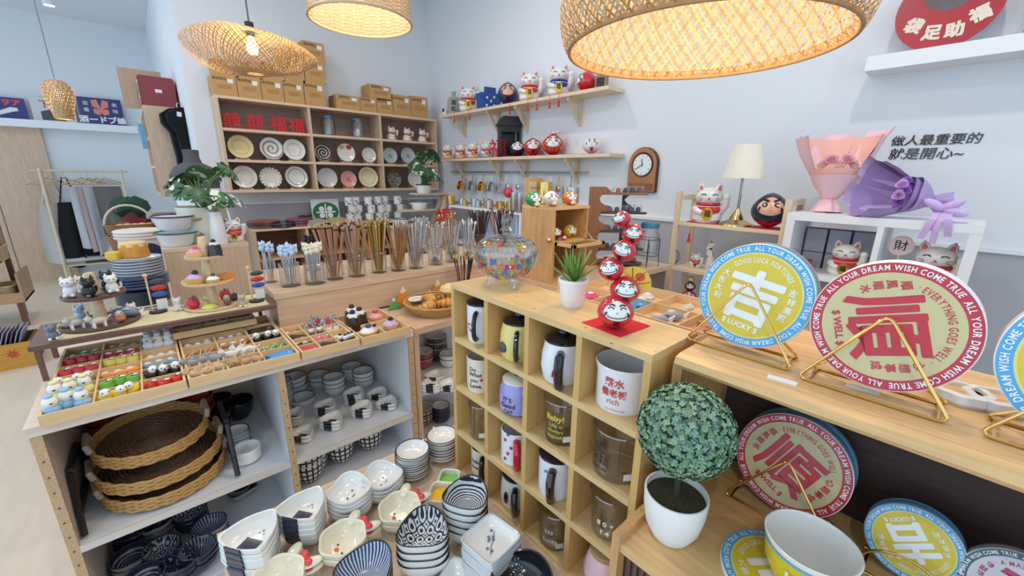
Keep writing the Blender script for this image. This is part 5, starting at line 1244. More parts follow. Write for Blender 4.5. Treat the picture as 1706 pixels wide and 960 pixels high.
nb(706, 705, lambda: bowl_of('printed_bowl', 0.042, 0.05, pattern('brown_check', (206, 190, 172), (90, 60, 46), 'check', 14, 0.5, n2=300), M_cer, M_cer, foot=0.5), 2, 0.03, 'brown printed bowl low behind the counter post', 'lower brown printed bowl behind the counter post', 'bowl', 'brown printed bowls', 0.45)

# ================================================================== sorting trays on the counter
M_tray = wood('tray_wood_x', (226, 190, 140), 0.12, 0, scale=8)
M_trayy = wood('tray_wood_y', (228, 194, 146), 0.12, 1, scale=8)
def tray(label, x0, x1, y0, y1, z, nc, nr, h=0.026):
    t = thing('sorting_tray', label, 'tray', (x0, y0, z))
    w, d = x1 - x0, y1 - y0; th = 0.005
    slab(th, w - th, th, d - th, 0, 0.004).build('base', M_trayy, t, smooth=False)
    for (a, b, c, e, m) in ((0, w, 0, th, M_tray), (0, w, d - th, d, M_tray), (0, th, th, d - th, M_trayy), (w - th, w, th, d - th, M_trayy)): slab(a, b, c, e, 0, h).build('side_wall', m, t, smooth=False)
    for k in range(1, nc): x = w * k / nc; slab(x - 0.0018, x + 0.0018, th, d - th, 0.004, h - 0.003).build('divider', M_trayy, t, smooth=False)
    for k in range(1, nr): y = d * k / nr; slab(th, w - th, y - 0.0018, y + 0.0018, 0.004, h - 0.0035).build('divider', M_tray, t, smooth=False)
    return lambda c, r, u=0.5, v=0.5: Vector((x0 + w * (c + u) / nc, y0 + d * (r + v) / nr, z + 0.0045))
MINI = {}
def mini(kind, col, col2=(240, 236, 226)):
    """tiny ceramic figures; every shape is one small mesh"""
    k = (kind, col, col2)
    if k in MINI: o = MINI[k].copy(); COL.objects.link(o); return o
    Bq = MB(); ms = [cm(*col, 0.3), cm(*col2, 0.3), M_ink]
    if kind == 'bird':
        Bq.ball((0, 0, 0.009), (0.009, 0.012, 0.009), 0, None, 12, 8).ball((0, -0.007, 0.02), (0.007, 0.007, 0.007), 1, None, 12, 8).ball((0, -0.015, 0.0195), (0.002, 0.003, 0.0018), 0, None, 8, 5)
        for s in (-1, 1): Bq.ball((s * 0.004, -0.0125, 0.0225), 0.0012, 2, None, 6, 4)
        Bq.ball((0, 0.011, 0.012), (0.004, 0.005, 0.003), 0, None, 8, 5)
    elif kind == 'doll': Bq.ball((0, 0, 0.009), (0.0095, 0.009, 0.010), 0, None, 12, 8).ball((0, 0, 0.022), (0.0078, 0.0075, 0.008), 1, None, 12, 8).ball((0, 0, 0.031), (0.005, 0.005, 0.003), 0, None, 10, 6).ball((0, -0.0072, 0.022), (0.002, 0.0016, 0.001), 2, None, 6, 4)
    elif kind == 'fruit': Bq.lathe([(0, 0), (0.007, 0.001), (0.0105, 0.008), (0.008, 0.016), (0.002, 0.0165), (0, 0.0145)], 14).tube([(0, 0, 0.014), (0.001, 0, 0.021)], 0.0009, 5, 2).ball((0.004, 0, 0.0185), (0.005, 0.0025, 0.001), 1, None, 8, 4)
    elif kind == 'fish':
        Bq.ball((0, 0, 0.007), (0.014, 0.006, 0.007), 0, None, 14, 8).prism([(0.011, 0.007), (0.021, 0.014), (0.018, 0.007), (0.021, 0.0)], -0.0015, 0.0015, 1, UP).ball((-0.009, -0.0045, 0.0085), 0.0015, 2, None, 6, 4).ball((-0.003, 0, 0.0125), (0.006, 0.0015, 0.004), 1, None, 8, 5)
    elif kind == 'cat':
        Bq.ball((0, 0, 0.01), (0.009, 0.0085, 0.011), 0, None, 12, 8).ball((0, -0.003, 0.025), (0.009, 0.008, 0.0075), 0, None, 12, 8)
        for s in (-1, 1): Bq.lathe([(0.0038, 0), (0, 0.007)], 6, 0, T(s * 0.0055, -0.003, 0.030)).ball((s * 0.003, -0.0105, 0.026), 0.0011, 2, None, 6, 4).ball((s * 0.005, -0.007, 0.004), (0.003, 0.004, 0.003), 1, None, 8, 5)
        Bq.tube([(0.006, 0.006, 0.004), (0.013, 0.007, 0.008), (0.013, 0.006, 0.016)], 0.002, 6, 0)
    elif kind == 'shell': Bq.lathe([(0, 0), (0.011, 0), (0.012, 0.003), (0.006, 0.008), (0, 0.0095)], 16, 0, shape=lambda a: 1 + 0.1 * math.cos(8 * a)).ball((0, 0, 0.008), (0.005, 0.005, 0.002), 1, None, 8, 5)
    elif kind == 'leaf': Bq.prism([(0, -0.018), (0.006, -0.008), (0.008, 0.004), (0, 0.018), (-0.008, 0.004), (-0.006, -0.008)], 0, 0.004, 0).tube([(0, -0.018, 0.0045), (0, 0.018, 0.0045)], 0.0008, 5, 1)
    elif kind == 'animal':
        Bq.ball((0, 0, 0.013), (0.014, 0.007, 0.0075), 0, None, 12, 8).ball((-0.014, 0, 0.019), (0.0065, 0.0055, 0.006), 0, None, 10, 7)
        for x in (-0.008, 0.008):
            for y in (-0.004, 0.004): Bq.tube([(x, y, 0), (x, y, 0.012)], 0.0022, 6, 1)
        for s in (-1, 1): Bq.lathe([(0.002, 0), (0, 0.006)], 6, 0, T(-0.0135, s * 0.003, 0.0235))
        Bq.tube([(0.013, 0, 0.015), (0.02, 0, 0.020)], 0.0015, 6, 0).ball((-0.0205, 0, 0.0185), 0.0014, 2, None, 6, 4)
    elif kind == 'bar': Bq.prism([(-0.024, -0.012), (0.02, -0.015), (0.026, 0), (0.02, 0.015), (-0.024, 0.012), (-0.018, 0)], 0, 0.011, 0).ball((0.016, -0.003, 0.011), (0.002, 0.002, 0.001), 1, None, 6, 4)
    o = Bq.build('figurine', ms); MINI[k] = o
    return o
NAMES = {'bird': 'bird_figurine', 'doll': 'peg_doll', 'fruit': 'fruit_magnet', 'fish': 'fish_magnet', 'cat': 'cat_figurine', 'shell': 'shell_magnet', 'leaf': 'leaf_ornament', 'animal': 'animal_figurine', 'bar': 'hair_clip'}
def fill(at, c, r, kind, col, word, n=3, col2=(240, 236, 226), sc_=1.0, where=''):
    lab = '%s %s in the %s' % (word, {'bird': 'bird figurine', 'doll': 'peg doll', 'fruit': 'fruit magnet', 'fish': 'fish magnet', 'cat': 'cat figurine', 'shell': 'shell magnet', 'leaf': 'leaf ornament', 'animal': 'animal figurine', 'bar': 'hair clip'}[kind], where)
    for k in range(n):
        o = mini(kind, col, col2); o.name = NAMES[kind]
        p = at(c, r, (k + 0.5) / n * 0.86 + 0.07, 0.5 + RND.uniform(-0.12, 0.12)); o.location = p; o.scale = (sc_ * 1.4,) * 3
        o.rotation_euler = (0, 0, FACE((p.x, p.y)) + RND.uniform(-0.6, 0.6)); tag(o, ({2: ('left', 'right'), 3: ('leftmost', 'middle', 'rightmost'), 4: ('leftmost', 'second', 'third', 'rightmost')}[n][k] + ' ' if n > 1 else '') + lab, kind if kind not in ('bar', 'doll') else {'bar': 'clip', 'doll': 'doll'}[kind], lab.replace('in the', 'of the') if n > 1 else None)
w1, w2, w3 = 'leftmost sorting tray', 'second sorting tray', 'third sorting tray'
A1 = tray('wide sorting tray of coloured figurines, leftmost on the counter', -0.235, 0.006, 1.187, 1.63, CZ, 3, 6)
T1 = [('doll', (150, 190, 220), 'pale blue'), ('bird', (236, 204, 50), 'bright yellow'), ('fruit', (206, 50, 44), 'tomato red'),
      ('doll', (236, 226, 150), 'cream and blue'), ('fruit', (110, 180, 70), 'lime green'), ('bird', (40, 40, 44), 'black and orange'),
      ('bird', (150, 132, 116), 'brown owl-like'), ('fish', (236, 140, 50), 'orange and white'), ('fish', (130, 150, 172), 'grey blue'),
      ('fruit', (196, 60, 70), 'rose red'), ('fruit', (214, 196, 90), 'lemon grey'), ('shell', (214, 214, 214), 'white grey'),
      ('fruit', (190, 46, 60), 'dark red'), ('fish', (180, 40, 60), 'crimson'), ('doll', (236, 236, 232), 'tiny white'),
      ('shell', (130, 180, 90), 'pea green'), ('shell', (230, 186, 50), 'golden yellow'), ('cat', (230, 230, 226), 'small white')]
for k, (kd, col, wd) in enumerate(T1): fill(A1, k % 3, k // 3, kd, col, wd, 3, where=w1, sc_=1.15 if kd == 'doll' else 1.0)
A2 = tray('sorting tray of small animals, second from the left on the counter', 0.01, 0.26, 1.187, 1.60, CZ, 3, 5)
T2 = [('animal', (206, 170, 130), 'tan'), ('animal', (190, 150, 110), 'golden brown'), ('bar', (70, 150, 214), 'bright blue'),
      ('animal', (150, 150, 152), 'grey'), ('animal', (224, 220, 214), 'white'), ('leaf', (70, 140, 80), 'green'),
      ('leaf', (150, 96, 56), 'brown'), ('fish', (160, 110, 70), 'brown'), ('bird', (30, 30, 32), 'black and white'),
      ('shell', (196, 190, 182), 'pale grey'), ('shell', (170, 160, 150), 'taupe'), ('bar', (60, 56, 54), 'dark'),
      ('leaf', (200, 176, 150), 'beige'), ('fish', (176, 166, 160), 'pale brown'), ('leaf', (190, 150, 140), 'pinkish')]
for k, (kd, col, wd) in enumerate(T2): fill(A2, k % 3, k // 3, kd, col, wd, 1 if kd == 'bar' else 3, where=w2)
A3 = tray('small sorting tray with twelve cells before the fish cards', 0.264, 0.43, 1.184, 1.43, CZ, 3, 4)
T3 = [('bar', (206, 60, 70), 'red'), ('bar', (50, 40, 40), 'dark printed'), ('doll', (40, 40, 44), 'black beaded'),
      ('fish', (50, 46, 46), 'black'), ('fruit', (232, 130, 150), 'pink'), ('shell', (226, 222, 216), 'white'),
      ('bar', (34, 34, 36), 'black'), ('doll', (90, 80, 96), 'purple grey'), ('fruit', (230, 222, 210), 'ivory'),
      ('shell', (214, 130, 80), 'orange'), ('leaf', (226, 210, 200), 'pale'), ('leaf', (230, 190, 90), 'yellow')]
for k, (kd, col, wd) in enumerate(T3): fill(A3, k % 3, k // 3, kd, col, wd, 1 if kd == 'bar' else (4 if kd == 'doll' and k == 2 else 2), where=w3, sc_=0.75 if kd != 'bar' else 0.8)
# fish-shaped cards standing at the back of the third tray
for k, (px, py, rot, col) in enumerate(((535, 526, 0.35, (206, 206, 214)), (517, 533, 0.9, (190, 194, 206)), (527, 538, -0.35, (222, 214, 214)))):
    lab = ('upright', 'tilted', 'front')[k] + ' grey and red fish-shaped card in the third sorting tray'
    q = G(px, py, CZ + 0.03)
    o = thing('fish_card', lab, 'card', (q.x, min(q.y, 1.40) + 0.01 * k - 0.02, CZ + 0.012), 0.25 * k, rx=-0.25)
    out = [(-0.03, 0.012), (-0.012, 0.0), (0.012, 0.002), (0.028, 0.016), (0.034, 0.004), (0.036, 0.034), (0.026, 0.024), (0.008, 0.036), (-0.014, 0.034)]
    MB().prism(out, -0.0008, 0.0008, 0, RY(-rot) @ UP).build('card', pattern('fish_print', (214, 214, 220), (60, 62, 76), 'voronoi', 190, -0.02), o, smooth=False)
    MB().prism(ell(0.006, 0.018, 0.009, 0.012, 16), 0.0009, 0.0014, 0, RY(-rot) @ UP).build('red_print', cm(206, 60, 70, 0.5), o, smooth=False)
A4 = tray('pastry tray with four cells of black and pink cakes', 0.434, 0.598, 1.176, 1.425, CZ, 2, 2, 0.026)
def canele(label, loc, s=1.0, group=None):
    o = thing('canele_cake', label, 'cake', loc, 0, group, scale=s)
    MB().lathe([(0, 0), (0.023, 0), (0.022, 0.008), (0.0185, 0.04), (0.012, 0.043), (0, 0.041)], 36, shape=lambda a: 1 + 0.07 * abs(math.cos(6 * a))).build('cake', mat('caramel_black', srgb(44, 30, 28), 0.25, coat=0.4), o)
    MB().lathe([(0.016, 0.04), (0.014, 0.047), (0.006, 0.05), (0, 0.05)], 20, shape=lambda a: 1 + 0.12 * math.cos(5 * a)).build('icing', M_cer, o)
    MB().ball((0, 0, 0.054), 0.008, 0, None, 12, 8).build('berry', cm(40, 26, 30, 0.2), o)
    return o
for k, (u, v) in enumerate(((0.35, 0.3), (0.72, 0.45), (0.6, 0.8))): canele('%s fluted black cake with a berry in the pastry tray' % ('front', 'middle', 'rear')[k], A4(0, 1, u, v - 0.15), 1.15, 'black cakes in the pastry tray')
def tart(name, label, loc, shell, cream_, berry, s=1.0, swirl=True):
    o = thing(name, label, 'cake', loc, 0, scale=s)
    MB().lathe([(0, 0), (0.017, 0), (0.022, 0.012), (0.0225, 0.014), (0.02, 0.0135), (0, 0.011)], 40, shape=lambda a: 1 + 0.04 * math.cos(20 * a)).build('shell', cm(*shell, 0.6), o)
    MB().lathe([(0.019, 0.012), (0.0195, 0.016), (0.014, 0.021), (0.008, 0.025), (0, 0.027)], 24, shape=lambda a: 1 + 0.06 * math.cos(7 * a)).build('cream', cm(*cream_, 0.45), o)
    MB().ball((0.002, 0, 0.029), (0.008, 0.008, 0.007), 0, None, 12, 8).build('topping', cm(*berry, 0.25), o)
    return o
tart('pink_tart', 'pink cream tart with raspberry at the back of the pastry tray', A4(1, 1, 0.45, 0.45), (226, 184, 130), (240, 160, 160), (206, 80, 90), 1.2)
tart('lavender_tart', 'lavender cream tart with dark berry in the pastry tray corner', A4(1, 0, 0.55, 0.6), (226, 190, 140), (206, 176, 214), (60, 40, 56), 1.2)
tart('white_tart', 'white cream tart with blueberry in the pastry tray front', A4(0, 0, 0.5, 0.45), (226, 184, 110), (240, 236, 230), (70, 80, 120), 1.2)
tart('lilac_tart', 'small lilac tart between the white and lavender ones', A4(0, 0, 0.86, 0.6), (226, 184, 120), (206, 180, 220), (50, 36, 50), 0.85)
# raised shallow tray behind the second one
A5 = tray('shallow raised tray of cards at the back of the second tray', 0.0, 0.215, 1.50, 1.615, CZ + 0.031, 3, 2, 0.02)
for c in range(3):
    for r in range(2): fill(A5, c, r, 'leaf' if (c + r) % 2 else 'shell', (206, 196, 196) if c < 2 else (120, 116, 116), ('pale pink', 'grey white', 'dusky', 'silver', 'smoky', 'ashen')[c + 3 * r], 2, where='raised shallow tray', sc_=0.8)

# ---------------------------------------------------------------- riser bench with tiered stands
RZT = 1.08
t = board_thing('riser_bench', 'narrow dark brown bench with woven mat behind the trays', 'bench')
RB0, RB1 = 1.462, 1.665
slab(-0.27, 0.272, RB0, RB1, RZT - 0.012, RZT).build('bench_top', M_brown, t, smooth=False)
slab(-0.235, 0.255, RB0 + 0.02, RB1 - 0.02, RZT, RZT + 0.0015).build('woven_mat', mat('woven_cream', srgb(226, 212, 168), 0.8, var=0.12, scale=180), t, smooth=False)
for x in (-0.262, 0.246):
    for y in (1.642, RB1 - 0.018): slab(x, x + 0.01, y, y + 0.01, CZ, RZT - 0.012).build('leg', M_brown, t, smooth=False)
for x in (-0.262,): slab(x, x + 0.01, RB0 + 0.004, RB0 + 0.014, CZ, RZT - 0.012).build('leg', M_brown, t, smooth=False)
def tier_stand(label, px, py, tiers, m, polem, x_off=0.0):
    p = G(px, py, RZT + 0.002); p.x += x_off; p.y = min(p.y, 1.575)
    t = thing('tiered_tray', label, 'stand', (p.x, p.y, RZT + 0.002))
    out = []
    for (qx, qy, r) in tiers:
        z = GY(qx, qy, p.y).z - RZT - 0.002 if qy else 0.0
        z = max(z, 0.0)
        MB().lathe([(0, z), (r * 0.96, z), (r, z + 0.004), (r, z + 0.009), (r - 0.004, z + 0.009), (r - 0.006, z + 0.006), (0, z + 0.006)], 40).build('plate', m, t)
        out.append((z + 0.0065, r))
    for (z0, r0), (z1, r1) in zip(out, out[1:] + [(out[-1][0] + 0.065, 0)]):
        MB().lathe([(0.016, z0), (0.010, z1 - 0.006), (0, z1 - 0.006)], 16).build('pole', polem, t)
    return p, out
M_tierp = wood('tier_pale', (226, 196, 156), 0.12, 0); M_tierb = wood('tier_umber', (104, 74, 66), 0.15, 0)
p1, o1 = tier_stand('brown two-tier wooden stand of cat figurines on the bench', 172, 530, [(172, 0, 0.084), (167, 492, 0.066)], M_tierb, M_tierp)
p2, o2 = tier_stand('pale three-tier wooden stand of toy cakes on the bench', 356, 508, [(356, 0, 0.078), (350, 470, 0.07), (345, 429, 0.052)], M_tierp, M_tierp)
def ring_of(p, o, items, r, a0=0.0, z0=None):
    for k, (kd, col, lab, s, c2) in enumerate(items):
        a = a0 + 2 * PI * k / len(items); q = Vector((p.x + r * math.cos(a), p.y + r * math.sin(a), RZT + 0.002 + o[0]))
        f = mini(kd, col, c2); f.name = NAMES[kd]; f.location = q; f.scale = (s * 1.2,) * 3; f.rotation_euler = (0, 0, FACE((q.x, q.y)) + RND.uniform(-0.5, 0.5)); tag(f, lab, kd)
W_ = (240, 236, 226); BK = (30, 30, 34)
ring_of(p1, o1[1], [('cat', (226, 226, 224), 'fluffy white cat figurine at the left of the upper brown tier', 1.35, W_), ('cat', BK, 'black cat figurine with pale paws beside the white one on the upper tier', 1.4, (90, 90, 96)), ('cat', (236, 230, 222), 'cream white cat figurine in front of the upper tier pole', 1.3, W_), ('cat', (24, 24, 26), 'all black cat figurine at the right of the upper tier', 1.35, BK), ('cat', (214, 196, 170), 'tan cat figurine behind the black one on the upper tier', 1.2, W_)], 0.043, PI + 0.2)
ring_of(p1, o1[0], [('shell', (150, 120, 100), 'brown mushroom-shaped figurine on the lower brown tier', 1.5, (196, 176, 160)), ('animal', (190, 180, 176), 'pale grey sleeping animal on the lower brown tier', 1.1, W_), ('animal', (206, 190, 180), 'beige lying animal at the front of the lower tier', 1.15, W_), ('bird', (206, 120, 70), 'orange and grey bird on the lower brown tier', 1.1, (190, 190, 190)), ('fish', (120, 130, 146), 'blue grey fish figurine at the lower tier edge', 1.4, W_), ('fish', (160, 150, 150), 'grey fish figurine behind on the lower tier', 1.3, W_), ('cat', (236, 232, 226), 'white and red cat at the right of the lower brown tier', 1.15, (214, 60, 60)), ('cat', (176, 196, 214), 'pale blue cat at the back of the lower brown tier', 1.1, W_)], 0.060, PI)
ring_of(p2, o2[0], [('fruit', (206, 40, 66), 'raspberry red toy fruit on the lowest pale tier', 1.35, (90, 150, 70)), ('shell', (206, 206, 90), 'yellow green toy candy on the lowest pale tier', 1.5, (130, 180, 90)), ('bird', (120, 96, 80), 'brown bird toy at the front of the lowest pale tier', 1.1, (190, 170, 150)), ('fruit', (70, 44, 56), 'dark fig toy at the front of the lowest pale tier', 1.1, (120, 90, 90)), ('fruit', (214, 50, 60), 'red apple toy at the right of the lowest pale tier', 1.4, (90, 150, 70)), ('leaf', (190, 200, 80), 'yellow green leaf toy on the lowest pale tier', 1.2, W_), ('fruit', (190, 44, 80), 'second raspberry toy behind on the lowest tier', 1.2, (90, 150, 70))], 0.056, PI + 0.4)
zt = RZT + 0.002
f = tart('cupcake', 'pink iced cupcake on the top pale tier', (p2.x - 0.024, p2.y - 0.012, zt + o2[2][0]), (236, 206, 130), (236, 150, 160), (214, 110, 120), 1.0)
canele('dark fluted canele on the top pale tier', (p2.x + 0.026, p2.y - 0.02, zt + o2[2][0]), 0.85)
tart('berry_tart', 'lavender berry tart on the middle pale tier', (p2.x - 0.036, p2.y - 0.022, zt + o2[1][0]), (230, 184, 100), (206, 176, 206), (50, 36, 44), 1.15)
tart('cream_tart', 'small white cream tart at the front of the middle pale tier', (p2.x + 0.006, p2.y - 0.046, zt + o2[1][0]), (226, 184, 120), (240, 236, 230), (60, 90, 60), 0.85)
o = thing('waffle', 'crisp golden waffle leaning on the middle pale tier', 'waffle', (p2.x + 0.042, p2.y - 0.012, zt + o2[1][0] + 0.002), 0.2, rx=0.15, ry=-0.12)
Bq = MB().lathe([(0, 0), (0.028, 0), (0.03, 0.003), (0.028, 0.006), (0, 0.006)], 24)
Bq.build('slab', cm(214, 150, 64, 0.6), o)
Bq = MB()
for k in range(-3, 4):
    L = math.sqrt(0.027 ** 2 - (k * 0.0075) ** 2)
    Bq.box(-L, L, k * 0.0075 - 0.0014, k * 0.0075 + 0.0014, 0.006, 0.011); Bq.box(k * 0.0075 - 0.0014, k * 0.0075 + 0.0014, -L, L, 0.006, 0.0105)
Bq.build('grid', cm(206, 138, 56, 0.6), o, smooth=False)
# flags and cats on the bench
M_flag = [cm(70, 72, 76), cm(190, 60, 50), cm(60, 90, 160), cm(226, 224, 218)]
for k, (px, py) in enumerate(((264, 519), (428, 502))):
    p = G(px, py, RZT + 0.002); p.y = min(p.y, 1.60)
    o = thing('fish_flag', ('small carp streamer on a wooden pole between the tiered stands', 'small carp streamer on a wooden pole at the bench end')[k], 'flag', (p.x, p.y, RZT + 0.0016), 0.1)
    MB().lathe([(0, 0), (0.022, 0), (0.022, 0.006), (0, 0.007)], 20).build('base', M_black, o)
    MB().tube([(-0.012, 0, 0.006), (-0.012, 0, 0.115)], 0.0025, 8).ball((-0.012, 0, 0.117), 0.006, 0, None, 10, 8).build('pole', M_tierp, o)
    for j in range(3): MB().ball((0.012, 0, 0.095 - 0.02 * j), (0.02, 0.004, 0.009), 0, None, 14, 8).build('streamer', M_flag[j], o)
    MB().box(0.0, 0.026, -0.001, 0.001, 0.008, 0.04).build('paper_tail', M_flag[3], o, smooth=False)
for px, py, col, lab in ((90, 566, (110, 116, 130), 'grey blue cat figurine at the near end of the bench'), (222, 527, (232, 226, 222), 'white lucky cat figurine with red ears beside the streamer'), (298, 517, (232, 228, 224), 'white lucky cat figurine between streamer and pale stand'), (405, 511, (196, 176, 140), 'tan pig-like figurine at the end of the bench')):
    p = G(px, py, RZT + 0.002); f = mini('cat', col, (206, 90, 90) if 'red' in lab else W_); f.name = 'cat_figurine'
    f.location = (max(p.x, -0.235), max(p.y, 1.485), RZT + 0.0016); f.scale = (1.25,) * 3; f.rotation_euler = (0, 0, FACE(p)); tag(f, lab, 'cat')

# ---------------------------------------------------------------- croissant basket and mountain blocks
BSZ = CZ - 0.002
for k, (px, py) in enumerate(((668, 517), (727, 500))):
    p = GY(px, py, 1.47)
    o = thing('mountain_block', ('orange and green wooden mountain block nearer the pastry tray', 'orange and green wooden mountain block behind the bread')[k], 'block', (p.x, 1.462 if k == 0 else 1.47, CZ if k == 0 and p.x < 0.62 else BSZ), 0.0, rx=-0.12)
    for (cx, w, h, m, nm) in ((0.012, 0.085, 0.082, cm(222, 132, 44, 0.6), 'orange_peak'), (-0.034, 0.055, 0.046, cm(96, 160, 96, 0.6), 'green_hill')):
        y0 = -0.008 if 'green' in nm else 0
        b = MB().prism([(cx - w / 2, 0), (cx + w / 2, 0), (cx, h)], -y0, -y0 + 0.008, 0, UP).build(nm, m, o, smooth=False)
        MB().prism([(cx - w * 0.14, h * 0.72), (cx - w * 0.04, h * 0.66), (cx + w * 0.05, h * 0.74), (cx + w * 0.13, h * 0.74), (cx, h * 1.005)], -y0 + 0.0, -y0 + 0.0088, 0, UP).build('snow_cap', cm(226, 206, 176, 0.6), b, smooth=False)
p = G(716, 545, BSZ)
bk = Vector((0.80, 1.345, BSZ))
t = thing('bread_basket', 'round woven basket of croissants on the beige unit', 'basket', bk)
R = 0.115
Bq = MB()
for k in range(9): r = R * (0.1 + 0.75 * k / 8); Bq.tube([(r * math.cos(a), r * math.sin(a), 0.004) for a in (2 * PI * i / 40 for i in range(40))], R * 0.055, 5, 0, closed=True)
Bq.build('woven_base', M_rat2, t)
Bq = MB()
for k in range(5):
    r = R * (0.86 + 0.05 * k); Bq.tube([((r + 0.002 * math.cos(18 * a + PI * k)) * math.cos(a), (r + 0.002 * math.cos(18 * a + PI * k)) * math.sin(a), 0.006 + 0.008 * k) for a in (2 * PI * i / 72 for i in range(72))], 0.0052, 6, 0, closed=True)
Bq.build('woven_rim', M_rat2, t)
M_crust = mat('croissant_crust', srgb(222, 160, 80), 0.45, var=0.3, scale=70)
def croissant(label, loc, s, rz, rx=0.0):
    o = thing('croissant', label, 'bread', loc, rz, 'breads in the round basket', rx=rx, scale=s)
    for k in range(7):
        q = (k - 3) / 3; a = q * 1.15; r = 0.022 * (1 - 0.55 * abs(q) ** 1.6)
        x, y = 0.042 * math.sin(a), 0.042 * (1 - math.cos(a))
        MB().ball((x, y, 0.024 - 0.006 * abs(q)), (r * 0.62, r, r * 0.95), 0, T(x, y, 0.02) @ RZ(a) @ T(-x, -y, -0.02), 14, 10).build('layer', M_crust, o)
croissant('front left golden croissant in the round basket', bk + Vector((-0.055, -0.035, 0.008)), 1.05, 0.3)
croissant('front right golden croissant in the round basket', bk + Vector((0.028, -0.045, 0.008)), 1.05, -0.4)
croissant('rear golden croissant lying across the basket', bk + Vector((-0.005, 0.03, 0.018)), 0.95, 1.4)
croissant('upper croissant piled against the mug rack side', bk + Vector((0.075, 0.01, 0.02)), 1.1, 0.4)
o = thing('bread_roll', 'round sugar-dusted bread roll on top of the croissants', 'bread', bk + Vector((0.07, 0.0, 0.058)), 0.3, 'breads in the round basket')
MB().lathe([(0, 0), (0.03, 0.002), (0.042, 0.014), (0.036, 0.028), (0.018, 0.036), (0, 0.038)], 28, shape=lambda a: 1.1 + 0.12 * math.cos(2 * a)).build('crust', mat('pale_crust', srgb(232, 200, 140), 0.6, var=0.2, scale=60), o)
o = thing('oval_plaque', 'white oval lettered plaque lying behind the croissants', 'plaque', bk + Vector((-0.04, 0.085, 0.03)), 0.0, rx=0.25)
MB().prism(ell(0, 0, 0.036, 0.018, 28), 0, 0.005).build('plate', M_cer, o)
MB().text('Bonjour', 0.013, M=T(0, -0.004, 0.0056), bold=0.0).build('lettering', cm(90, 110, 140), o)

# ================================================================== glasses of cutlery on the long counter
def gjar(label, loc, r, h):
    t = thing('cutlery_glass', label, 'glass', loc)
    MB().lathe([(0, 0), (r * 0.94, 0), (r, 0.004), (r, h), (r - 0.0018, h + 0.0006), (r - 0.002, h), (r - 0.002, 0.009), (0, 0.008)], 28).build('body', M_glz, t)
    MB().tube([(r * math.cos(a), r * math.sin(a), h) for a in (2 * PI * i / 28 for i in range(28))], 0.0011, 5, closed=True).build('rim', glass('glass_rim', (1, 1, 1)), t)
UT = {}
def utensil(kind, m, m2=None):
    k = (kind, m.name, m2.name if m2 else '')
    if k in UT: o = UT[k].copy(); COL.objects.link(o); return o
    Bq = MB(); L = 0.19
    if kind == 'chopstick': Bq.add([(s * w, q * w, z) for z, w in ((0, 0.0018), (L * 1.05, 0.0042)) for s, q in ((-1, -1), (1, -1), (1, 1), (-1, 1))], [(3, 2, 1, 0), (4, 5, 6, 7), (0, 1, 5, 4), (1, 2, 6, 5), (2, 3, 7, 6), (3, 0, 4, 7)]).box(-0.0043, 0.0043, -0.0043, 0.0043, L * 0.97, L * 1.0, 1)
    elif kind == 'straw': Bq.lathe([(0.0032, 0), (0.0032, L), (0.0024, L), (0.0024, 0)], 10)
    elif kind == 'spoon': Bq.tube([(0, 0, 0.03), (0, 0.001, 0.1), (0, 0, L * 0.85)], [0.002, 0.0018, 0.0032], 6).ball((0, 0, 0.017), (0.011, 0.003, 0.017), 0, None, 12, 8).ball((0, 0, L * 0.87), (0.0045, 0.0025, 0.010), 1, None, 8, 6)
    elif kind == 'stirrer': Bq.tube([(0, 0, 0.0), (0, 0, L * 0.55)], 0.002, 6, 0).ball((0, 0, L * 0.6), (0.009, 0.008, 0.012), 1, None, 10, 8).ball((0, 0, L * 0.6 + 0.014), (0.008, 0.0075, 0.0075), 1, None, 10, 8).ball((0.004, 0, L * 0.6 + 0.021), (0.003, 0.003, 0.004), 1, None, 6, 5)
    elif kind == 'fork':
        Bq.tube([(0, 0, 0.04), (0, 0, L * 0.9)], [0.0018, 0.003], 6).box(-0.007, 0.007, -0.001, 0.001, 0.03, 0.042)
        for x in (-0.006, -0.002, 0.002, 0.006): Bq.box(x - 0.001, x + 0.001, -0.001, 0.001, 0.0, 0.03)
        Bq.ball((0, 0, L * 0.92), (0.004, 0.003, 0.01), 1, None, 8, 6)
    o = Bq.build('u', [m, m2 or m]); UT[k] = o
    return o
UN = {'chopstick': 'chopstick', 'straw': 'drinking_straw', 'spoon': 'spoon', 'stirrer': 'stirring_stick', 'fork': 'fork'}
M_cho = wood('chopstick_brown', (176, 130, 96), 0.15, 2, scale=9); M_chd = cm(70, 46, 40, 0.45)
M_gbr = mat('antique_gold', (0.55, 0.38, 0.14), 0.3, 1.0); M_lb = cm(190, 210, 236, 0.3); M_iv = cm(236, 226, 206, 0.35); M_dk = cm(30, 28, 30, 0.4); M_copper = mat('copper_tube', (0.6, 0.36, 0.18), 0.3, 1.0)
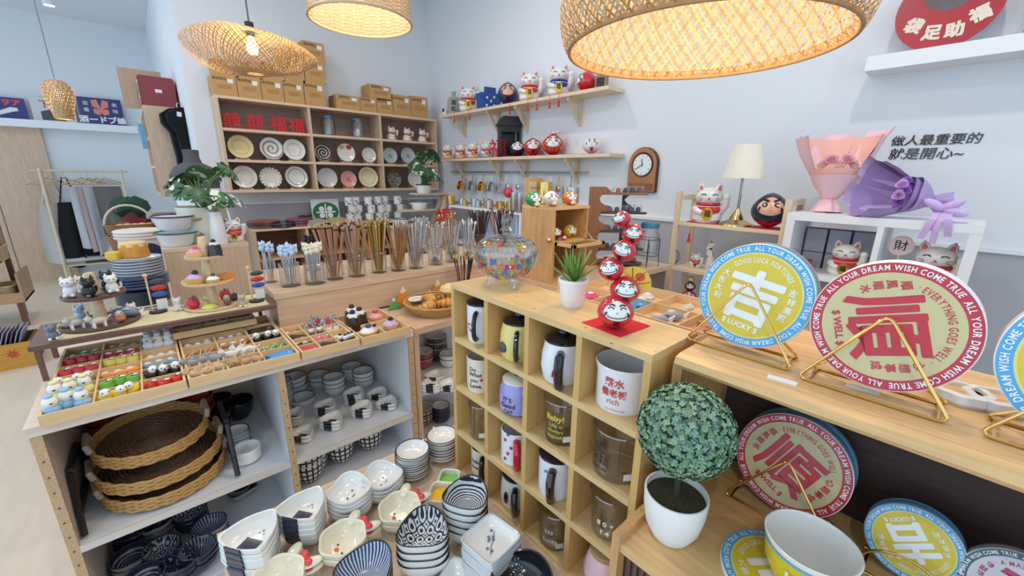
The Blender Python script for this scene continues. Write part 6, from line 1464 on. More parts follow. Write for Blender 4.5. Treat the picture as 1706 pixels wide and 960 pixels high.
JR = [(450, 468, 0.022, 0.08, 7, 'stirrer', M_steel, M_lb, 'white and blue figure-topped', 'slim glass of white figure stirrers at the counter end'),
      (483, 474, 0.034, 0.082, 14, 'stirrer', M_steel, M_lb, 'pale blue figure-topped', 'glass of pale blue figure stirrers nearest the streamer'),
      (523, 470, 0.036, 0.075, 14, 'stirrer', M_steel, M_iv, 'cream animal-topped', 'glass of cream animal stirrers'),
      (556, 463, 0.033, 0.085, 12, 'chopstick', M_cho, M_chd, 'light brown wooden', 'glass of light brown chopsticks before the dark cabinet'),
      (592, 458, 0.034, 0.085, 12, 'chopstick', M_cho, M_dk, 'dark-tipped wooden', 'glass of dark-tipped chopsticks beside the gold ones'),
      (629, 452, 0.032, 0.085, 22, 'chopstick', M_gbr, M_gold, 'tall gold metal', 'glass packed with tall gold metal chopsticks'),
      (660, 449, 0.032, 0.085, 16, 'straw', M_copper, None, 'copper and steel', 'glass of copper drinking straws with paper label'),
      (690, 445, 0.032, 0.085, 18, 'straw', M_steel, None, 'shiny steel', 'glass of shiny steel straws'),
      (722, 439, 0.033, 0.085, 14, 'spoon', M_steel, M_steel, 'plain steel', 'glass of plain steel spoons'),
      (750, 435, 0.033, 0.085, 12, 'fork', M_steel, M_cho, 'wood-handled', 'glass of wood-handled forks'),
      (777, 429, 0.030, 0.085, 12, 'spoon', M_steel, M_white, 'white-tipped steel', 'glass of white-tipped spoons beside the crystal bowl'),
      (610, 428, 0.030, 0.08, 10, 'straw', M_gold, None, 'yellow gold', 'glass of yellow gold straws in the rear row'),
      (585, 432, 0.030, 0.08, 9, 'spoon', M_steel, M_dk, 'dark-handled', 'glass of dark-handled spoons in the rear row'),
      (700, 420, 0.032, 0.08, 12, 'spoon', M_steel, M_steel, 'long mirror', 'rear glass of long mirror spoons'),
      (735, 412, 0.032, 0.08, 10, 'fork', M_gbr, M_gold, 'brass', 'rear glass of brass forks'),
      (795, 411, 0.036, 0.075, 22, 'straw', M_chd, None, 'dark brown', 'glass bristling with dark brown straws behind the crystal bowl'),
      (836, 408, 0.032, 0.095, 16, 'straw', M_dk, None, 'glossy black', 'glass of glossy black straws next to the bread bin'),
      (815, 402, 0.026, 0.095, 10, 'chopstick', cm(190, 140, 130, 0.4), M_dk, 'pink patterned', 'glass of pink patterned chopsticks by the black straws'),
      (520, 448, 0.030, 0.08, 9, 'stirrer', M_steel, M_dk, 'black animal-topped', 'rear glass of black animal stirrers')]
for px, py, r, h, n, kind, m, m2, wd, lab in JR:
    p = G(px, py, HZ); p.y = max(HY + 0.03 + r, p.y) - 0.02
    p.y = max(p.y, HY + r + 0.004); p.y = min(p.y, 1.88)
    gjar(lab, (p.x, p.y, HZ), r, h)
    for k in range(n):
        a = k * 2.39996; q = math.sqrt((k + 0.5) / n); rb = (r - 0.006) * q * 0.55; tilt = (0.10 + (0.26 if kind in ('chopstick', 'straw') else 0.14) * q) * (0.5 if kind == 'stirrer' else 1)
        if wd in ('tall gold metal',): tilt *= 0.5
        o = utensil(kind, m, m2); o.name = UN[kind]
        s = 1.0 + RND.uniform(-0.06, 0.06)
        o.location = (p.x + rb * math.cos(a), p.y + rb * math.sin(a), HZ + 0.0095)
        o.rotation_euler = (0, tilt * 0.75, a); o.scale = (s,) * 3
        tag(o, '%s %s standing in its glass on the cutlery counter' % (wd, UN[kind].replace('_', ' ')), UN[kind].split('_')[-1], '%s %ss' % (wd, UN[kind].replace('_', ' ')))
# holder of gold-tipped spoons on the lower unit
p = Vector((1.0, 1.44, CZ - 0.002))
gjar('low glass of black and gold spoons behind the mug rack corner', p, 0.034, 0.07)
for k in range(12):
    a = k * 2.4; o = utensil('spoon', M_dk, M_gold); o.name = 'spoon'; o.location = (p.x + 0.012 * math.cos(a), p.y + 0.012 * math.sin(a), p.z + 0.0095); o.rotation_euler = (0, 0.18, a)
    tag(o, 'black and gold spoon standing in the low glass by the mug rack', 'spoon', 'black and gold spoons')

# ================================================================== plate wall
def solid_text(st, size, th, bold=0.0):
    v, f = glyphs(st, bold); Bq = MB(); n = len(v)
    cx = (max(q.x for q in v) + min(q.x for q in v)) / 2; z0 = min(q.y for q in v)
    P = [((q.x - cx) * size, 0, (q.y - z0) * size) for q in v]
    ec = {}
    for fc in f:
        for i in range(len(fc)): e = (fc[i], fc[(i + 1) % len(fc)]); ec[e] = ec.get(e, 0) + 1
    fs = [tuple(fc) for fc in f] + [tuple(i + n for i in reversed(fc)) for fc in f] + [(b, a, a + n, b + n) for (a, b) in ec if (b, a) not in ec]
    return Bq.add([(x, y - th / 2, z) for x, y, z in P] + [(x, y + th / 2, z) for x, y, z in P], fs)
M_felt = cm(206, 42, 52, 0.8)
def cut_sign(st, label, loc, h, rz=0.0, rx=0.0, th=0.012, backing=False, group=None):
    t = thing('cut_character', label, 'ornament', loc, rz, group, rx=rx)
    Bq = solid_text(st, h / 0.96, th, 0.004 if st == '囍' else 0.016); Bq.build('character', M_felt, t, smooth=False)
    return t
for k, (px, ch, lab) in enumerate(((388, '囍', 'red double-happiness cutout nearest the unit side'), (427, '囍', 'red double-happiness cutout beside the first'), (464, '福', 'red fortune character cutout next to double happiness'), (494, '福', 'red fortune character cutout nearest the divider'))):
    p = GY(px, 212, SY + 0.07); cut_sign(ch, lab, (p.x, SY + 0.07, SROW[2]), 0.138 if k < 2 else 0.136, group='red cut characters on the wall unit')
for px, lab in ((548, 'clear glass jar with blue lid, left one in the wall unit'), (596, 'clear glass jar with blue lid near the wall unit divider')):
    p = GY(px, 222, SY + 0.1)
    t = thing('glass_jar', lab, 'jar', (p.x, SY + 0.1, SROW[2]))
    MB().lathe([(0, 0), (0.058, 0), (0.066, 0.01), (0.066, 0.12), (0.05, 0.15), (0.05, 0.165), (0.048, 0.165), (0.062, 0.118), (0.062, 0.012), (0, 0.01)], 28).build('body', glass('jar_glass', (0.97, 0.98, 0.98), 0.1), t)
    MB().lathe([(0, 0.19), (0.05, 0.188), (0.054, 0.18), (0.054, 0.163), (0.05, 0.163)], 24).build('lid', cm(70, 110, 134, 0.35), t)
M_pegs = wood('peg_pine', (226, 202, 168), 0.1, 2)
def wall_plate(px, py, w, z, m, label, edge=None, deco=None, rimm=None):
    y = SY + 0.11
    c = GY(px, py, y); R = w * MPP(c) / 2 * 0.88
    s = thing('plate_stand', 'small pine peg stand under the %s' % label, 'stand', (c.x, y, z))
    MB().box(-R * 0.6, R * 0.6, -0.02, 0.06, 0, 0.008).build('base', M_pegs, s, smooth=False)
    for sx in (-1, 1):
        MB().cyl(0.004, 0.008, R * 0.62, n=8).build('front_peg', M_pegs, s, (sx * R * 0.42, -0.016, 0))
        MB().cyl(0.005, 0.008, R * 1.3, n=8).build('rear_peg', M_pegs, s, (sx * R * 0.42, 0.045, 0))
    t = thing('dinner_plate', label, 'plate', (c.x, y, z + 0.01 + R), 0, 'plates displayed on the wall unit', rx=-0.16)
    MB().lathe([(0, 0.004), (R * 0.55, 0.004), (R * 0.62, 0.006), (R * 0.97, 0.016), (R, 0.017), (R, 0.013), (R * 0.6, -0.002), (0, -0.002)], 44, 0, UP).build('body', m, t)
    if edge: MB().tube([(R * 0.985 * math.cos(a), -0.016, R * 0.985 * math.sin(a)) for a in (2 * PI * i / 44 for i in range(44))], R * 0.03, 5, closed=True).build('rim_line', cm(*edge, 0.3), t)
    for (kind, col, q) in deco or []:
        Bq = MB()
        if kind == 'ring': Bq.tube([(R * q * math.cos(a), -0.0075 if q < 0.7 else -0.012, R * q * math.sin(a)) for a in (2 * PI * i / 40 for i in range(40))], R * 0.022, 5, closed=True)
        elif kind == 'ticks':
            for i in range(18): a = 2 * PI * i / 18; Bq.tube([(R * 0.86 * math.cos(a), -0.0155, R * 0.86 * math.sin(a)), (R * 0.99 * math.cos(a), -0.0185, R * 0.99 * math.sin(a))], R * 0.035, 5)
        elif kind == 'patch': Bq.prism(ell(R * 0.4, R * 0.62, R * 0.3, R * 0.24, 18), 0.012, 0.0165, 0, UP)
        elif kind == 'patch2': Bq.prism(ell(-R * 0.45, R * 0.6, R * 0.26, R * 0.2, 18), 0.012, 0.0165, 0, UP)
        elif kind == 'face': Bq.tube([(R * x, -0.0065, R * z_) for x, z_ in ((-0.3, -0.3), (0.0, 0.1), (0.3, -0.3), (-0.2, 0.2), (0.3, 0.25))], R * 0.03, 5)
        o = Bq.build(kind if kind not in ('patch2',) else 'patch', cm(*col, 0.3), t)
        if kind == 'ticks': o['kind'] = 'stuff'
z2, z3 = SROW[1], SROW[0]
M_plw = mat('plate_white', srgb(226, 224, 216), 0.22, coat=0.2)
def spiral(name, A, B, n, kind='spiral', thr=0.3):
    return pattern(name, A, B, kind, n, thr)
def xzpat(name, A, B, kind, n, thr=0.3, warp=0.0):   # same patterns read in the upright plate's own plane
    if name in MATS: return MATS[name]
    m = pattern(name, A, B, kind, n, thr, warp=warp); nt = m.node_tree
    sx = next(q for q in nt.nodes if q.bl_idname == 'ShaderNodeSeparateXYZ'); tc = next(q for q in nt.nodes if q.bl_idname == 'ShaderNodeTexCoord')
    mp = nt.nodes.new('ShaderNodeMapping'); mp.inputs['Rotation'].default_value = (PI / 2, 0, 0)
    src = sx.inputs[0].links[0].from_socket; nt.links.new(src, mp.inputs[0]); nt.links.new(mp.outputs[0], sx.inputs[0])
    return m
wall_plate(401, 247, 42, z2, mat('plate_butter', srgb(228, 208, 150), 0.25), 'plain butter-yellow plate on the middle shelf', deco=[('ring', (206, 184, 120), 0.62)])
wall_plate(453, 251, 40, z2, xzpat('sp_grey', (226, 224, 218), (140, 134, 128), 'spiral', 150, 0.45), 'white plate with thin grey spiral')
wall_plate(490, 252, 38, z2, M_plw, 'plain ivory plate beside the spiral one', deco=[('ring', (190, 180, 166), 0.6)])
wall_plate(538, 253, 31, z2, xzpat('sp_black', (40, 36, 36), (196, 190, 180), 'spiral', 230, 0.45), 'black plate with pale spiral')
wall_plate(576, 254, 33, z2, M_plw, 'white plate with red and gold blotches', deco=[('patch', (190, 44, 50), 0), ('patch2', (206, 160, 60), 0)])
wall_plate(614, 257, 27, z2, M_plw, 'small white double-ringed plate before the divider', deco=[('ring', (170, 164, 156), 0.55), ('ring', (170, 164, 156), 0.85)])
wall_plate(649, 256, 28, z2, mat('plate_grey', srgb(190, 198, 200), 0.25), 'grey celadon plate with drawn face', deco=[('face', (110, 116, 120), 0)])
wall_plate(679, 257, 29, z2, mat('plate_grey', (0, 0, 0)), 'grey celadon plate with drawn branches', deco=[('face', (120, 126, 130), 0), ('ring', (150, 158, 160), 0.8)])
wall_plate(710, 258, 24, z2, mat('plate_grey', (0, 0, 0)), 'grey celadon plate half behind the leaves')
wall_plate(408, 299, 41, z3, M_plw, 'plain white plate on the lowest shelf end', deco=[('ring', (196, 194, 190), 0.66)])
wall_plate(451, 299, 38, z3, M_plw, 'white plate with black ticks round the rim', deco=[('ticks', (40, 40, 44), 0)])
wall_plate(494, 299, 40, z3, M_plw, 'white plate with two grey rings', edge=(130, 124, 116), deco=[('ring', (120, 112, 104), 0.72)])
wall_plate(545, 297, 36, z3, xzpat('burst', (220, 222, 220), (110, 118, 130), 'radial', 22, 0.72), 'white plate with blue radiating burst')
wall_plate(580, 297, 30, z3, mat('plate_pink', srgb(226, 156, 152), 0.25), 'coral pink plate with drawn face', deco=[('face', (160, 90, 90), 0)])
wall_plate(613, 296, 37, z3, mat('plate_cream', srgb(232, 224, 184), 0.25), 'cream plate with rim ring before the divider', deco=[('ring', (196, 184, 140), 0.7)])
wall_plate(656, 298, 28, z3, xzpat('mosaic_plate', (60, 62, 60), (190, 192, 180), 'voronoi', 95, 0.05), 'dark plate with pale mosaic pattern')
wall_plate(690, 298, 28, z3, M_plw, 'white plate hidden by the leaves in the lowest shelf')
# cartons on top of the unit
M_kraft = mat('carton_kraft', srgb(196, 152, 98), 0.8, var=0.08, scale=20)
def carton(label, px0, px1, py0, py1, y, zb=None, d=0.2, rz=0.0):
    a, b = GY(px0, (py0 + py1) / 2, y), GY(px1, (py0 + py1) / 2, y); zt = GY((px0 + px1) / 2, py0, y).z; zb = SZ1 if zb is None else zb
    t = thing('carton', label, 'box', ((a.x + b.x) / 2, y, zb), rz, 'cartons on the plate unit')
    w, h = (b.x - a.x) / 2 - 0.003, zt - zb
    MB().box(-w, w, 0, d, 0, h).build('body', M_kraft, t, smooth=False)
    MB().box(-w * 0.55, w * 0.55, -0.001, 0, h * 0.35, h * 0.55).build('flap_fold', cm(176, 132, 82, 0.8), t, smooth=False)
    MB().box(w * 0.3, w * 0.75, -0.0022, -0.001, h * 0.66, h * 0.86).build('white_label', M_white, t, smooth=False)
    MB().text('易碎物品', min(w * 0.3, h * 0.2), M=T(-w * 0.35, -0.0015, h * 0.78) @ UP).build('stamp', cm(60, 46, 36, 0.8), t, smooth=False)
    return zt
yb = SY + 0.015
cols = [(354, 396), (396, 436), (436, 473), (473, 507), (507, 542)]
zz = []
for k, (a, b) in enumerate(cols): zz.append(carton('carton in the bottom row on the plate unit, %s' % ('at the wall end', 'second along', 'third along', 'fourth along', 'at the open end')[k], a, b, 126 + k * 3.5 if k < 4 else 137, 175, yb))
z5 = []
for k, (a, b) in enumerate(cols): z5.append(carton('carton in the second row on the plate unit, %s' % ('at the wall end', 'second along', 'third along', 'fourth along', 'at the open end')[k], a, b, 100 + k * 2.5 if k < 4 else 104, 130, yb, zz[k]))
carton('topmost carton at the open end of the stack', 505, 541, 70, 100, yb, z5[4])
carton('third-row carton half hidden by the woven cloud lamp', 470, 505, 76, 105, yb, z5[3])
za = carton('low carton lying first in the short row', 560, 600, 159, 180, yb)
zb_ = carton('low carton lying second in the short row', 600, 628, 163, 183, yb)
carton('carton perched on top of the short row', 615, 652, 142, 164, yb, zb_)
carton('carton third in the short row', 628, 655, 165, 186, yb) 
carton('carton fourth in the short row, taller', 655, 685, 159, 190, yb)
carton('carton at the corner end of the short row', 685, 713, 161, 193, yb)

# ================================================================== lucky cats and wall shelves
M_cgold = mat('coin_gold', srgb(226, 180, 60), 0.25, 0.7)
CATW = mat('cat_white', srgb(238, 234, 228), 0.2, coat=0.3)
def make_cat():
    """sitting lucky cat of height 1 with raised paw and coin"""
    t = thing('lucky_cat', 'x x x x', 'lucky cat')
    MB().lathe([(0, 0), (0.30, 0), (0.36, 0.08), (0.36, 0.22), (0.30, 0.4), (0.24, 0.5), (0, 0.52)], 22).build('body', CATW, t)
    MB().ball((0, -0.02, 0.66), (0.33, 0.28, 0.24), 0, None, 22, 14).build('head', CATW, t)
    for s in (-1, 1):
        e = MB().lathe([(0.11, 0), (0.07, 0.12), (0, 0.2)], 10, 0, T(s * 0.2, 0, 0.82) @ RY(s * 0.2)).build('ear', CATW, t)
        MB().lathe([(0.065, 0.02), (0.04, 0.1), (0, 0.15)], 8, 0, T(s * 0.2, -0.055, 0.815) @ RY(s * 0.2)).build('inner_ear', cm(214, 110, 110, 0.4), e)
    MB().tube([(0.3, -0.08, 0.3), (0.4, -0.14, 0.45), (0.4, -0.18, 0.62)], [0.1, 0.09, 0.085], 10).ball((0.4, -0.18, 0.66), 0.095, 0, None, 10, 8).build('raised_paw', CATW, t)
    MB().tube([(-0.3, -0.1, 0.34), (-0.24, -0.28, 0.3), (-0.1, -0.36, 0.27)], [0.09, 0.08, 0.075], 10).build('holding_paw', CATW, t)
    MB().tube([(0.255 * math.cos(a), 0.255 * math.sin(a) - 0.01, 0.47) for a in (2 * PI * i / 24 for i in range(24))], 0.045, 6, closed=True).build('collar', cm(200, 40, 50, 0.4), t)
    MB().lathe([(0, 0.0), (0.29, 0.0), (0.3, 0.1), (0.0, 0.2)], 18, 0, T(0, -0.11, 0.30) @ RX(0.2), a0=PI, a1=2 * PI - 1e-3).build('bib', cm(206, 60, 70, 0.4), t)
    MB().prism(ell(0.0, 0.24, 0.12, 0.17, 18), 0.36, 0.41, 0, UP).build('coin', M_cgold, t)
    MB().text('福', 0.16, M=T(0, -0.415, 0.18) @ UP, bold=0.02).build('coin_mark', M_ink, t)
    Bq = MB()
    def on(u, v): a = u / 0.3; r = math.sqrt(max(0.02, 1 - (v / 0.24) ** 2)); return (0.337 * r * math.sin(a), -0.02 - 0.287 * r * math.cos(a), 0.66 + v)
    for s in (-1, 1):
        Bq.tube([on(s * 0.13 + 0.06 * math.cos(q), 0.04 + 0.03 * math.sin(q)) for q in (PI * i / 5 for i in range(6))], 0.012, 5, 0)
        for j in (-0.03, 0.03): Bq.tube([on(s * 0.16, -0.06 + j * 0.6), on(s * 0.26, -0.06 + j)], 0.006, 4, 0)
    Bq.fan(ell(0, -0.04, 0.025, 0.018, 8), lambda u, v: (on(u, v)[0], on(u, v)[1] - 0.006, on(u, v)[2]), 1, 1)
    Bq.tube([on(-0.05, -0.08), on(0, -0.06), on(0.05, -0.08)], 0.007, 4, 1)
    Bq.build('face_paint', [M_ink, cm(200, 70, 70)], t)
    return t
CAT0 = make_cat(); CATN = [0]
def cat_at(loc, h, label, rz=None, col=None, bib=None, group=None):
    ms = {}
    if col: ms.update({'body': col})
    if bib: ms.update({'bib': bib, 'collar': bib})
    if CATN[0] == 0: o = CAT0; o.location = loc; o.scale = (h,) * 3; o['label'] = label
    else: o = dup(CAT0, loc, None, label, None, scale=h, mats=ms)
    CATN[0] += 1; o.rotation_euler = (0, 0, FACE(loc) if rz is None else rz)
    if group: o['group'] = group
    return o
def tassel(loc, label, L=0.09):
    t = thing('red_tassel', label, 'tassel', loc, 0, 'red tassels on the upper wall shelf')
    MB().tube([(0, 0, 0), (0, 0, -L * 0.45)], 0.0015, 5).build('cord', cm(200, 40, 46, 0.7), t)
    MB().lathe([(0, -L * 0.42), (0.006, -L * 0.45), (0.005, -L * 0.55), (0.010, -L), (0, -L)], 10).build('skirt', cm(206, 42, 50, 0.8), t)
def felt(loc, w, d, label, rz=0.0):
    t = thing('red_mat', label, 'mat', loc, rz); MB().prism([(-w / 2, -d / 2), (w / 2, -d / 2), (w / 2, d / 2), (-w / 2, d / 2)], 0, 0.003).build('cloth', cm(198, 34, 44, 0.85), t, smooth=False)
fx = 2.69
def onU(px): return GX(px, 165, fx).y
def onL(px): return GX(px, 255, fx).y
def sz(px_h, y, z): return px_h * MPP((fx, y, z)) * 0.95
U = lambda px, h: (Vector((fx, onU(px), FZU)), sz(h, onU(px), FZU))
Lw = lambda px, h: (Vector((fx, onL(px), FZL)), sz(h, onL(px), FZL))
for k, (px, lab) in enumerate(((653, 'small lucky cat nearest the divider in the wall unit'), (679, 'small lucky cat in the middle of the wall unit cell'), (704, 'small lucky cat nearest the corner in the wall unit'))):
    p = GY(px, 228, SY + 0.1); cat_at((p.x, SY + 0.1, SROW[2]), 0.15, lab, rz=0.35, bib=cm(196, 50, 60, 0.4) if k else None)
p, h = U(741, 16)
t = thing('sake_cup', 'tiny white bottle with black mark at the corner end', 'bottle', p)
MB().lathe([(0, 0), (h * 0.3, 0), (h * 0.34, h * 0.1), (h * 0.3, h * 0.6), (h * 0.12, h * 0.8), (h * 0.14, h), (0, h)], 16).build('body', M_cer, t)
MB().ball((-h * 0.28, -h * 0.1, h * 0.6), (h * 0.08, h * 0.16, h * 0.22), 0, None, 10, 6).build('mark', M_ink, t)
p, h = U(756, 37)
t = thing('sake_bottle', 'grey stoneware sake bottle with black brush letters', 'bottle', p, FACE(p))
MB().lathe([(0, 0), (h * 0.3, 0), (h * 0.32, h * 0.05), (h * 0.3, h * 0.62), (h * 0.22, h * 0.76), (h * 0.1, h * 0.82), (h * 0.09, h * 0.93), (h * 0.12, h), (0, h)], 24).build('body', mat('stoneware_grey', srgb(164, 164, 154), 0.5, var=0.1, scale=60), t)
for k, ch in enumerate('酒処'): MB().text(ch, h * 0.24, M=T(-h * 0.02, -h * 0.325, h * (0.42 - 0.27 * k)) @ UP, bold=0.02).build('lettering', M_ink, t)
p, h = U(780, 44); cat_at(p, h, 'lucky cat with gold coin beside the blue box on the upper shelf', bib=cm(190, 60, 60, 0.4))
p, h = U(813, 37)
t = thing('offering_box', 'blue box with white sparkle print and tall back on the upper shelf', 'box', p, FACE(p) + 0.5)
w = h * 0.5
MB().prism([(-w * 0.8, 0), (w * 0.8, 0), (w, h * 0.66), (-w, h * 0.66)], -w * 0.6, w * 0.6, 0, UP).build('body', cm(40, 84, 160, 0.45), t, smooth=False)
MB().box(-w * 0.1, w * 1.02, w * 0.3, w * 0.6, h * 0.6, h).build('raised_back', cm(34, 74, 146, 0.45), t, smooth=False)
for x, z in ((-0.4, 0.45), (0.35, 0.5), (0, 0.32), (-0.45, 0.12), (0.35, 0.14)): MB().prism([(w * x + w * 0.17 * (1 if i % 2 else 0.45) * math.cos(i * PI / 4), h * z + w * 0.17 * (1 if i % 2 else 0.45) * math.sin(i * PI / 4)) for i in range(8)], w * 0.6, w * 0.605, 0, UP).build('sparkle', M_white, t, smooth=False)
p, h = U(846, 38); daruma('navy hooded daruma with pink face on the upper shelf', p, h * 0.46, h, cm(52, 62, 96, 0.25), cm(226, 176, 150, 0.3), rz=FACE(p), stern=True)
p, h = U(882, 50); cat_at(p, h, 'large white lucky cat with gold bell in the middle of the upper shelf')
p, h = U(930, 52); cat_at(p, h, 'lucky cat with navy collar and coin on the upper shelf', bib=cm(50, 70, 150, 0.4))
p, h = U(976, 34); daruma('glossy red round daruma turned sideways below the dome lamp', p, h * 0.52, h, M_dred, rz=FACE(p) - 1.2, gold=True)
p, h = U(1001, 28)
t = thing('paper_drum', 'small printed tea box at the free end of the upper shelf', 'box', p, 0.3)
MB().box(-0.03, 0.03, -0.04, 0.04, 0, h * 0.8).build('body', cm(150, 130, 96, 0.7), t, smooth=False); MB().box(-0.031, -0.03, -0.03, 0.03, h * 0.15, h * 0.65).build('print', cm(40, 36, 34, 0.6), t, smooth=False)
for k, px in enumerate((757, 783, 850, 880, 895, 916, 931)): tassel((FX - 0.004, GX(px, 180, FX).y, FZU - 0.004), 'red tassel hanging over the edge of the upper wall shelf')
for a, b, lab in ((765, 800, 'red felt strip under the first lucky cat'), (830, 900, 'red felt strip under the daruma and large cat'), (905, 990, 'red felt strip under the navy-collared cat')):
    y1, y0 = onU(a), onU(b); felt((2.655, (y0 + y1) / 2, FZU), 0.1, y1 - y0, lab)
# lower shelf
for px, h_, col, lab in ((746, 26, (226, 222, 210), 'tiny cream lucky cat first at the corner of the lower shelf'), (768, 26, (226, 190, 180), 'tiny pink-bibbed lucky cat second on the lower shelf'), (788, 28, (236, 206, 206), 'tiny rosy lucky cat third on the lower shelf'), (811, 28, (150, 190, 226), 'tiny lucky cat in a pale blue robe beside the black shrine')):
    p, h = Lw(px, h_); cat_at(p, h, lab, col=cm(*col, 0.25), group='tiny lucky cats on the lower shelf')
p, h = Lw(845, 66)
t = thing('shrine_house', 'black wooden shrine house with pitched roof on the lower shelf', 'ornament', p + Vector((0.02, 0, 0)), FACE(p) + 0.25)
w = h * 0.27
for x in (-w, w * 0.86): MB().box(x, x + w * 0.14, -w * 0.6, w * 0.6, 0, h * 0.78).build('side_wall', M_black, t, smooth=False)
MB().box(-w, w, w * 0.5, w * 0.6, 0, h * 0.78).box(-w, w, -w * 0.6, w * 0.6, 0, h * 0.06).build('rear_wall', M_black, t, smooth=False)
MB().box(-w, w, -w * 0.62, -w * 0.5, h * 0.62, h * 0.78).build('lintel', cm(34, 32, 32, 0.5), t, smooth=False)
MB().prism([(-w * 1.2, h * 0.78), (w * 1.2, h * 0.78), (w * 0.95, h), (-w * 0.7, h)], -w * 0.75, w * 0.75, 0, UP).build('roof', cm(42, 40, 40, 0.6), t, smooth=False)
p, h = Lw(833, 30); cut_sign('福', 'red fortune character cutout leaning on the black shrine', p + Vector((-0.045, -0.02, 0)), h, FACE(p))
p, h = Lw(862, 28); daruma('dark navy daruma beside the shrine on the lower shelf', p, h * 0.52, h, cm(34, 38, 62, 0.2), rz=FACE(p))
p, h = Lw(888, 31); daruma('plain red daruma in the middle of the lower shelf', p, h * 0.52, h, M_dred, rz=FACE(p))
p, h = Lw(921, 36); daruma('larger red daruma with patterned top knot on the lower shelf', p, h * 0.53, h, M_dred, rz=FACE(p), gold=True, knot=True)
p, h = Lw(985, 30); daruma('white daruma on a red mat at the free end of the lower shelf', p + Vector((0, 0, 0.003)), h * 0.52, h, CATW, rz=FACE(p))
for a, b, lab in ((740, 815, 'red cloth under the tiny lucky cats'), (852, 940, 'red cloth under the row of daruma'), (960, 1010, 'small red mat under the white daruma')):
    y1, y0 = onL(a), onL(b); felt((2.67, (y0 + y1) / 2, FZL), 0.12, y1 - y0, lab)
# ---------------------------------------------------------------- ladles and strainers on the hook rails
def hang(px, kind, m, label):
    y = GX(px, 300, WX - 0.05).y; t = thing('hanging_' + kind, label, kind, (WX - 0.05, y, RLZ - 0.012))
    MB().tube([(0.01, 0, 0.02), (0.0, 0, 0.024), (-0.008, 0, 0.012), (-0.004, 0, -0.012), (0.002, 0, -0.02)], 0.002, 6).build('hook', M_steel, t)
    MB().tube([(0, 0, -0.015), (-0.004, 0, -0.06), (-0.006, 0, -0.10)], 0.005, 6).build('handle', m, t)
    if kind == 'saucepan': MB().lathe([(0, 0), (0.04, 0), (0.048, 0.05), (0.05, 0.052), (0.046, 0.05), (0.038, 0.004), (0, 0.004)], 24, 0, T(0.01, 0, -0.145) @ RY(-PI / 2 + 0.25)).build('pan', m, t)
    elif kind == 'strainer': MB().prism([(0, 0.06), (0.012, 0.058), (0.036, -0.03), (0.03, -0.045), (-0.03, -0.045), (-0.036, -0.03), (-0.012, 0.058)], -0.004, 0.004, 0, T(-0.006, 0, -0.155) @ RZ(-PI / 2) @ UP).build('blade', m, t)
    else: MB().ball((-0.004, 0, -0.125), (0.012, 0.026, 0.032), 0, None, 14, 8).build('bowl', m, t)
M_zig = pattern('zigzag_print', (226, 226, 226), (50, 50, 54), 'zrings', 500, 0.0)
for px, kind, m, lab in ((770, 'saucepan', M_gold, 'first gold saucepan hanging on the hook rail'), (788, 'saucepan', M_steel, 'first steel saucepan between the gold ones'), (805, 'saucepan', M_gold, 'second gold saucepan hanging on the hook rail'), (822, 'saucepan', M_steel, 'second steel saucepan on the hook rail'), (834, 'strainer', M_zig, 'zigzag printed spatula beside the saucepans'), (846, 'ladle', M_steel, 'steel ladle at the end of the first rail'), (863, 'ladle', M_steel, 'steel ladle at the start of the second rail'), (890, 'strainer', wood('spat_wood', (196, 160, 116), 0.15, 2), 'wooden spatula hanging behind the gold cup'), (902, 'ladle', M_steel, 'small steel ladle on the second rail'), (920, 'strainer', M_steel, 'steel tea strainer on the second rail'), (931, 'ladle', M_copper, 'copper tea scoop on the second rail'), (952, 'strainer', M_zig, 'zigzag printed fish-shaped spatula at the rail end')): hang(px, kind, m, lab)
# metal cups on the white side shelf
def metal_cup(loc, r, h, m, label):
    t = thing('metal_cup', label, 'cup', loc, 0, 'metal cups on the white side shelf')
    MB().lathe([(0, 0), (r * 0.9, 0), (r, h * 0.05), (r, h), (r * 0.94, h), (r * 0.9, 0.004), (0, 0.004)], 20).build('body', m, t)
    MB().tube([(0, r * 0.95, h * 0.75), (0, r * 1.5, h * 0.75), (0, r * 1.5, h * 0.3), (0, r * 0.95, h * 0.3)], r * 0.08, 6).build('handle', m, t)
for k, (px, g, s) in enumerate(((752, 1, 1.3), (764, 0, 1.0), (775, 1, .8), (785, 0, 1.1), (797, 0, .9), (806, 1, 1.2), (816, 0, 1.1), (826, 1, 1.0), (835, 1, 1.0), (844, 1, 1.1))):
    y = GX(px, 340, 2.5).y; metal_cup((2.5 + 0.05 * (k % 2), y, WSZ), 0.036 * s, 0.07 * s, M_gold if g else M_steel, '%s metal cup on the white side shelf' % ('gold' if g else 'steel'))
for px, g, lab in ((858, 0, 'tall steel tumbler at the end of the white side shelf'), (868, 0, 'second tall steel tumbler at the end of the white side shelf')):
    metal_cup((2.45, GX(px, 340, 2.45).y, WSZ), 0.04, 0.17, M_steel, lab)
q = (2.46, GX(847, 330, 2.46).y, WSZ)
t = thing('red_pompom', 'red ribbon rosette standing among the metal cups', 'ornament', q)
MB().tube([(0, 0, 0), (0, 0, 0.13)], 0.004, 6).build('stem', M_gold, t)
MB().ball((0, 0, 0.16), (0.04, 0.05, 0.045), 0, None, 14, 10).build('rosette', pattern('rosette_red', (190, 36, 50), (226, 90, 96), 'radial', 9, 0.2), t)

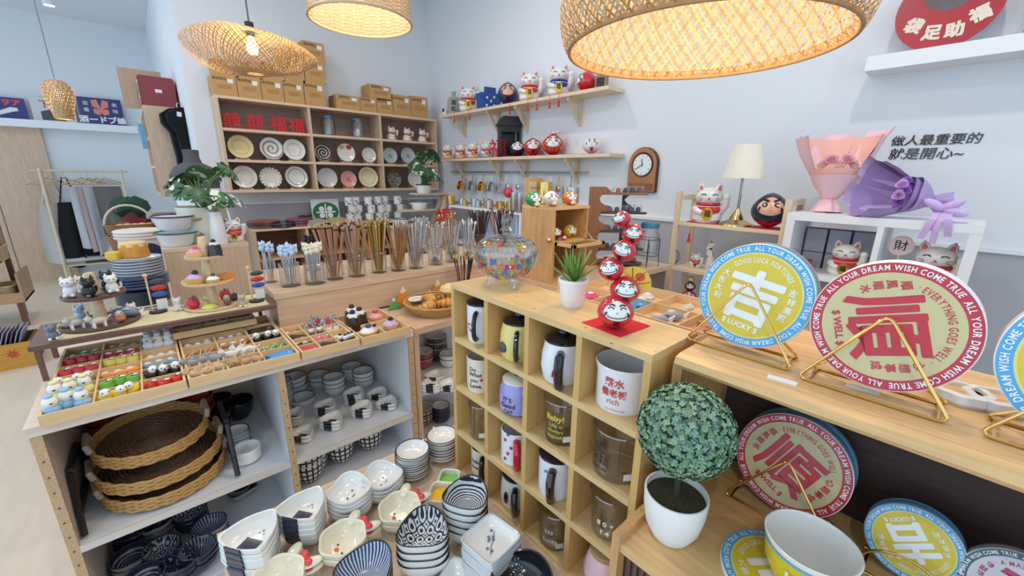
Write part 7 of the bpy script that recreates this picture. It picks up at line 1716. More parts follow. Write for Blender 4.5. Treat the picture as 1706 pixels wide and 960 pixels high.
# ================================================================== wall clock, lettering, signs
p = GX(1070, 283, WX - 0.03)
t = thing('wall_clock', 'arched wooden wall clock with round white dial', 'clock', (WX - 0.022, p.y, p.z), -PI / 2)
mpp = MPP(p); w, hh = 54 * mpp / 2 * 0.95, 70 * mpp / 2
out = [(-w * 1.0, -hh), (w * 1.0, -hh)] + [(w * math.cos(a), hh - w + w * math.sin(a)) for a in (PI * i / 16 for i in range(17))]
MB().prism(out, -0.02, 0.012, 0, UP).build('case', wood('clock_wood', (176, 116, 66), 0.2, 2), t, smooth=False)
MB().prism([(x * 1.04, z * 1.03) for x, z in out], -0.022, 0.004, 0, UP).build('dark_edge', cm(70, 46, 34, 0.4), t, smooth=False)
cz_ = hh - w * 1.05
MB().lathe([(w * 0.64, 0), (w * 0.76, 0.006), (w * 0.78, 0)], 36, 0, T(0, -0.012, cz_) @ UP).build('dial_ring', cm(66, 42, 32, 0.35), t)
d_ = MB().lathe([(0, 0), (w * 0.66, 0)], 36, 0, T(0, -0.0135, cz_) @ UP).build('dial', cm(236, 236, 232, 0.4), t)
Bq = MB()
for k in range(12): a = k * PI / 6; Bq.box(-0.0015, 0.0015, -0.0008, 0, w * 0.5, w * 0.6, M=T(0, -0.0138, cz_) @ RY(a))
Bq.build('hour_marks', M_ink, d_, smooth=False)
MB().box(-0.003, 0.003, -0.002, 0, -0.01, w * 0.38, M=T(0, -0.015, cz_) @ RY(-0.15)).build('hour_hand', M_ink, d_, smooth=False)
MB().box(-0.002, 0.002, -0.002, 0, -0.01, w * 0.55, M=T(0, -0.017, cz_) @ RY(-2.1)).build('minute_hand', M_ink, d_, smooth=False)
MB().box(-w * 0.9, w * 0.9, -0.0132, -0.0122, -hh * 0.95, -hh * 0.62).build('lower_panel', wood('clock_wood2', (140, 88, 52), 0.2, 0), t, smooth=False)
for st, px0, px1, py in (('做人最重要的', 1487, 1637, 228), ('就是開心~', 1482, 1606, 252)):
    a, b = GX(px0, py, WX), GX(px1, py, WX); L = (a.y - b.y)
    v, f = glyphs(st, 0.01); wd = max(q.x for q in v) - min(q.x for q in v); s = L / wd
    pz = GX((px0 + px1) / 2, py + 7, WX).z
    t = thing('wall_lettering', 'black brush lettering on the wall, %s line' % ('upper' if py < 240 else 'lower'), 'lettering', (WX - 0.003, (a.y + b.y) / 2, pz - 0.012), -PI / 2)
    sh = Matrix(((1, 0.12, 0, 0), (0, 1, 0, 0), (0, 0, 1, 0), (0, 0, 0, 1)))
    MB().text(st, s, M=UP @ sh, bold=0.012).build('characters', M_ink, t, smooth=False)
# round red enamel sign on the ledge (portrait left plain)
a, b = GX(1492, 30, 2.70), GX(1676, 10, 2.70); R = (a.y - b.y) / 2
t = thing('round_sign', 'round red enamel sign with cream characters on the white ledge', 'sign', (2.71, (a.y + b.y) / 2, LEDZ + R * 0.985), -PI / 2, rx=-0.06)
MB().lathe([(0, -0.004), (R, -0.004), (R, 0.006), (0, 0.006)], 64, 0, UP).build('plate', mat('enamel_red', srgb(176, 48, 56), 0.3, var=0.15, scale=6), t)
MB().lathe([(0, 0), (R * 0.52, 0)], 40, 0, T(0, -0.0062, R * 0.42) @ UP).build('faded_medallion', mat('enamel_faded', srgb(104, 92, 98), 0.4, var=0.3, scale=12), t)
for k, ch in enumerate('袋足助福'):
    x = (-0.62, -0.2, 0.24, 0.66)[k] * R; z = -R * (0.42, 0.66, 0.68, 0.40)[k]
    MB().text(ch, R * 0.36, M=T(x, -0.0068, z - R * 0.04) @ RY((0.35, 0.1, -0.1, -0.4)[k]) @ UP, bold=0.05).build('character', cm(232, 216, 196, 0.4), t, smooth=False)
q = GX(1703, 60, 2.70)
t = thing('dark_sign', 'dark rectangular sign cut off at the picture corner on the ledge', 'sign', (2.72, q.y - 0.16, LEDZ), -PI / 2, rx=-0.05)
MB().box(-0.16, 0.16, 0, 0.008, 0, 0.32).build('plate', cm(80, 66, 60, 0.4), t, smooth=False)
MB().box(-0.14, 0.14, -0.001, 0, 0.03, 0.29).build('print', pattern('dark_print', (70, 56, 52), (140, 120, 110), 'noise', 14, 0.05), t, smooth=False)
# three enamel signs on the far ledge
def far_sign(px0, px1, py0, col, label):
    a, b = GY(px0, 190, 8.3), GY(px1, 190, 8.3); h = GY(px0, py0, 8.3).z - FLZ
    t = thing('enamel_sign', label, 'sign', ((a.x + b.x) / 2, 8.3, FLZ), 0, 'enamel signs on the far ledge', rx=-0.08)
    w = (b.x - a.x) / 2
    MB().box(-w, w, 0, 0.012, 0, h).build('plate', cm(*col, 0.35), t, smooth=False)
    return t, w, h
t, w, h = far_sign(-30, 46, 158, (44, 48, 120), 'blue sign with red katakana and a white bottle at the picture edge')
MB().text('ヒヲア', h * 0.32, M=T(w * 0.15, -0.002, h * 0.66) @ UP, bold=0.05).build('lettering', cm(220, 70, 80), t, smooth=False)
MB().prism([(-w * 0.4, h * 0.12), (w * 0.4, h * 0.36), (w * 0.62, h * 0.4), (w * 0.6, h * 0.54), (w * 0.3, h * 0.56), (-w * 0.4, h * 0.3)], 0, 0.002, 0, UP).build('bottle_print', cm(226, 230, 226), t, smooth=False)
t, w, h = far_sign(54, 126, 160, (206, 208, 206), 'white sign with red lettering half behind the vase lamp')
MB().text('下駄', h * 0.34, M=T(-w * 0.1, -0.002, h * 0.6) @ UP, bold=0.03).build('lettering', cm(200, 80, 80), t, smooth=False)
MB().prism([(-w * 0.6, h * 0.06), (w * 0.5, h * 0.06), (w * 0.3, h * 0.4), (-w * 0.2, h * 0.5), (-w * 0.6, h * 0.4)], 0, 0.002, 0, UP).build('dark_print', cm(60, 62, 68), t, smooth=False)
t, w, h = far_sign(133, 205, 160, (40, 46, 112), 'blue sign with orange butterfly emblem and white lettering')
MB().text('酒ードブ蜂', h * 0.27, M=T(0, -0.002, h * 0.09) @ UP, bold=0.04).build('lettering', cm(232, 232, 236), t, smooth=False)
for s in (-1, 1):
    for P_ in ([(0, 0.62), (0.12, 0.94), (0.4, 0.9), (0.36, 0.68), (0.0, 0.56)], [(0, 0.56), (0.34, 0.6), (0.36, 0.42), (0.1, 0.36), (0, 0.46)]): MB().prism([(s * w * x, h * z_) for x, z_ in P_], 0, 0.002, 0, UP).build('butterfly_wing', cm(226, 130, 116), t, smooth=False)
for s, st in ((-1, '滋養'), (1, '美味')):
    for k, ch in enumerate(st): MB().text(ch, h * 0.17, M=T(s * w * 0.66, -0.002, h * (0.72 - 0.24 * k)) @ UP).build('lettering', cm(232, 232, 236), t, smooth=False)

# ================================================================== ladder shelf and cube shelf
LX = 2.37
def onlad(px, py, k): return Vector((LX, GX(px, py, LX).y, LAD[k]))
p = onlad(1177, 365, 0); felt(p + Vector((0, 0, 0)), 0.13, 0.17, 'red mat under the lucky cat on the ladder shelf')
cat_at(p + Vector((0, 0, 0.003)), 66 * MPP(p) * 0.95, 'big lucky cat with dark patch and gold coin on the ladder shelf')
p = onlad(1279, 375, 0); felt(p, 0.13, 0.15, 'red mat under the big daruma on the ladder shelf')
mpp = MPP(p)
t = daruma('big navy daruma with stern pink face beside the table lamp', p + Vector((0, 0, 0.003)), 31 * mpp * 0.9, 60 * mpp * 0.95, cm(44, 54, 80, 0.2), cm(226, 170, 140, 0.3), rz=FACE(p), stern=True)
R_ = 31 * mpp * 0.9; H_ = 60 * mpp * 0.95
MB().lathe([(R_ * math.sin(PI * v) ** 0.62 * (1.07 - 0.12 * v) if v else 0, H_ * v) for v in (0, 0.01, 0.04, 0.08, 0.14, 0.2)], 32).build('red_base', M_dred, t)
p = onlad(1226, 372, 0); mpp = MPP(p) * 0.97
t = thing('table_lamp', 'brass table lamp with pleated ivory shade on the ladder shelf', 'lamp', p)
MB().lathe([(0, 0), (28 * mpp, 0), (27 * mpp, 3 * mpp), (12 * mpp, 10 * mpp), (7 * mpp, 20 * mpp), (3 * mpp, 28 * mpp), (0, 28 * mpp)], 28).build('base', mat('aged_brass', (0.62, 0.45, 0.2), 0.25, 1.0), t)
MB().tube([(0, 0, 26 * mpp), (0, 0, 85 * mpp)], 2.2 * mpp, 8).build('stem', mat('pewter', (0.4, 0.38, 0.36), 0.35, 1.0), t)
MB().lathe([(31 * mpp, 78 * mpp), (19 * mpp, 131 * mpp), (18 * mpp, 131 * mpp), (30 * mpp, 78 * mpp)], 96, shape=lambda a: 1 + 0.012 * math.cos(48 * a)).build('shade', mat('pleated_ivory', srgb(240, 232, 214), 0.8), t)
MB().tube([(-0.015, -0.01, 78 * mpp), (-0.015, -0.01, 52 * mpp)], 0.0008, 5).ball((-0.015, -0.01, 50 * mpp), 0.005, 0, None, 8, 6).build('pull_chain', M_steel, t)
tassel((DX - 0.003, GX(1150, 385, DX).y, LAD[0] - 0.02), 'red tassel hanging below the ladder shelf cat')
p = onlad(1125, 438, 1)
t = thing('lantern_charm', 'tiny red wire lantern on the second ladder step', 'ornament', p)
for k in range(6): a = k * PI / 3; MB().tube([(0.0, 0, 0.0), (0.025 * math.cos(a), 0.025 * math.sin(a), 0.03), (0.02 * math.cos(a), 0.02 * math.sin(a), 0.06), (0, 0, 0.085)], 0.002, 5).build('rib', cm(170, 60, 60, 0.5), t)
p = onlad(1158, 440, 1); cat_at(p, 0.085, 'small reclining white lucky cat on the second ladder step')
p = onlad(1176, 440, 1)
t = thing('beckoning_arm', 'white beckoning cat arm figure on the second ladder step', 'ornament', p + Vector((0.04, 0, 0)), FACE(p))
MB().tube([(0, 0, 0), (0.005, 0, 0.06), (-0.01, 0, 0.12), (0.01, 0, 0.15)], [0.025, 0.02, 0.017, 0.02], 12).build('arm', pattern('cat_spots', (232, 226, 220), (60, 50, 46), 'noise', 30, 0.08), t)
p = onlad(1144, 520, 2)
z = p.z
for k, (R_, col, lab) in enumerate(((0.045, M_dred, 'red daruma at the bottom of the small stack on the lowest step'), (0.032, cm(70, 40, 60, 0.2), 'plum daruma in the middle of the small stack'), (0.024, cm(226, 176, 60, 0.25), 'yellow daruma on top of the small stack'))):
    daruma(lab, (p.x, p.y, z), R_, R_ * 1.8, col, rz=FACE(p), group='small daruma stack on the ladder'); z += R_ * 1.62
p = Vector((KX + 0.12, kz(1393, 455).y, ksh[0])); cat_at(p, 0.155, 'white lucky cat with red collar in the first cell of the cube shelf', rz=FACE(p))
for k in range(3):
    t = thing('red_packet', ('bottom', 'middle', 'top')[k] + ' red and white gift packet lying in the cube shelf corner', 'packet', (KX + 0.1, ky1 - ktk - 0.045, ksh[0] + 0.016 * k), 0.1 * k, 'gift packets in the cube shelf')
    MB().box(-0.05, 0.05, -0.03, 0.03, 0, 0.015).build('body', cm(176, 44, 56, 0.5) if k % 2 == 0 else M_white, t, smooth=False)
p = Vector((KX + 0.13, kz(1545, 470).y, ksh[0])); cat_at(p, 0.185, 'largest white lucky cat with pink ears in the second cell', rz=FACE(p))
t = thing('fortune_fan', 'round fan with a fortune character beside the largest lucky cat', 'fan', (KX + 0.09, kz(1492, 430).y, ksh[0]), FACE((KX, 0.2)))
MB().tube([(0, 0, 0), (0, 0, 0.13)], 0.003, 6).build('stick', M_tierp, t)
MB().lathe([(0, -0.002), (0.04, -0.002), (0.04, 0.002), (0, 0.002)], 28, 0, T(0, 0, 0.16) @ UP).build('leaf', cm(214, 190, 190, 0.5), t)
MB().text('財', 0.045, M=T(0, -0.003, 0.144) @ UP).build('character', M_ink, t, smooth=False)
# ---------------------------------------------------------------- bouquets
def rose(Bq, c, r, mi, M=None):
    M = (M or Matrix()) @ T(*c)
    for k in range(4): q = 1 - k * 0.2; Bq.lathe([(r * 0.25 * q, -r * 0.5), (r * 0.85 * q, 0), (r * q, r * (0.35 + 0.12 * k)), (r * 0.86 * q, r * (0.3 + 0.12 * k)), (r * 0.5 * q, 0)], 16, mi, M @ RZ(k * 0.7), shape=lambda a, k=k: 1 + 0.10 * math.cos((3 + k % 2) * a))
def sheet(t, prof, a0, a1, m, wav=0.05, nm='wrap_sheet', n=18, M=None):
    Bq = MB().lathe(prof + [(r - 0.0012, z) for r, z in reversed(prof)], n, 0, M, shape=lambda a: 1 + wav * math.sin(5 * a), a0=a0, a1=a1); Bq.build(nm, m, t)
def bouquet(label, loc, rz, rx, s, cols, nrose, rcol, bow=False):
    t = thing('bouquet', label, 'bouquet', loc, rz, rx=rx, scale=s)
    m1, m2 = [mat('wrap_%d_%d_%d' % c, srgb(*c), 0.7) for c in cols]
    sheet(t, [(0.03, 0.08), (0.09, 0.2), (0.16, 0.36), (0.19, 0.44)], 0.15, PI - 0.15, m1, 0.05)
    sheet(t, [(0.03, 0.08), (0.10, 0.2), (0.17, 0.33), (0.20, 0.42)], -0.5, 0.6, m2, 0.09)
    sheet(t, [(0.03, 0.08), (0.10, 0.2), (0.17, 0.33), (0.20, 0.42)], PI - 0.6, PI + 0.5, m2, 0.09)
    sheet(t, [(0.028, 0.07), (0.09, 0.15), (0.12, 0.21), (0.128, 0.235)], PI + 0.1, 2 * PI - 0.1, m1, 0.04)
    sheet(t, [(0.03, 0.07), (0.10, 0.14), (0.135, 0.2)], PI + 0.5, 2 * PI + 0.3, m2, 0.06)
    for a0 in (0.5, 1.5, 2.4): sheet(t, [(0.10, 0.24), (0.165, 0.36), (0.22, 0.46 + 0.02 * math.sin(a0 * 5))], a0 - 0.42, a0 + 0.3, m2, 0.12)
    Bq = MB().lathe([(0.03, 0.08), (0.06, 0.03), (0.075, 0.0), (0.07, 0.002), (0.028, 0.078)], 30, shape=lambda a: 1 + 0.14 * math.sin(7 * a)); Bq.build('tail_ruffle', m2, t)
    Bq = MB().tube([(0.032 * math.cos(a), 0.032 * math.sin(a), 0.085) for a in (2 * PI * i / 20 for i in range(20))], 0.012, 8, closed=True); Bq.build('ribbon', m1, t)
    for k in range(nrose):
        u = (k + 0.5) / nrose * 2 - 1; Bq = MB(); rose(Bq, (0, 0, 0), 0.034, 0, T(u * 0.09, -0.085 + 0.05 * u * u, 0.262 + 0.022 * (k % 2)) @ RX(0.95) @ RY(u * 0.5)); Bq.build('rose', mat('petal_%d_%d_%d' % rcol[k % 2], srgb(*rcol[k % 2]), 0.6), t)
    if bow:
        m = mat('bow_satin', srgb(206, 170, 222), 0.35)
        for sx in (-1, 1): MB().ball((sx * 0.06, -0.045, 0.085), (0.06, 0.014, 0.03), 0, T(sx * 0.06, -0.045, 0.085) @ RY(sx * 0.35) @ T(-sx * 0.06, 0.045, -0.085), 14, 8).build('bow_loop', m, t)
        for sx, L in ((-0.5, 0.2), (0.6, 0.24), (0.1, 0.17)):
            P = [(sx * 0.1 * q, -0.05 - 0.01 * math.sin(3 * q), 0.08 - L * q) for q in (i / 8 for i in range(9))]; vs = []
            for x, y, z_ in P: vs += [(x - 0.016, y, z_), (x + 0.016, y - 0.004, z_)]
            M = RX(0)
            MB().add(vs, [(2 * i, 2 * i + 1, 2 * i + 3, 2 * i + 2) for i in range(8)]).build('bow_tail', m, t)
    return t
p = GX(1380, 340, KX + 0.19); bouquet('tall pink paper bouquet with pale roses on the cube shelf', (p.x, p.y, kzt), -PI / 2 + 0.35, -0.1, 0.8, ((244, 186, 172), (244, 200, 206)), 5, ((244, 206, 204), (232, 170, 180)))
pb = bouquet('purple rose bouquet lying on the cube shelf with satin bow', (KX + 0.12, kz(1556, 350).y, kzt + 0.075), 0, 0, 0.62, ((150, 126, 180), (176, 154, 200)), 5, ((160, 104, 196), (206, 160, 214)))
_z = Vector((-0.42, 0.86, 0.2)).normalized(); _y = Vector((0.75, 0.35, -0.3)); _y = (_y - _z * _y.dot(_z)).normalized(); _x = _y.cross(_z)
pb.matrix_basis = T(KX + 0.15, kz(1568, 350).y, kzt + 0.062) @ Matrix(((_x.x, _y.x, _z.x, 0), (_x.y, _y.y, _z.y, 0), (_x.z, _y.z, _z.z, 0), (0, 0, 0, 1))) @ SC(0.6)
t = thing('satin_bow', 'lilac satin bow with trailing ribbons over the cube shelf edge', 'bow', (KX + 0.03, kz(1572, 340).y, kzt + 0.035), -PI / 2)
m = mat('bow_satin', srgb(206, 176, 226), 0.3)
for sx, a in ((-1, 0.5), (1, -0.55), (1, 0.25)): MB().ball((sx * 0.034, 0, 0.012), (0.036, 0.012, 0.016), 0, RY(a), 14, 8).build('loop', m, t)
for x0, x1, L in ((-0.01, -0.035, 0.10), (0.0, 0.0, 0.115), (0.02, 0.035, 0.085)):
    vs = []
    for i in range(9):
        q = i / 8; x = x0 + (x1 - x0) * q; y = -0.034 - 0.006 * math.sin(4 * q) if q > 0.2 else -0.034 * q / 0.2; z_ = -0.0 - L * q
        vs += [(x - 0.010, y, z_), (x + 0.010, y - 0.003, z_)]
    MB().add(vs, [(2 * i, 2 * i + 1, 2 * i + 3, 2 * i + 2) for i in range(8)]).build('ribbon_tail', m, t)
MB().box(0.02, 0.075, -0.01, 0.012, -0.034, -0.031).build('ribbon_tail', m, t, smooth=False)

# ================================================================== sideboard items
def bb(px, z, y): q = GY(px, 340, y); return Vector((q.x, y, z))
bt = bzt + 0.014
for px, col, lab in ((889, (50, 150, 80), 'green daruma helmet doll on the bread bin'), (918, (232, 230, 226), 'white daruma helmet doll on the bread bin'), (949, (226, 120, 40), 'orange daruma helmet doll on the bread bin')):
    p = bb(px, bt, by0 + 0.05); daruma(lab, p, 0.036, 0.066, cm(*col, 0.2), rz=FACE(p) + 0.4, group='coloured daruma on the bread bin')
    p2_ = bb(px + 6, bt, by0 + 0.012); daruma('tiny cream daruma in front of the ' + lab.split(' helmet')[0], p2_, 0.014, 0.026, cm(226, 160, 90, 0.3), rz=FACE(p2_))
for px, col, lab in ((926, (176, 36, 48), 'dark red daruma inside the bread bin'), (952, (232, 190, 40), 'yellow daruma inside the bread bin')):
    p = bb(px, bmid, by0 + 0.06); daruma(lab, p, 0.034, 0.062, cm(*col, 0.2), rz=FACE(p) + 0.4)
    p2_ = bb(px - 9, bmid, by0 + 0.016); daruma('tiny orange daruma before the ' + lab.split(' inside')[0], p2_, 0.013, 0.024, cm(220, 90, 70, 0.3), rz=FACE(p2_))
p = bb(907, bt, by0 + 0.16); metal_cup(p, 0.036, 0.10, M_gold, 'tall gold cup standing on the bread bin'); p = bb(950, bt, by0 + 0.14); metal_cup(p, 0.04, 0.075, M_steel, 'steel canister standing on the bread bin')
ea = math.atan2(-0.2, 0.228)
def onE(x, y, k): return Vector((eb.x + x * math.cos(ea) - y * math.sin(ea), eb.y + x * math.sin(ea) + y * math.cos(ea), QZ + ETIER[k]))
for k in range(5):
    for j in range(5):
        c = [(206, 190, 180), (206, 50, 50), (40, 30, 32), (36, 28, 30), (120, 40, 46)][j] if k == 0 else [(30, 28, 30), (40, 36, 40), (26, 26, 30), (70, 66, 70), (34, 30, 34)][j]
        w = ('cream', 'red', 'dark brown', 'black', 'maroon')[j] if k == 0 else 'black'
        t = thing('trinket_jar', '%s trinket in the %s clear cube on the %s tier of the brown stand' % (w, ORD[j], ('top', 'second', 'third', 'fourth', 'lowest')[k]), 'jar', onE(0.115 + 0.038 * j, 0.01, k), ea, 'clear trinket cubes on the brown stand')
        MB().box(-0.016, 0.016, -0.016, 0.016, 0, 0.036).build('case', glass('acrylic_pane'), t, smooth=False)
        MB().lathe([(0, 0.002), (0.011, 0.002), (0.012, 0.016), (0.007, 0.026), (0, 0.027)], 12).build('trinket', cm(*c, 0.3), t)
p = G(1090, 436, QZ); p.y = max(p.y, 1.12)
t = thing('drink_dispenser', 'clear ribbed glass dispenser jar with blue lid on wire stand', 'jar', (2.03, 1.16, QZ))
mm = MPP((2.03, 1.16, 1.2)) * 0.95
MB().lathe([(15 * mm, 20 * mm), (18 * mm, 24 * mm), (18 * mm, 55 * mm), (14 * mm, 64 * mm), (14 * mm, 68 * mm)], 28).build('body', glass('jar_glass', (1, 1, 1)), t)
MB().lathe([(0, 76 * mm), (14 * mm, 76 * mm), (15.5 * mm, 74 * mm), (15.5 * mm, 67 * mm), (14 * mm, 67 * mm)], 24).build('lid', cm(60, 120, 150, 0.35), t)
for k in range(4): a = k * PI / 2 + 0.5; MB().tube([(20 * mm * math.cos(a), 20 * mm * math.sin(a), 0.002), (18.5 * mm * math.cos(a), 18.5 * mm * math.sin(a), 22 * mm), (18.5 * mm * math.cos(a), 18.5 * mm * math.sin(a), 48 * mm)], 0.002, 6).build('stand_leg', M_black, t)
for z_ in (20, 48): MB().tube([(18.5 * mm * math.cos(a), 18.5 * mm * math.sin(a), z_ * mm) for a in (2 * PI * i / 24 for i in range(24))], 0.002, 6, closed=True).build('stand_ring', M_black, t)
A6 = tray('open sorting tray of clips and cards behind the mug rack', 1.0, 1.30, 0.33, 0.90, 1.09, 2, 4, 0.035)
for k, (c, r, kd, col, wd) in enumerate(((0, 0, 'bar', (190, 120, 80), 'copper orange'), (0, 1, 'fish', (150, 156, 170), 'grey silver'), (0, 2, 'bar', (60, 140, 206), 'sky blue'), (0, 3, 'shell', (214, 60, 130), 'magenta'), (1, 1, 'leaf', (206, 200, 196), 'pale'), (1, 2, 'shell', (206, 206, 210), 'silver'), (1, 0, 'fruit', (214, 190, 120), 'straw'), (1, 3, 'leaf', (226, 140, 150), 'rosy'))): fill(A6, c, r, kd, col, wd, 2, where='tray behind the mug rack', sc_=1.5)
p = Vector((1.2, 1.35, CZ - 0.002))
t = thing('round_board', 'round pale serving board standing before the bread bin', 'board', (1.34, 1.15, QZ), 0)
MB().cyl(0.035, 0, 0.012, n=28).build('disc', M_tierp, t)

# ================================================================== behind the cutlery: cabinet goods
def stackmat(px, n, cols, R, lab):
    p = GY(px, 375, KY + 0.14)
    for k in range(n):
        t = thing('woven_placemat', '%s, layer %s' % (lab, ('at the bottom', 'second up', 'third up', 'at the top')[k]), 'placemat', (p.x, KY + 0.14, KZ + 0.022 * k), 0, lab)
        MB().lathe([(0, 0), (R, 0), (R * 1.04, 0.01), (R, 0.021), (0, 0.021)], 24).build('coil', pattern('coil_%s_%d' % (lab[:6], k), cols[k % len(cols)], (40, 34, 40), 'zdots', 26, 0.25, n2=300), t)
stackmat(440, 3, ((150, 70, 60), (60, 50, 60)), 0.13, 'red and black coiled placemats')
stackmat(466, 2, ((40, 40, 46), (50, 56, 60)), 0.15, 'black coiled placemats')
stackmat(500, 3, ((150, 60, 90), (80, 60, 130)), 0.12, 'multicoloured coiled placemats')
for k, (px, c) in enumerate(((528, (206, 196, 180)), (556, (214, 206, 150)))):
    p = GY(px, 375, KY + 0.1)
    for j in range(3):
        t = thing('folded_cloth', '%s folded cloth in the pile beside the clover sign, layer %s' % (('beige', 'yellow green')[k], ('bottom', 'middle', 'top')[j]), 'cloth', (p.x, KY + 0.1, KZ + 0.018 * j), 0.1 * j)
        MB().box(-0.11, 0.11, -0.08, 0.08, 0, 0.017).build('fabric', cm(*[max(0, q - 14 * j) for q in c], 0.9), t, smooth=False)
p = GY(512, 360, KY + 0.24)
t = thing('black_bow_box', 'clear box with a black bow behind the folded cloths', 'box', (p.x, KY + 0.26, KZ)); MB().box(-0.1, 0.1, -0.05, 0.05, 0, 0.1).build('case', glass('acrylic_pane'), t, smooth=False); MB().ball((-0.04, 0, 0.06), (0.045, 0.03, 0.025), 0, None, 12, 8).ball((0.04, 0, 0.06), (0.045, 0.03, 0.025), 0, None, 12, 8).build('bow', M_black, t)
a, b = GY(521, 350, KY + 0.2), GY(567, 350, KY + 0.2); w = (b.x - a.x) / 2; h = GY(540, 332, KY + 0.2).z - KZ
t = thing('clover_sign', 'white square sign with green oval and white clover', 'sign', ((a.x + b.x) / 2, KY + 0.22, KZ), 0, rx=-0.1)
MB().box(-w, w, 0, 0.012, 0, h).build('plate', cm(220, 222, 218, 0.4), t, smooth=False)
MB().prism(ell(0, h * 0.45, w * 0.95, h * 0.42, 36), 0, 0.002, 0, UP).build('green_oval', cm(30, 110, 76, 0.4), t, smooth=False)
for k in range(4): an = PI / 4 + k * PI / 2; MB().prism(ell(w * 0.42 * math.cos(an), h * 0.45 + h * 0.2 * math.sin(an), w * 0.2, h * 0.11, 18, an), 0.0025, 0.0035, 0, UP).build('leaf_print', M_white, t, smooth=False)
MB().box(-w * 0.7, w * 0.7, -0.0036, -0.0026, h * 0.42, h * 0.48).box(-w * 0.05, w * 0.05, -0.0036, -0.0026, h * 0.1, h * 0.8).build('stem_print', M_white, t, smooth=False)
M_en = mat('enamel_white', srgb(236, 238, 240), 0.2, coat=0.3)
M_enp = pattern('enamel_print', (236, 238, 240), (60, 64, 80), 'noise', 34, 0.13, n2=None)
NM = 0
for px, zr, lab in [(px, z, 0) for z in (0, 1, 2) for px in (584, 600, 616, 632, 648, 664)]:
    NM += 1
    p = GY(px + 4 * (zr % 2), 365, KY + 0.12)
    t = thing('enamel_mug', '%s printed white enamel mug from the clover sign, %s' % (ORD[(NM - 1) % 6], ('on the lowest level', 'stacked on the second level', 'stacked on the highest level')[zr]), 'mug', (p.x + 0.012 * math.sin(NM * 2.1), KY + 0.12 + 0.03 * (NM % 3), KZ + 0.086 * zr), NM * 0.7, 'printed enamel mugs, level %d' % (zr + 1))
    MB().lathe([(0, 0), (0.04, 0), (0.042, 0.08), (0.043, 0.084), (0.039, 0.082), (0.038, 0.006), (0, 0.005)], 20).build('body', M_enp, t)
    MB().tube([(0.04, 0, 0.065), (0.065, 0, 0.06), (0.065, 0, 0.025), (0.04, 0, 0.02)], 0.005, 6, 0, RZ(RND.uniform(-2.5, -0.5))).build('handle', M_en, t)
# stepped pine stand with enamel pots and the second monstera
sx0 = GY(655, 375, 3.9).x; sx1 = GY(745, 330, 3.9).x; W3 = (sx1 - sx0) / 3.0
t = board_thing('step_stand', 'stepped pine stand of white enamel pots by the wall corner', 'stand')
steps = []
for k, py in enumerate((374, 349, 322)):
    z = GY(700, py, 3.9).z; steps.append(z)
    x0 = GY((650, 668, 690)[k], py, 3.9).x; x1 = GY((712, 732, 748)[k], py, 3.9).x
    slab(x0, x1, 3.86, 4.0, z - 0.015, z).build('step_board', M_pinex, t, smooth=False)
for y in (3.87, 3.98): MB().prism([(sx0 - 0.02, 0.0), (sx0 + 0.02, 0.0), (sx1 + 0.02, steps[2] - 0.02), (sx1 - 0.03, steps[2] - 0.02)], -y - 0.008, -y + 0.008, 0, RX(PI / 2)).build('side_rail', M_pinez, t, smooth=False)
for x in (sx0, sx1 - 0.03): slab(x, x + 0.03, 3.9, 3.96, 0, steps[0 if x == sx0 else 2] - 0.015).build('leg', M_pinez, t, smooth=False)
def epot(px, k, r, h, lab):
    p = GY(px, 360, 3.93); t = thing('enamel_pot', lab, 'pot', (p.x, 3.93, steps[k]))
    MB().lathe([(0, 0), (r * 0.8, 0), (r * 0.92, h * 0.2), (r, h), (r * 0.95, h * 0.98), (r * 0.86, 0.01), (0, 0.01)], 28).build('body', M_en, t)
    MB().tube([(r * math.cos(a), r * math.sin(a), h) for a in (2 * PI * i / 28 for i in range(28))], 0.005, 6, closed=True).build('blue_rim', cm(50, 66, 110, 0.3), t)
    for s in (-1, 1): MB().tube([(s * r, -0.02, h * 0.75), (s * r * 1.25, -0.015, h * 0.75), (s * r * 1.25, 0.015, h * 0.75), (s * r, 0.02, h * 0.75)], 0.004, 6).build('handle', M_en, t)
    return p
epot(668, 0, 0.075, 0.07, 'white enamel pot on the lowest pine step'); epot(700, 0, 0.07, 0.075, 'white enamel pot with flower print beside it on the lowest step'); epot(700, 1, 0.085, 0.08, 'white enamel pot on the middle pine step')
pm = epot(708, 2, 0.08, 0.085, 'white enamel pot planted with variegated monstera on the top step')
q = GY(740, 378, 3.6)
t = thing('sign_block', 'beige wooden block under the red fortune sign', 'block', (q.x, 3.62, 0)); MB().box(-0.13, 0.13, -0.05, 0.06, 0, q.z).build('body', M_beigez, t, smooth=False)
cut_sign('福', 'large red fortune character standing beside the enamel pots', (q.x, 3.6, q.z), 0.19, 0.0)
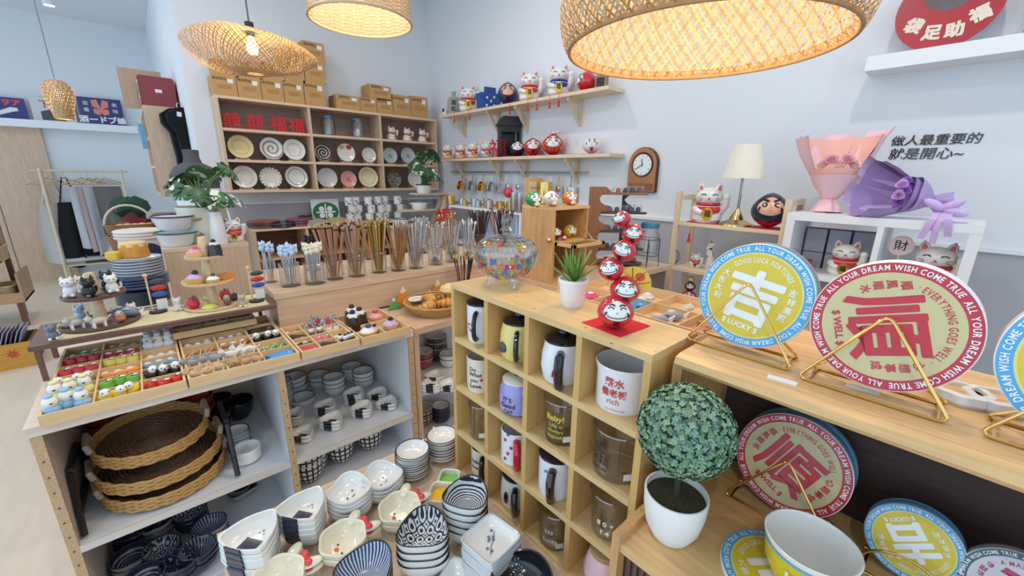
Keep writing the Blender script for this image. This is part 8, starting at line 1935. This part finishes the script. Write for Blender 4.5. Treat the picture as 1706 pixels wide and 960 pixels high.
# ---------------------------------------------------------------- monstera
M_leafs = [pattern('monstera_v1', (62, 104, 66), (220, 228, 214), 'noise', 16, 0.09, rough=0.45, warp=0.02), pattern('monstera_v2', (48, 88, 56), (206, 216, 200), 'noise', 12, 0.16, rough=0.45), pattern('monstera_v3', (84, 128, 84), (226, 232, 220), 'noise', 20, 0.02, rough=0.45)]
def leaf_outline(s):
    o = []
    for i in range(0, 25):
        a = -PI / 2 + 2 * PI * i / 24; r = s * (0.62 + 0.30 * math.sin(a) * -0.6 + 0.1 * abs(math.cos(a)))
        o.append((r * math.cos(a) * 0.9, r * math.sin(a) + s * 0.3))
        if i % 3 == 1 and 3 < i < 21: o.append((r * 0.42 * math.cos(a + 0.13) * 0.9, r * 0.42 * math.sin(a + 0.13) + s * 0.3))
    return o[:-1]
def monstera(t, n, base, S, spread, hgt, lim=None):
    for k in range(n):
        a = k * 2.399 + 0.4; q = (k % 5) / 4; d = spread * (0.35 + 0.65 * ((k * 0.37) % 1)); z = base + hgt * (0.25 + 0.75 * ((k * 0.61) % 1))
        e = Vector((d * math.cos(a), d * math.sin(a), z))
        MB().tube([(0, 0, base - 0.02), (e.x * 0.4, e.y * 0.4, base + (z - base) * 0.7), tuple(e)], 0.004, 5).build('leaf_stem', cm(96, 128, 74, 0.6), t)
        s = S * (0.75 + 0.5 * ((k * 0.53) % 1)); M = T(*e) @ RZ(a - PI / 2) @ RX(-0.55 - 0.5 * ((k * 0.29) % 1))
        o = leaf_outline(s); fn = lambda u, v: M @ Vector((u, v, -0.9 * (u * u + 0.5 * v * v) / s * 0.6))
        MB().fan(o, fn, 0, 3).build('leaf', M_leafs[k % 3], t)
t = thing('monstera_plant', 'variegated monstera leaves in the enamel pot on the top step', 'plant', (pm.x, 3.93, steps[2] + 0.05)); monstera(t, 16, 0.03, 0.11, 0.19, 0.34)
t = thing('monstera_plant', 'variegated monstera in a cream enamel bucket on the plinth', 'plant', (GY(345, 395, 2.98).x, 2.98, PZ))
MB().lathe([(0, 0), (0.09, 0), (0.125, 0.2), (0.128, 0.205), (0.12, 0.2), (0.11, 0.15), (0, 0.15)], 32).build('bucket', mat('enamel_cream', srgb(226, 226, 210), 0.3), t)
monstera(t, 20, 0.17, 0.088, 0.2, 0.26)
MB().lathe([(0.118, 0.185), (0, 0.19)], 20).build('soil', mat('moss_soil', (0, 0, 0)), t)
# white jug with wooden grip, figures and enamel pots on the plinth
p = GY(372, 396, 2.86)
t = thing('enamel_jug', 'white enamel jug with wooden grip leaning before the bucket', 'jug', (p.x - 0.02, 2.86, PZ))
MB().lathe([(0, 0), (0.04, 0), (0.045, 0.02), (0.034, 0.12), (0.03, 0.17), (0.034, 0.18), (0.028, 0.17), (0, 0.1)], 24).build('body', M_en, t)
MB().tube([(0.035, 0, 0.06), (0.07, 0, 0.1), (0.06, 0, 0.2), (0.025, 0, 0.19)], 0.006, 8).build('handle', M_en, t); MB().tube([(0.0, 0, 0.185), (0.01, 0, 0.215), (0.03, 0, 0.215)], 0.011, 8).build('wooden_grip', M_cho, t)
for k, (py, lab) in enumerate(((408, 'blue-rimmed white enamel basin at the bottom of the pile on the plinth'), (380, 'blue-rimmed white enamel basin on top of the pile on the plinth'))):
    t = thing('enamel_basin', lab, 'basin', (0.105, 2.9, PZ + 0.088 * k), 0.2, scale=0.78)
    MB().lathe([(0, 0), (0.075, 0), (0.095, 0.02), (0.115, 0.09), (0.12, 0.095), (0.108, 0.088), (0.08, 0.01), (0, 0.008)], 32).build('body', M_en, t)
    MB().tube([(0.12 * math.cos(a), 0.12 * math.sin(a), 0.094) for a in (2 * PI * i / 32 for i in range(32))], 0.006, 6, closed=True).build('rim', cm(44, 62, 100, 0.3) if k else cm(50, 96, 80, 0.3), t)
    MB().tube([(0.1, -0.06, 0.06), (0.14, -0.08, 0.07), (0.13, -0.02, 0.08)], 0.008, 8).build('wooden_handle', M_cho, t)
p = GY(378, 394, 2.83); cat_at((0.37, 2.9, PZ), 0.14, 'small red and white lucky cat at the plinth corner', bib=cm(206, 60, 60))
# ---------------------------------------------------------------- plate stacks and cake left of the plinth
for k, (n, R, m, lab, z0) in enumerate(((9, 0.098, M_cer, 'white dinner plate with black edge', 0.75), (4, 0.108, mat('plate_blue', srgb(60, 84, 120), 0.2, coat=0.3), 'glossy deep blue plate', 0.95), (6, 0.096, mat('plate_palegrey', srgb(196, 204, 214), 0.2), 'pale grey plate', 1.01))):
    cx, cy = -0.075, 2.62
    for j in range(n):
        o = bowl_of('stacked_plate', R, 0.022, m, m, M_navy, foot=0.6, n=32) if j == 0 else dup(o)
        o.location = (cx + 0.004 * k, cy, z0 + 0.0135 * j + (0.0 if k == 0 else 0.0)); tag(o, lab + (' topping its part of the tall stack by the plinth' if j == n - 1 else ' inside the tall stack by the plinth, %s from top' % ORD[n - 1 - j]), 'plate', lab + 's by the plinth')
t = thing('cake_stand', 'dark round board between the plate stacks beside the plinth', 'board', (-0.075, 2.62, 0.883)); MB().cyl(0.1, 0, 0.064, n=32).build('board', mat('navy_board', srgb(28, 34, 50), 0.3), t)
zc = 1.01 + 0.0135 * 5 + 0.026
t = thing('pound_cake', 'round golden sponge cake on top of the plate stack', 'cake', (-0.07, 2.6, zc))
MB().lathe([(0, 0), (0.05, 0), (0.056, 0.005), (0.052, 0.06), (0.045, 0.068), (0.02, 0.066), (0.012, 0.05), (0, 0.05)], 30).build('sponge', mat('sponge_gold', srgb(214, 150, 66), 0.7, var=0.2, scale=60), t)
MB().lathe([(0.053, 0.052), (0.05, 0.07), (0.03, 0.074), (0.016, 0.068)], 24, shape=lambda a: 1 + 0.05 * math.cos(7 * a)).build('icing', cm(232, 200, 140, 0.6), t)
t = thing('lemon_tart', 'yellow tart slice at the edge of the plate stack', 'cake', (-0.14, 2.58, 1.01 + 0.0135 * 5 + 0.026)); MB().lathe([(0, 0), (0.026, 0), (0.032, 0.02), (0.03, 0.034), (0, 0.036)], 20, shape=lambda a: 1 + 0.08 * math.cos(5 * a)).build('tart', cm(226, 186, 70, 0.6), t)
# ---------------------------------------------------------------- mannequin bust
p = GY(326, 300, 3.9); mm = MPP(p)
t = thing('mannequin_bust', 'dark grey mannequin bust in a white top behind the plinth', 'mannequin', (p.x, 3.9, 0), 0.1)
MB().tube([(0, 0, 0.03), (0, 0, 0.95)], 0.02, 10).build('pole', M_steel, t); MB().lathe([(0, 0), (0.17, 0), (0.17, 0.02), (0.02, 0.04)], 28).build('foot', M_black, t)
zt = GY(326, 250, 3.9).z
Bq = MB(); prof = [(0.0, 0.9), (0.15, 0.9), (0.17, 1.05), (0.16, zt - 0.42), (0.19, zt - 0.26), (0.2, zt - 0.18), (0.15, zt - 0.12), (0.075, zt - 0.09), (0.062, zt - 0.05), (0.066, zt), (0, zt + 0.004)]
Bq.lathe(prof, 32, 0, SC(0.76, 0.55, 1.0)).build('torso', cm(84, 84, 90, 0.8), t)
MB().lathe([(0.158, 0.88), (0.178, 1.05), (0.168, zt - 0.42), (0.197, zt - 0.27)], 32, 0, SC(0.77, 0.58, 1.0)).build('white_top', cm(232, 232, 236, 0.9), t)
# ---------------------------------------------------------------- clothes rack by the far wall
CRY = 8.05
xa, xb = GY(62, 285, CRY).x, GY(200, 283, CRY).x; rz_ = GY(130, 285, CRY).z
t = board_thing('clothes_rack', 'pale wooden clothes rack of aprons by the far wall', 'rack')
MB().tube([(xa - 0.06, CRY, rz_), (xb + 0.08, CRY, rz_)], 0.014, 10).build('rail', M_pinex, t)
for x in (xa + 0.02, xb):
    for dy in (-0.18, 0.18): MB().tube([(x, CRY + dy * 0.1, rz_ + 0.03), (x, CRY + dy, 0)], 0.016, 8).build('post', M_pinez, t)
slab(xa, xb + 0.02, CRY - 0.14, CRY + 0.14, 0.24, 0.26).build('shelf_board', M_pinex, t, smooth=False)
M_hang = wood('hanger_pine', (206, 176, 138), 0.1, 0)
def garment(px, w, h, m, label, kind, k, straps=True, w2=None, top=0.2):
    x = GY(px, 320, CRY).x
    hg = thing('wooden_hanger', 'pale wooden hanger holding the ' + label, 'hanger', (x, CRY, rz_), 0.35 + 0.1 * (k % 2))
    MB().tube([(0, 0, -0.09), (0, 0, -0.03), (0.012, 0, -0.01), (0.0, 0, 0.018), (-0.012, 0, 0.005)], 0.003, 6).build('hook', M_steel, hg)
    MB().tube([(-0.2, 0, -0.17), (0, 0, -0.09), (0.2, 0, -0.17)], 0.009, 8).tube([(-0.19, 0, -0.172), (0.19, 0, -0.172)], 0.006, 6).build('arms', M_hang, hg)
    g = thing(kind, label, kind.split('_')[-1], (x, CRY, rz_ - top), 0.35 + 0.1 * (k % 2))
    nx, nz = 14, 14; vs, fs = [], []; w2 = w2 or w
    for s in (0, 1):
        for j in range(nz + 1):
            q = j / nz; ww = w + (w2 - w) * min(1, q * 2.2)
            for i in range(nx + 1): u = i / nx * 2 - 1; vs.append((u * ww / 2, 0.03 * math.sin(u * 6 + k) * q + (0.006 if s else -0.006), -h * q - 0.03 * q * math.cos(u * 3 + k)))
    N = (nx + 1) * (nz + 1); I = lambda s, j, i: s * N + j * (nx + 1) + i
    for j in range(nz):
        for i in range(nx): fs += [(I(0, j, i), I(0, j + 1, i), I(0, j + 1, i + 1), I(0, j, i + 1)), (I(1, j, i), I(1, j, i + 1), I(1, j + 1, i + 1), I(1, j + 1, i))]
    MB().add(vs, fs).build('cloth', m, g)
    if straps:
        for s in (-1, 1): MB().tube([(s * w * 0.4, 0, 0), (s * w * 0.3, 0, 0.1), (0.02 * s, 0, top - 0.08)], 0.008, 6).build('strap', m, g)
garment(84, 0.26, 0.78, cm(206, 204, 200, 0.9), 'pale grey apron nearest the beige door', 'grey_apron', 0, w2=0.42, top=0.42)
garment(112, 0.24, 0.85, cm(26, 26, 30, 0.9), 'black apron beside the pale grey one', 'black_apron', 1, w2=0.36, top=0.4)
garment(141, 0.3, 0.8, cm(196, 200, 206, 0.9), 'light grey shirt on the clothes rack', 'grey_shirt', 2, False)
garment(153, 0.28, 0.85, cm(196, 166, 168, 0.9), 'dusty pink dress on the clothes rack', 'pink_dress', 3, False)
garment(166, 0.32, 0.92, cm(190, 194, 198, 0.9), 'silver grey coat on the clothes rack', 'grey_coat', 4, False)
garment(180, 0.3, 0.72, cm(120, 116, 112, 0.9), 'taupe skirt at the end of the clothes rack', 'taupe_skirt', 5, False)
for k in range(7):
    t = thing('folded_garment', '%s folded garment on the rack shelf' % ('grey', 'white', 'charcoal', 'pale', 'dark', 'cream', 'black')[k], 'clothing', (xa + 0.14 + 0.11 * (k // 2) * 1.6, CRY - 0.03, 0.26 + 0.04 * (k % 2)), 0.05 * k)
    MB().box(-0.1, 0.1, -0.1, 0.1, 0, 0.036).build('fabric', cm(*[(150, 150, 150), (206, 204, 200), (70, 72, 76), (190, 188, 184), (60, 60, 64), (214, 206, 196), (30, 30, 34)][k], 0.9), t, smooth=False)
# black shirts on the cabinet side
for k, (px, lab) in enumerate(((296, 'black shirt hanging in front on the cabinet side'), (306, 'black shirt hanging behind next to the white wall end'))):
    p = GY(px, 192, 5.2 - 0.05 * k)
    g = thing('black_shirt', lab, 'shirt', (p.x, 5.2 - 0.05 * k, GY(px, 186, 5.2).z), 0.2, ry=0.12)
    vs, fs = [], []
    out = [(-0.13, -0.05), (-0.06, 0.015), (0.0, 0.03), (0.07, 0.015), (0.115, -0.05), (0.135, -0.2), (0.13, -0.45), (0.14, -0.62), (0.06, -0.66), (0.0, -0.62), (-0.02, -0.4), (-0.06, -0.2), (-0.12, -0.13)]
    MB().prism(out, -0.03, 0.03, 0, UP).build('cloth', cm(16, 16, 18, 0.95), g); MB().tube([(0, 0, 0.03), (0, 0, 0.07), (0.015, 0, 0.085)], 0.003, 6).build('hanger_hook', M_steel, g)
    MB().box(-0.055, -0.02, -0.033, -0.031, -0.06, -0.02).build('white_print', M_white, g, smooth=False)
# ---------------------------------------------------------------- bread baskets beside the plinth, far side
p = GY(225, 380, 4.6)
t = thing('basket_table', 'narrow wooden stand carrying the picnic baskets', 'stand', (GY(228, 400, 4.6).x, 4.6, 0))
zb = GY(228, 372, 4.6).z
MB().box(-0.18, 0.3, -0.15, 0.2, zb - 0.22, zb - 0.2).build('lower_board', M_pinex, t, smooth=False); MB().box(-0.18, 0.3, -0.15, 0.2, 0.8, 0.82).build('middle_board', M_pinex, t, smooth=False)
for x in (-0.17, 0.27):
    for y in (-0.14, 0.17): MB().box(x, x + 0.03, y, y + 0.03, 0, zb - 0.22).build('leg', M_pinez, t, smooth=False)
def basket(loc, w, d, h, lab, handle=False, m=None):
    t = thing('wicker_basket', lab, 'basket', loc); m = m or mat('wicker', srgb(150, 104, 66), 0.6, var=0.3, scale=50)
    Bq = MB(); n = 7
    for k in range(n): q = k / (n - 1); s = 0.88 + 0.12 * q; Bq.tube([(w * s * (math.copysign(abs(math.cos(a)) ** 0.5, math.cos(a))), d * s * math.copysign(abs(math.sin(a)) ** 0.5, math.sin(a)), 0.008 + h * q) for a in (2 * PI * i / 40 for i in range(40))], h * 0.105, 5, closed=True)
    Bq.build('woven_side', m, t); MB().box(-w * 0.85, w * 0.85, -d * 0.85, d * 0.85, 0.0, 0.008).build('base', m, t, smooth=False)
    if handle: MB().tube([(-w * math.cos(a), 0, h + 0.16 * math.sin(a)) for a in (PI * i / 12 for i in range(13))], 0.009, 6).build('handle', cm(206, 190, 170, 0.7), t)
bx = GY(228, 400, 4.6).x
basket((bx, 4.6, zb - 0.2), 0.17, 0.12, 0.1, 'lower empty wicker basket on the narrow stand'); basket((bx - 0.02, 4.58, zb - 0.08), 0.15, 0.11, 0.07, 'handled wicker basket of buns on the narrow stand', True)
for k in range(5):
    t = thing('bread_bun', 'small golden bun in the handled wicker basket', 'bread', (bx - 0.08 + 0.045 * k, 4.56 + 0.03 * (k % 2), zb - 0.035), 0, 'buns in the handled basket'); MB().lathe([(0, 0), (0.026, 0.004), (0.032, 0.02), (0.02, 0.036), (0, 0.04)], 16).build('crust', mat('pale_crust', (0, 0, 0)), t)
basket((bx + 0.22, 4.66, zb - 0.2), 0.07, 0.08, 0.24, 'tall brown basket standing upright behind the buns')
basket((bx + 0.38, 4.45, zb - 0.21), 0.08, 0.08, 0.15, 'small brown basket beside the tall one')
t = thing('green_scarf', 'dark green knitted hat heaped above the baskets', 'hat', (bx + 0.0, 4.85, zb - 0.2))
MB().lathe([(0, 0), (0.09, 0), (0.09, 0.28), (0, 0.3)], 16).build('block', cm(110, 60, 60, 0.9), t)
MB().lathe([(0.10, 0.26), (0.125, 0.29), (0.11, 0.35), (0.05, 0.39), (0, 0.39)], 28, shape=lambda a: 1 + 0.14 * math.sin(5 * a), zs=lambda a, r, z: 0.02 * math.sin(3 * a)).build('hat', cm(36, 70, 56, 0.95), t)
t = thing('red_cloth', 'dark red folded cloth behind the bun basket', 'cloth', (bx + 0.04, 4.72, zb - 0.2)); MB().lathe([(0, 0), (0.1, 0), (0.11, 0.14), (0.08, 0.22), (0, 0.22)], 18, shape=lambda a: 1 + 0.1 * math.sin(5 * a)).build('cloth', cm(120, 30, 40, 0.9), t)
t = thing('towel_column', 'white column with navy cloth draped beside the plinth', 'display', (GY(240, 430, 3.7).x, 3.7, 0))
zc2 = GY(240, 384, 3.7).z; MB().lathe([(0, 0), (0.11, 0), (0.11, zc2 - 0.05), (0, zc2 - 0.05)], 24).build('column', cm(222, 220, 218, 0.8), t)
for k in range(3): MB().lathe([(0, zc2 - 0.05 + 0.02 * k), (0.12, zc2 - 0.05 + 0.02 * k), (0.13, zc2 - 0.04 + 0.02 * k), (0.12, zc2 - 0.031 + 0.02 * k), (0, zc2 - 0.031 + 0.02 * k)], 20).build('towel', cm(226, 214, 206, 0.9), t)
MB().ball((0.02, -0.09, zc2 - 0.14), (0.09, 0.05, 0.07), 0, None, 16, 10).build('navy_cloth', mat('navy_cloth', srgb(34, 40, 58), 0.95, bump=0.6, scale=40), t)
# produce in the rack at the picture edge
rx0 = GY(42, 500, 6.0).x
for k in range(4):
    basket((rx0 - 0.14 - 0.18 * (k % 2), 6.2, (0.644 if k < 2 else 0.264)), 0.08, 0.14, 0.12, ('pale basket with cloth at the corner of the produce rack', 'pale basket at the picture edge on the produce rack', 'low basket at the corner of the lower rack bin', 'low basket at the picture edge in the lower rack bin')[k], m=mat('wicker_pale', srgb(190, 160, 120), 0.7))
t = thing('linen_cloth', 'grey printed linen cloth hanging over the produce rack', 'cloth', (rx0 - 0.2, 5.985, 0.5)); MB().box(-0.1, 0.1, -0.006, 0, 0, 0.24).box(-0.1, 0.1, -0.006, 0.2, 0.235, 0.24).build('fabric', pattern('linen_print', (196, 194, 196), (130, 132, 140), 'noise', 40, 0.08, rough=0.9), t, smooth=False)
t = thing('potted_fern', 'dark green bushy plant above the produce rack', 'plant', (rx0 - 0.28, 6.3, 0.78)); MB().lathe([(0, 0), (0.06, 0), (0.08, 0.1), (0, 0.1)], 16).build('pot', cm(60, 50, 46, 0.7), t); monstera(t, 14, 0.1, 0.08, 0.12, 0.2)
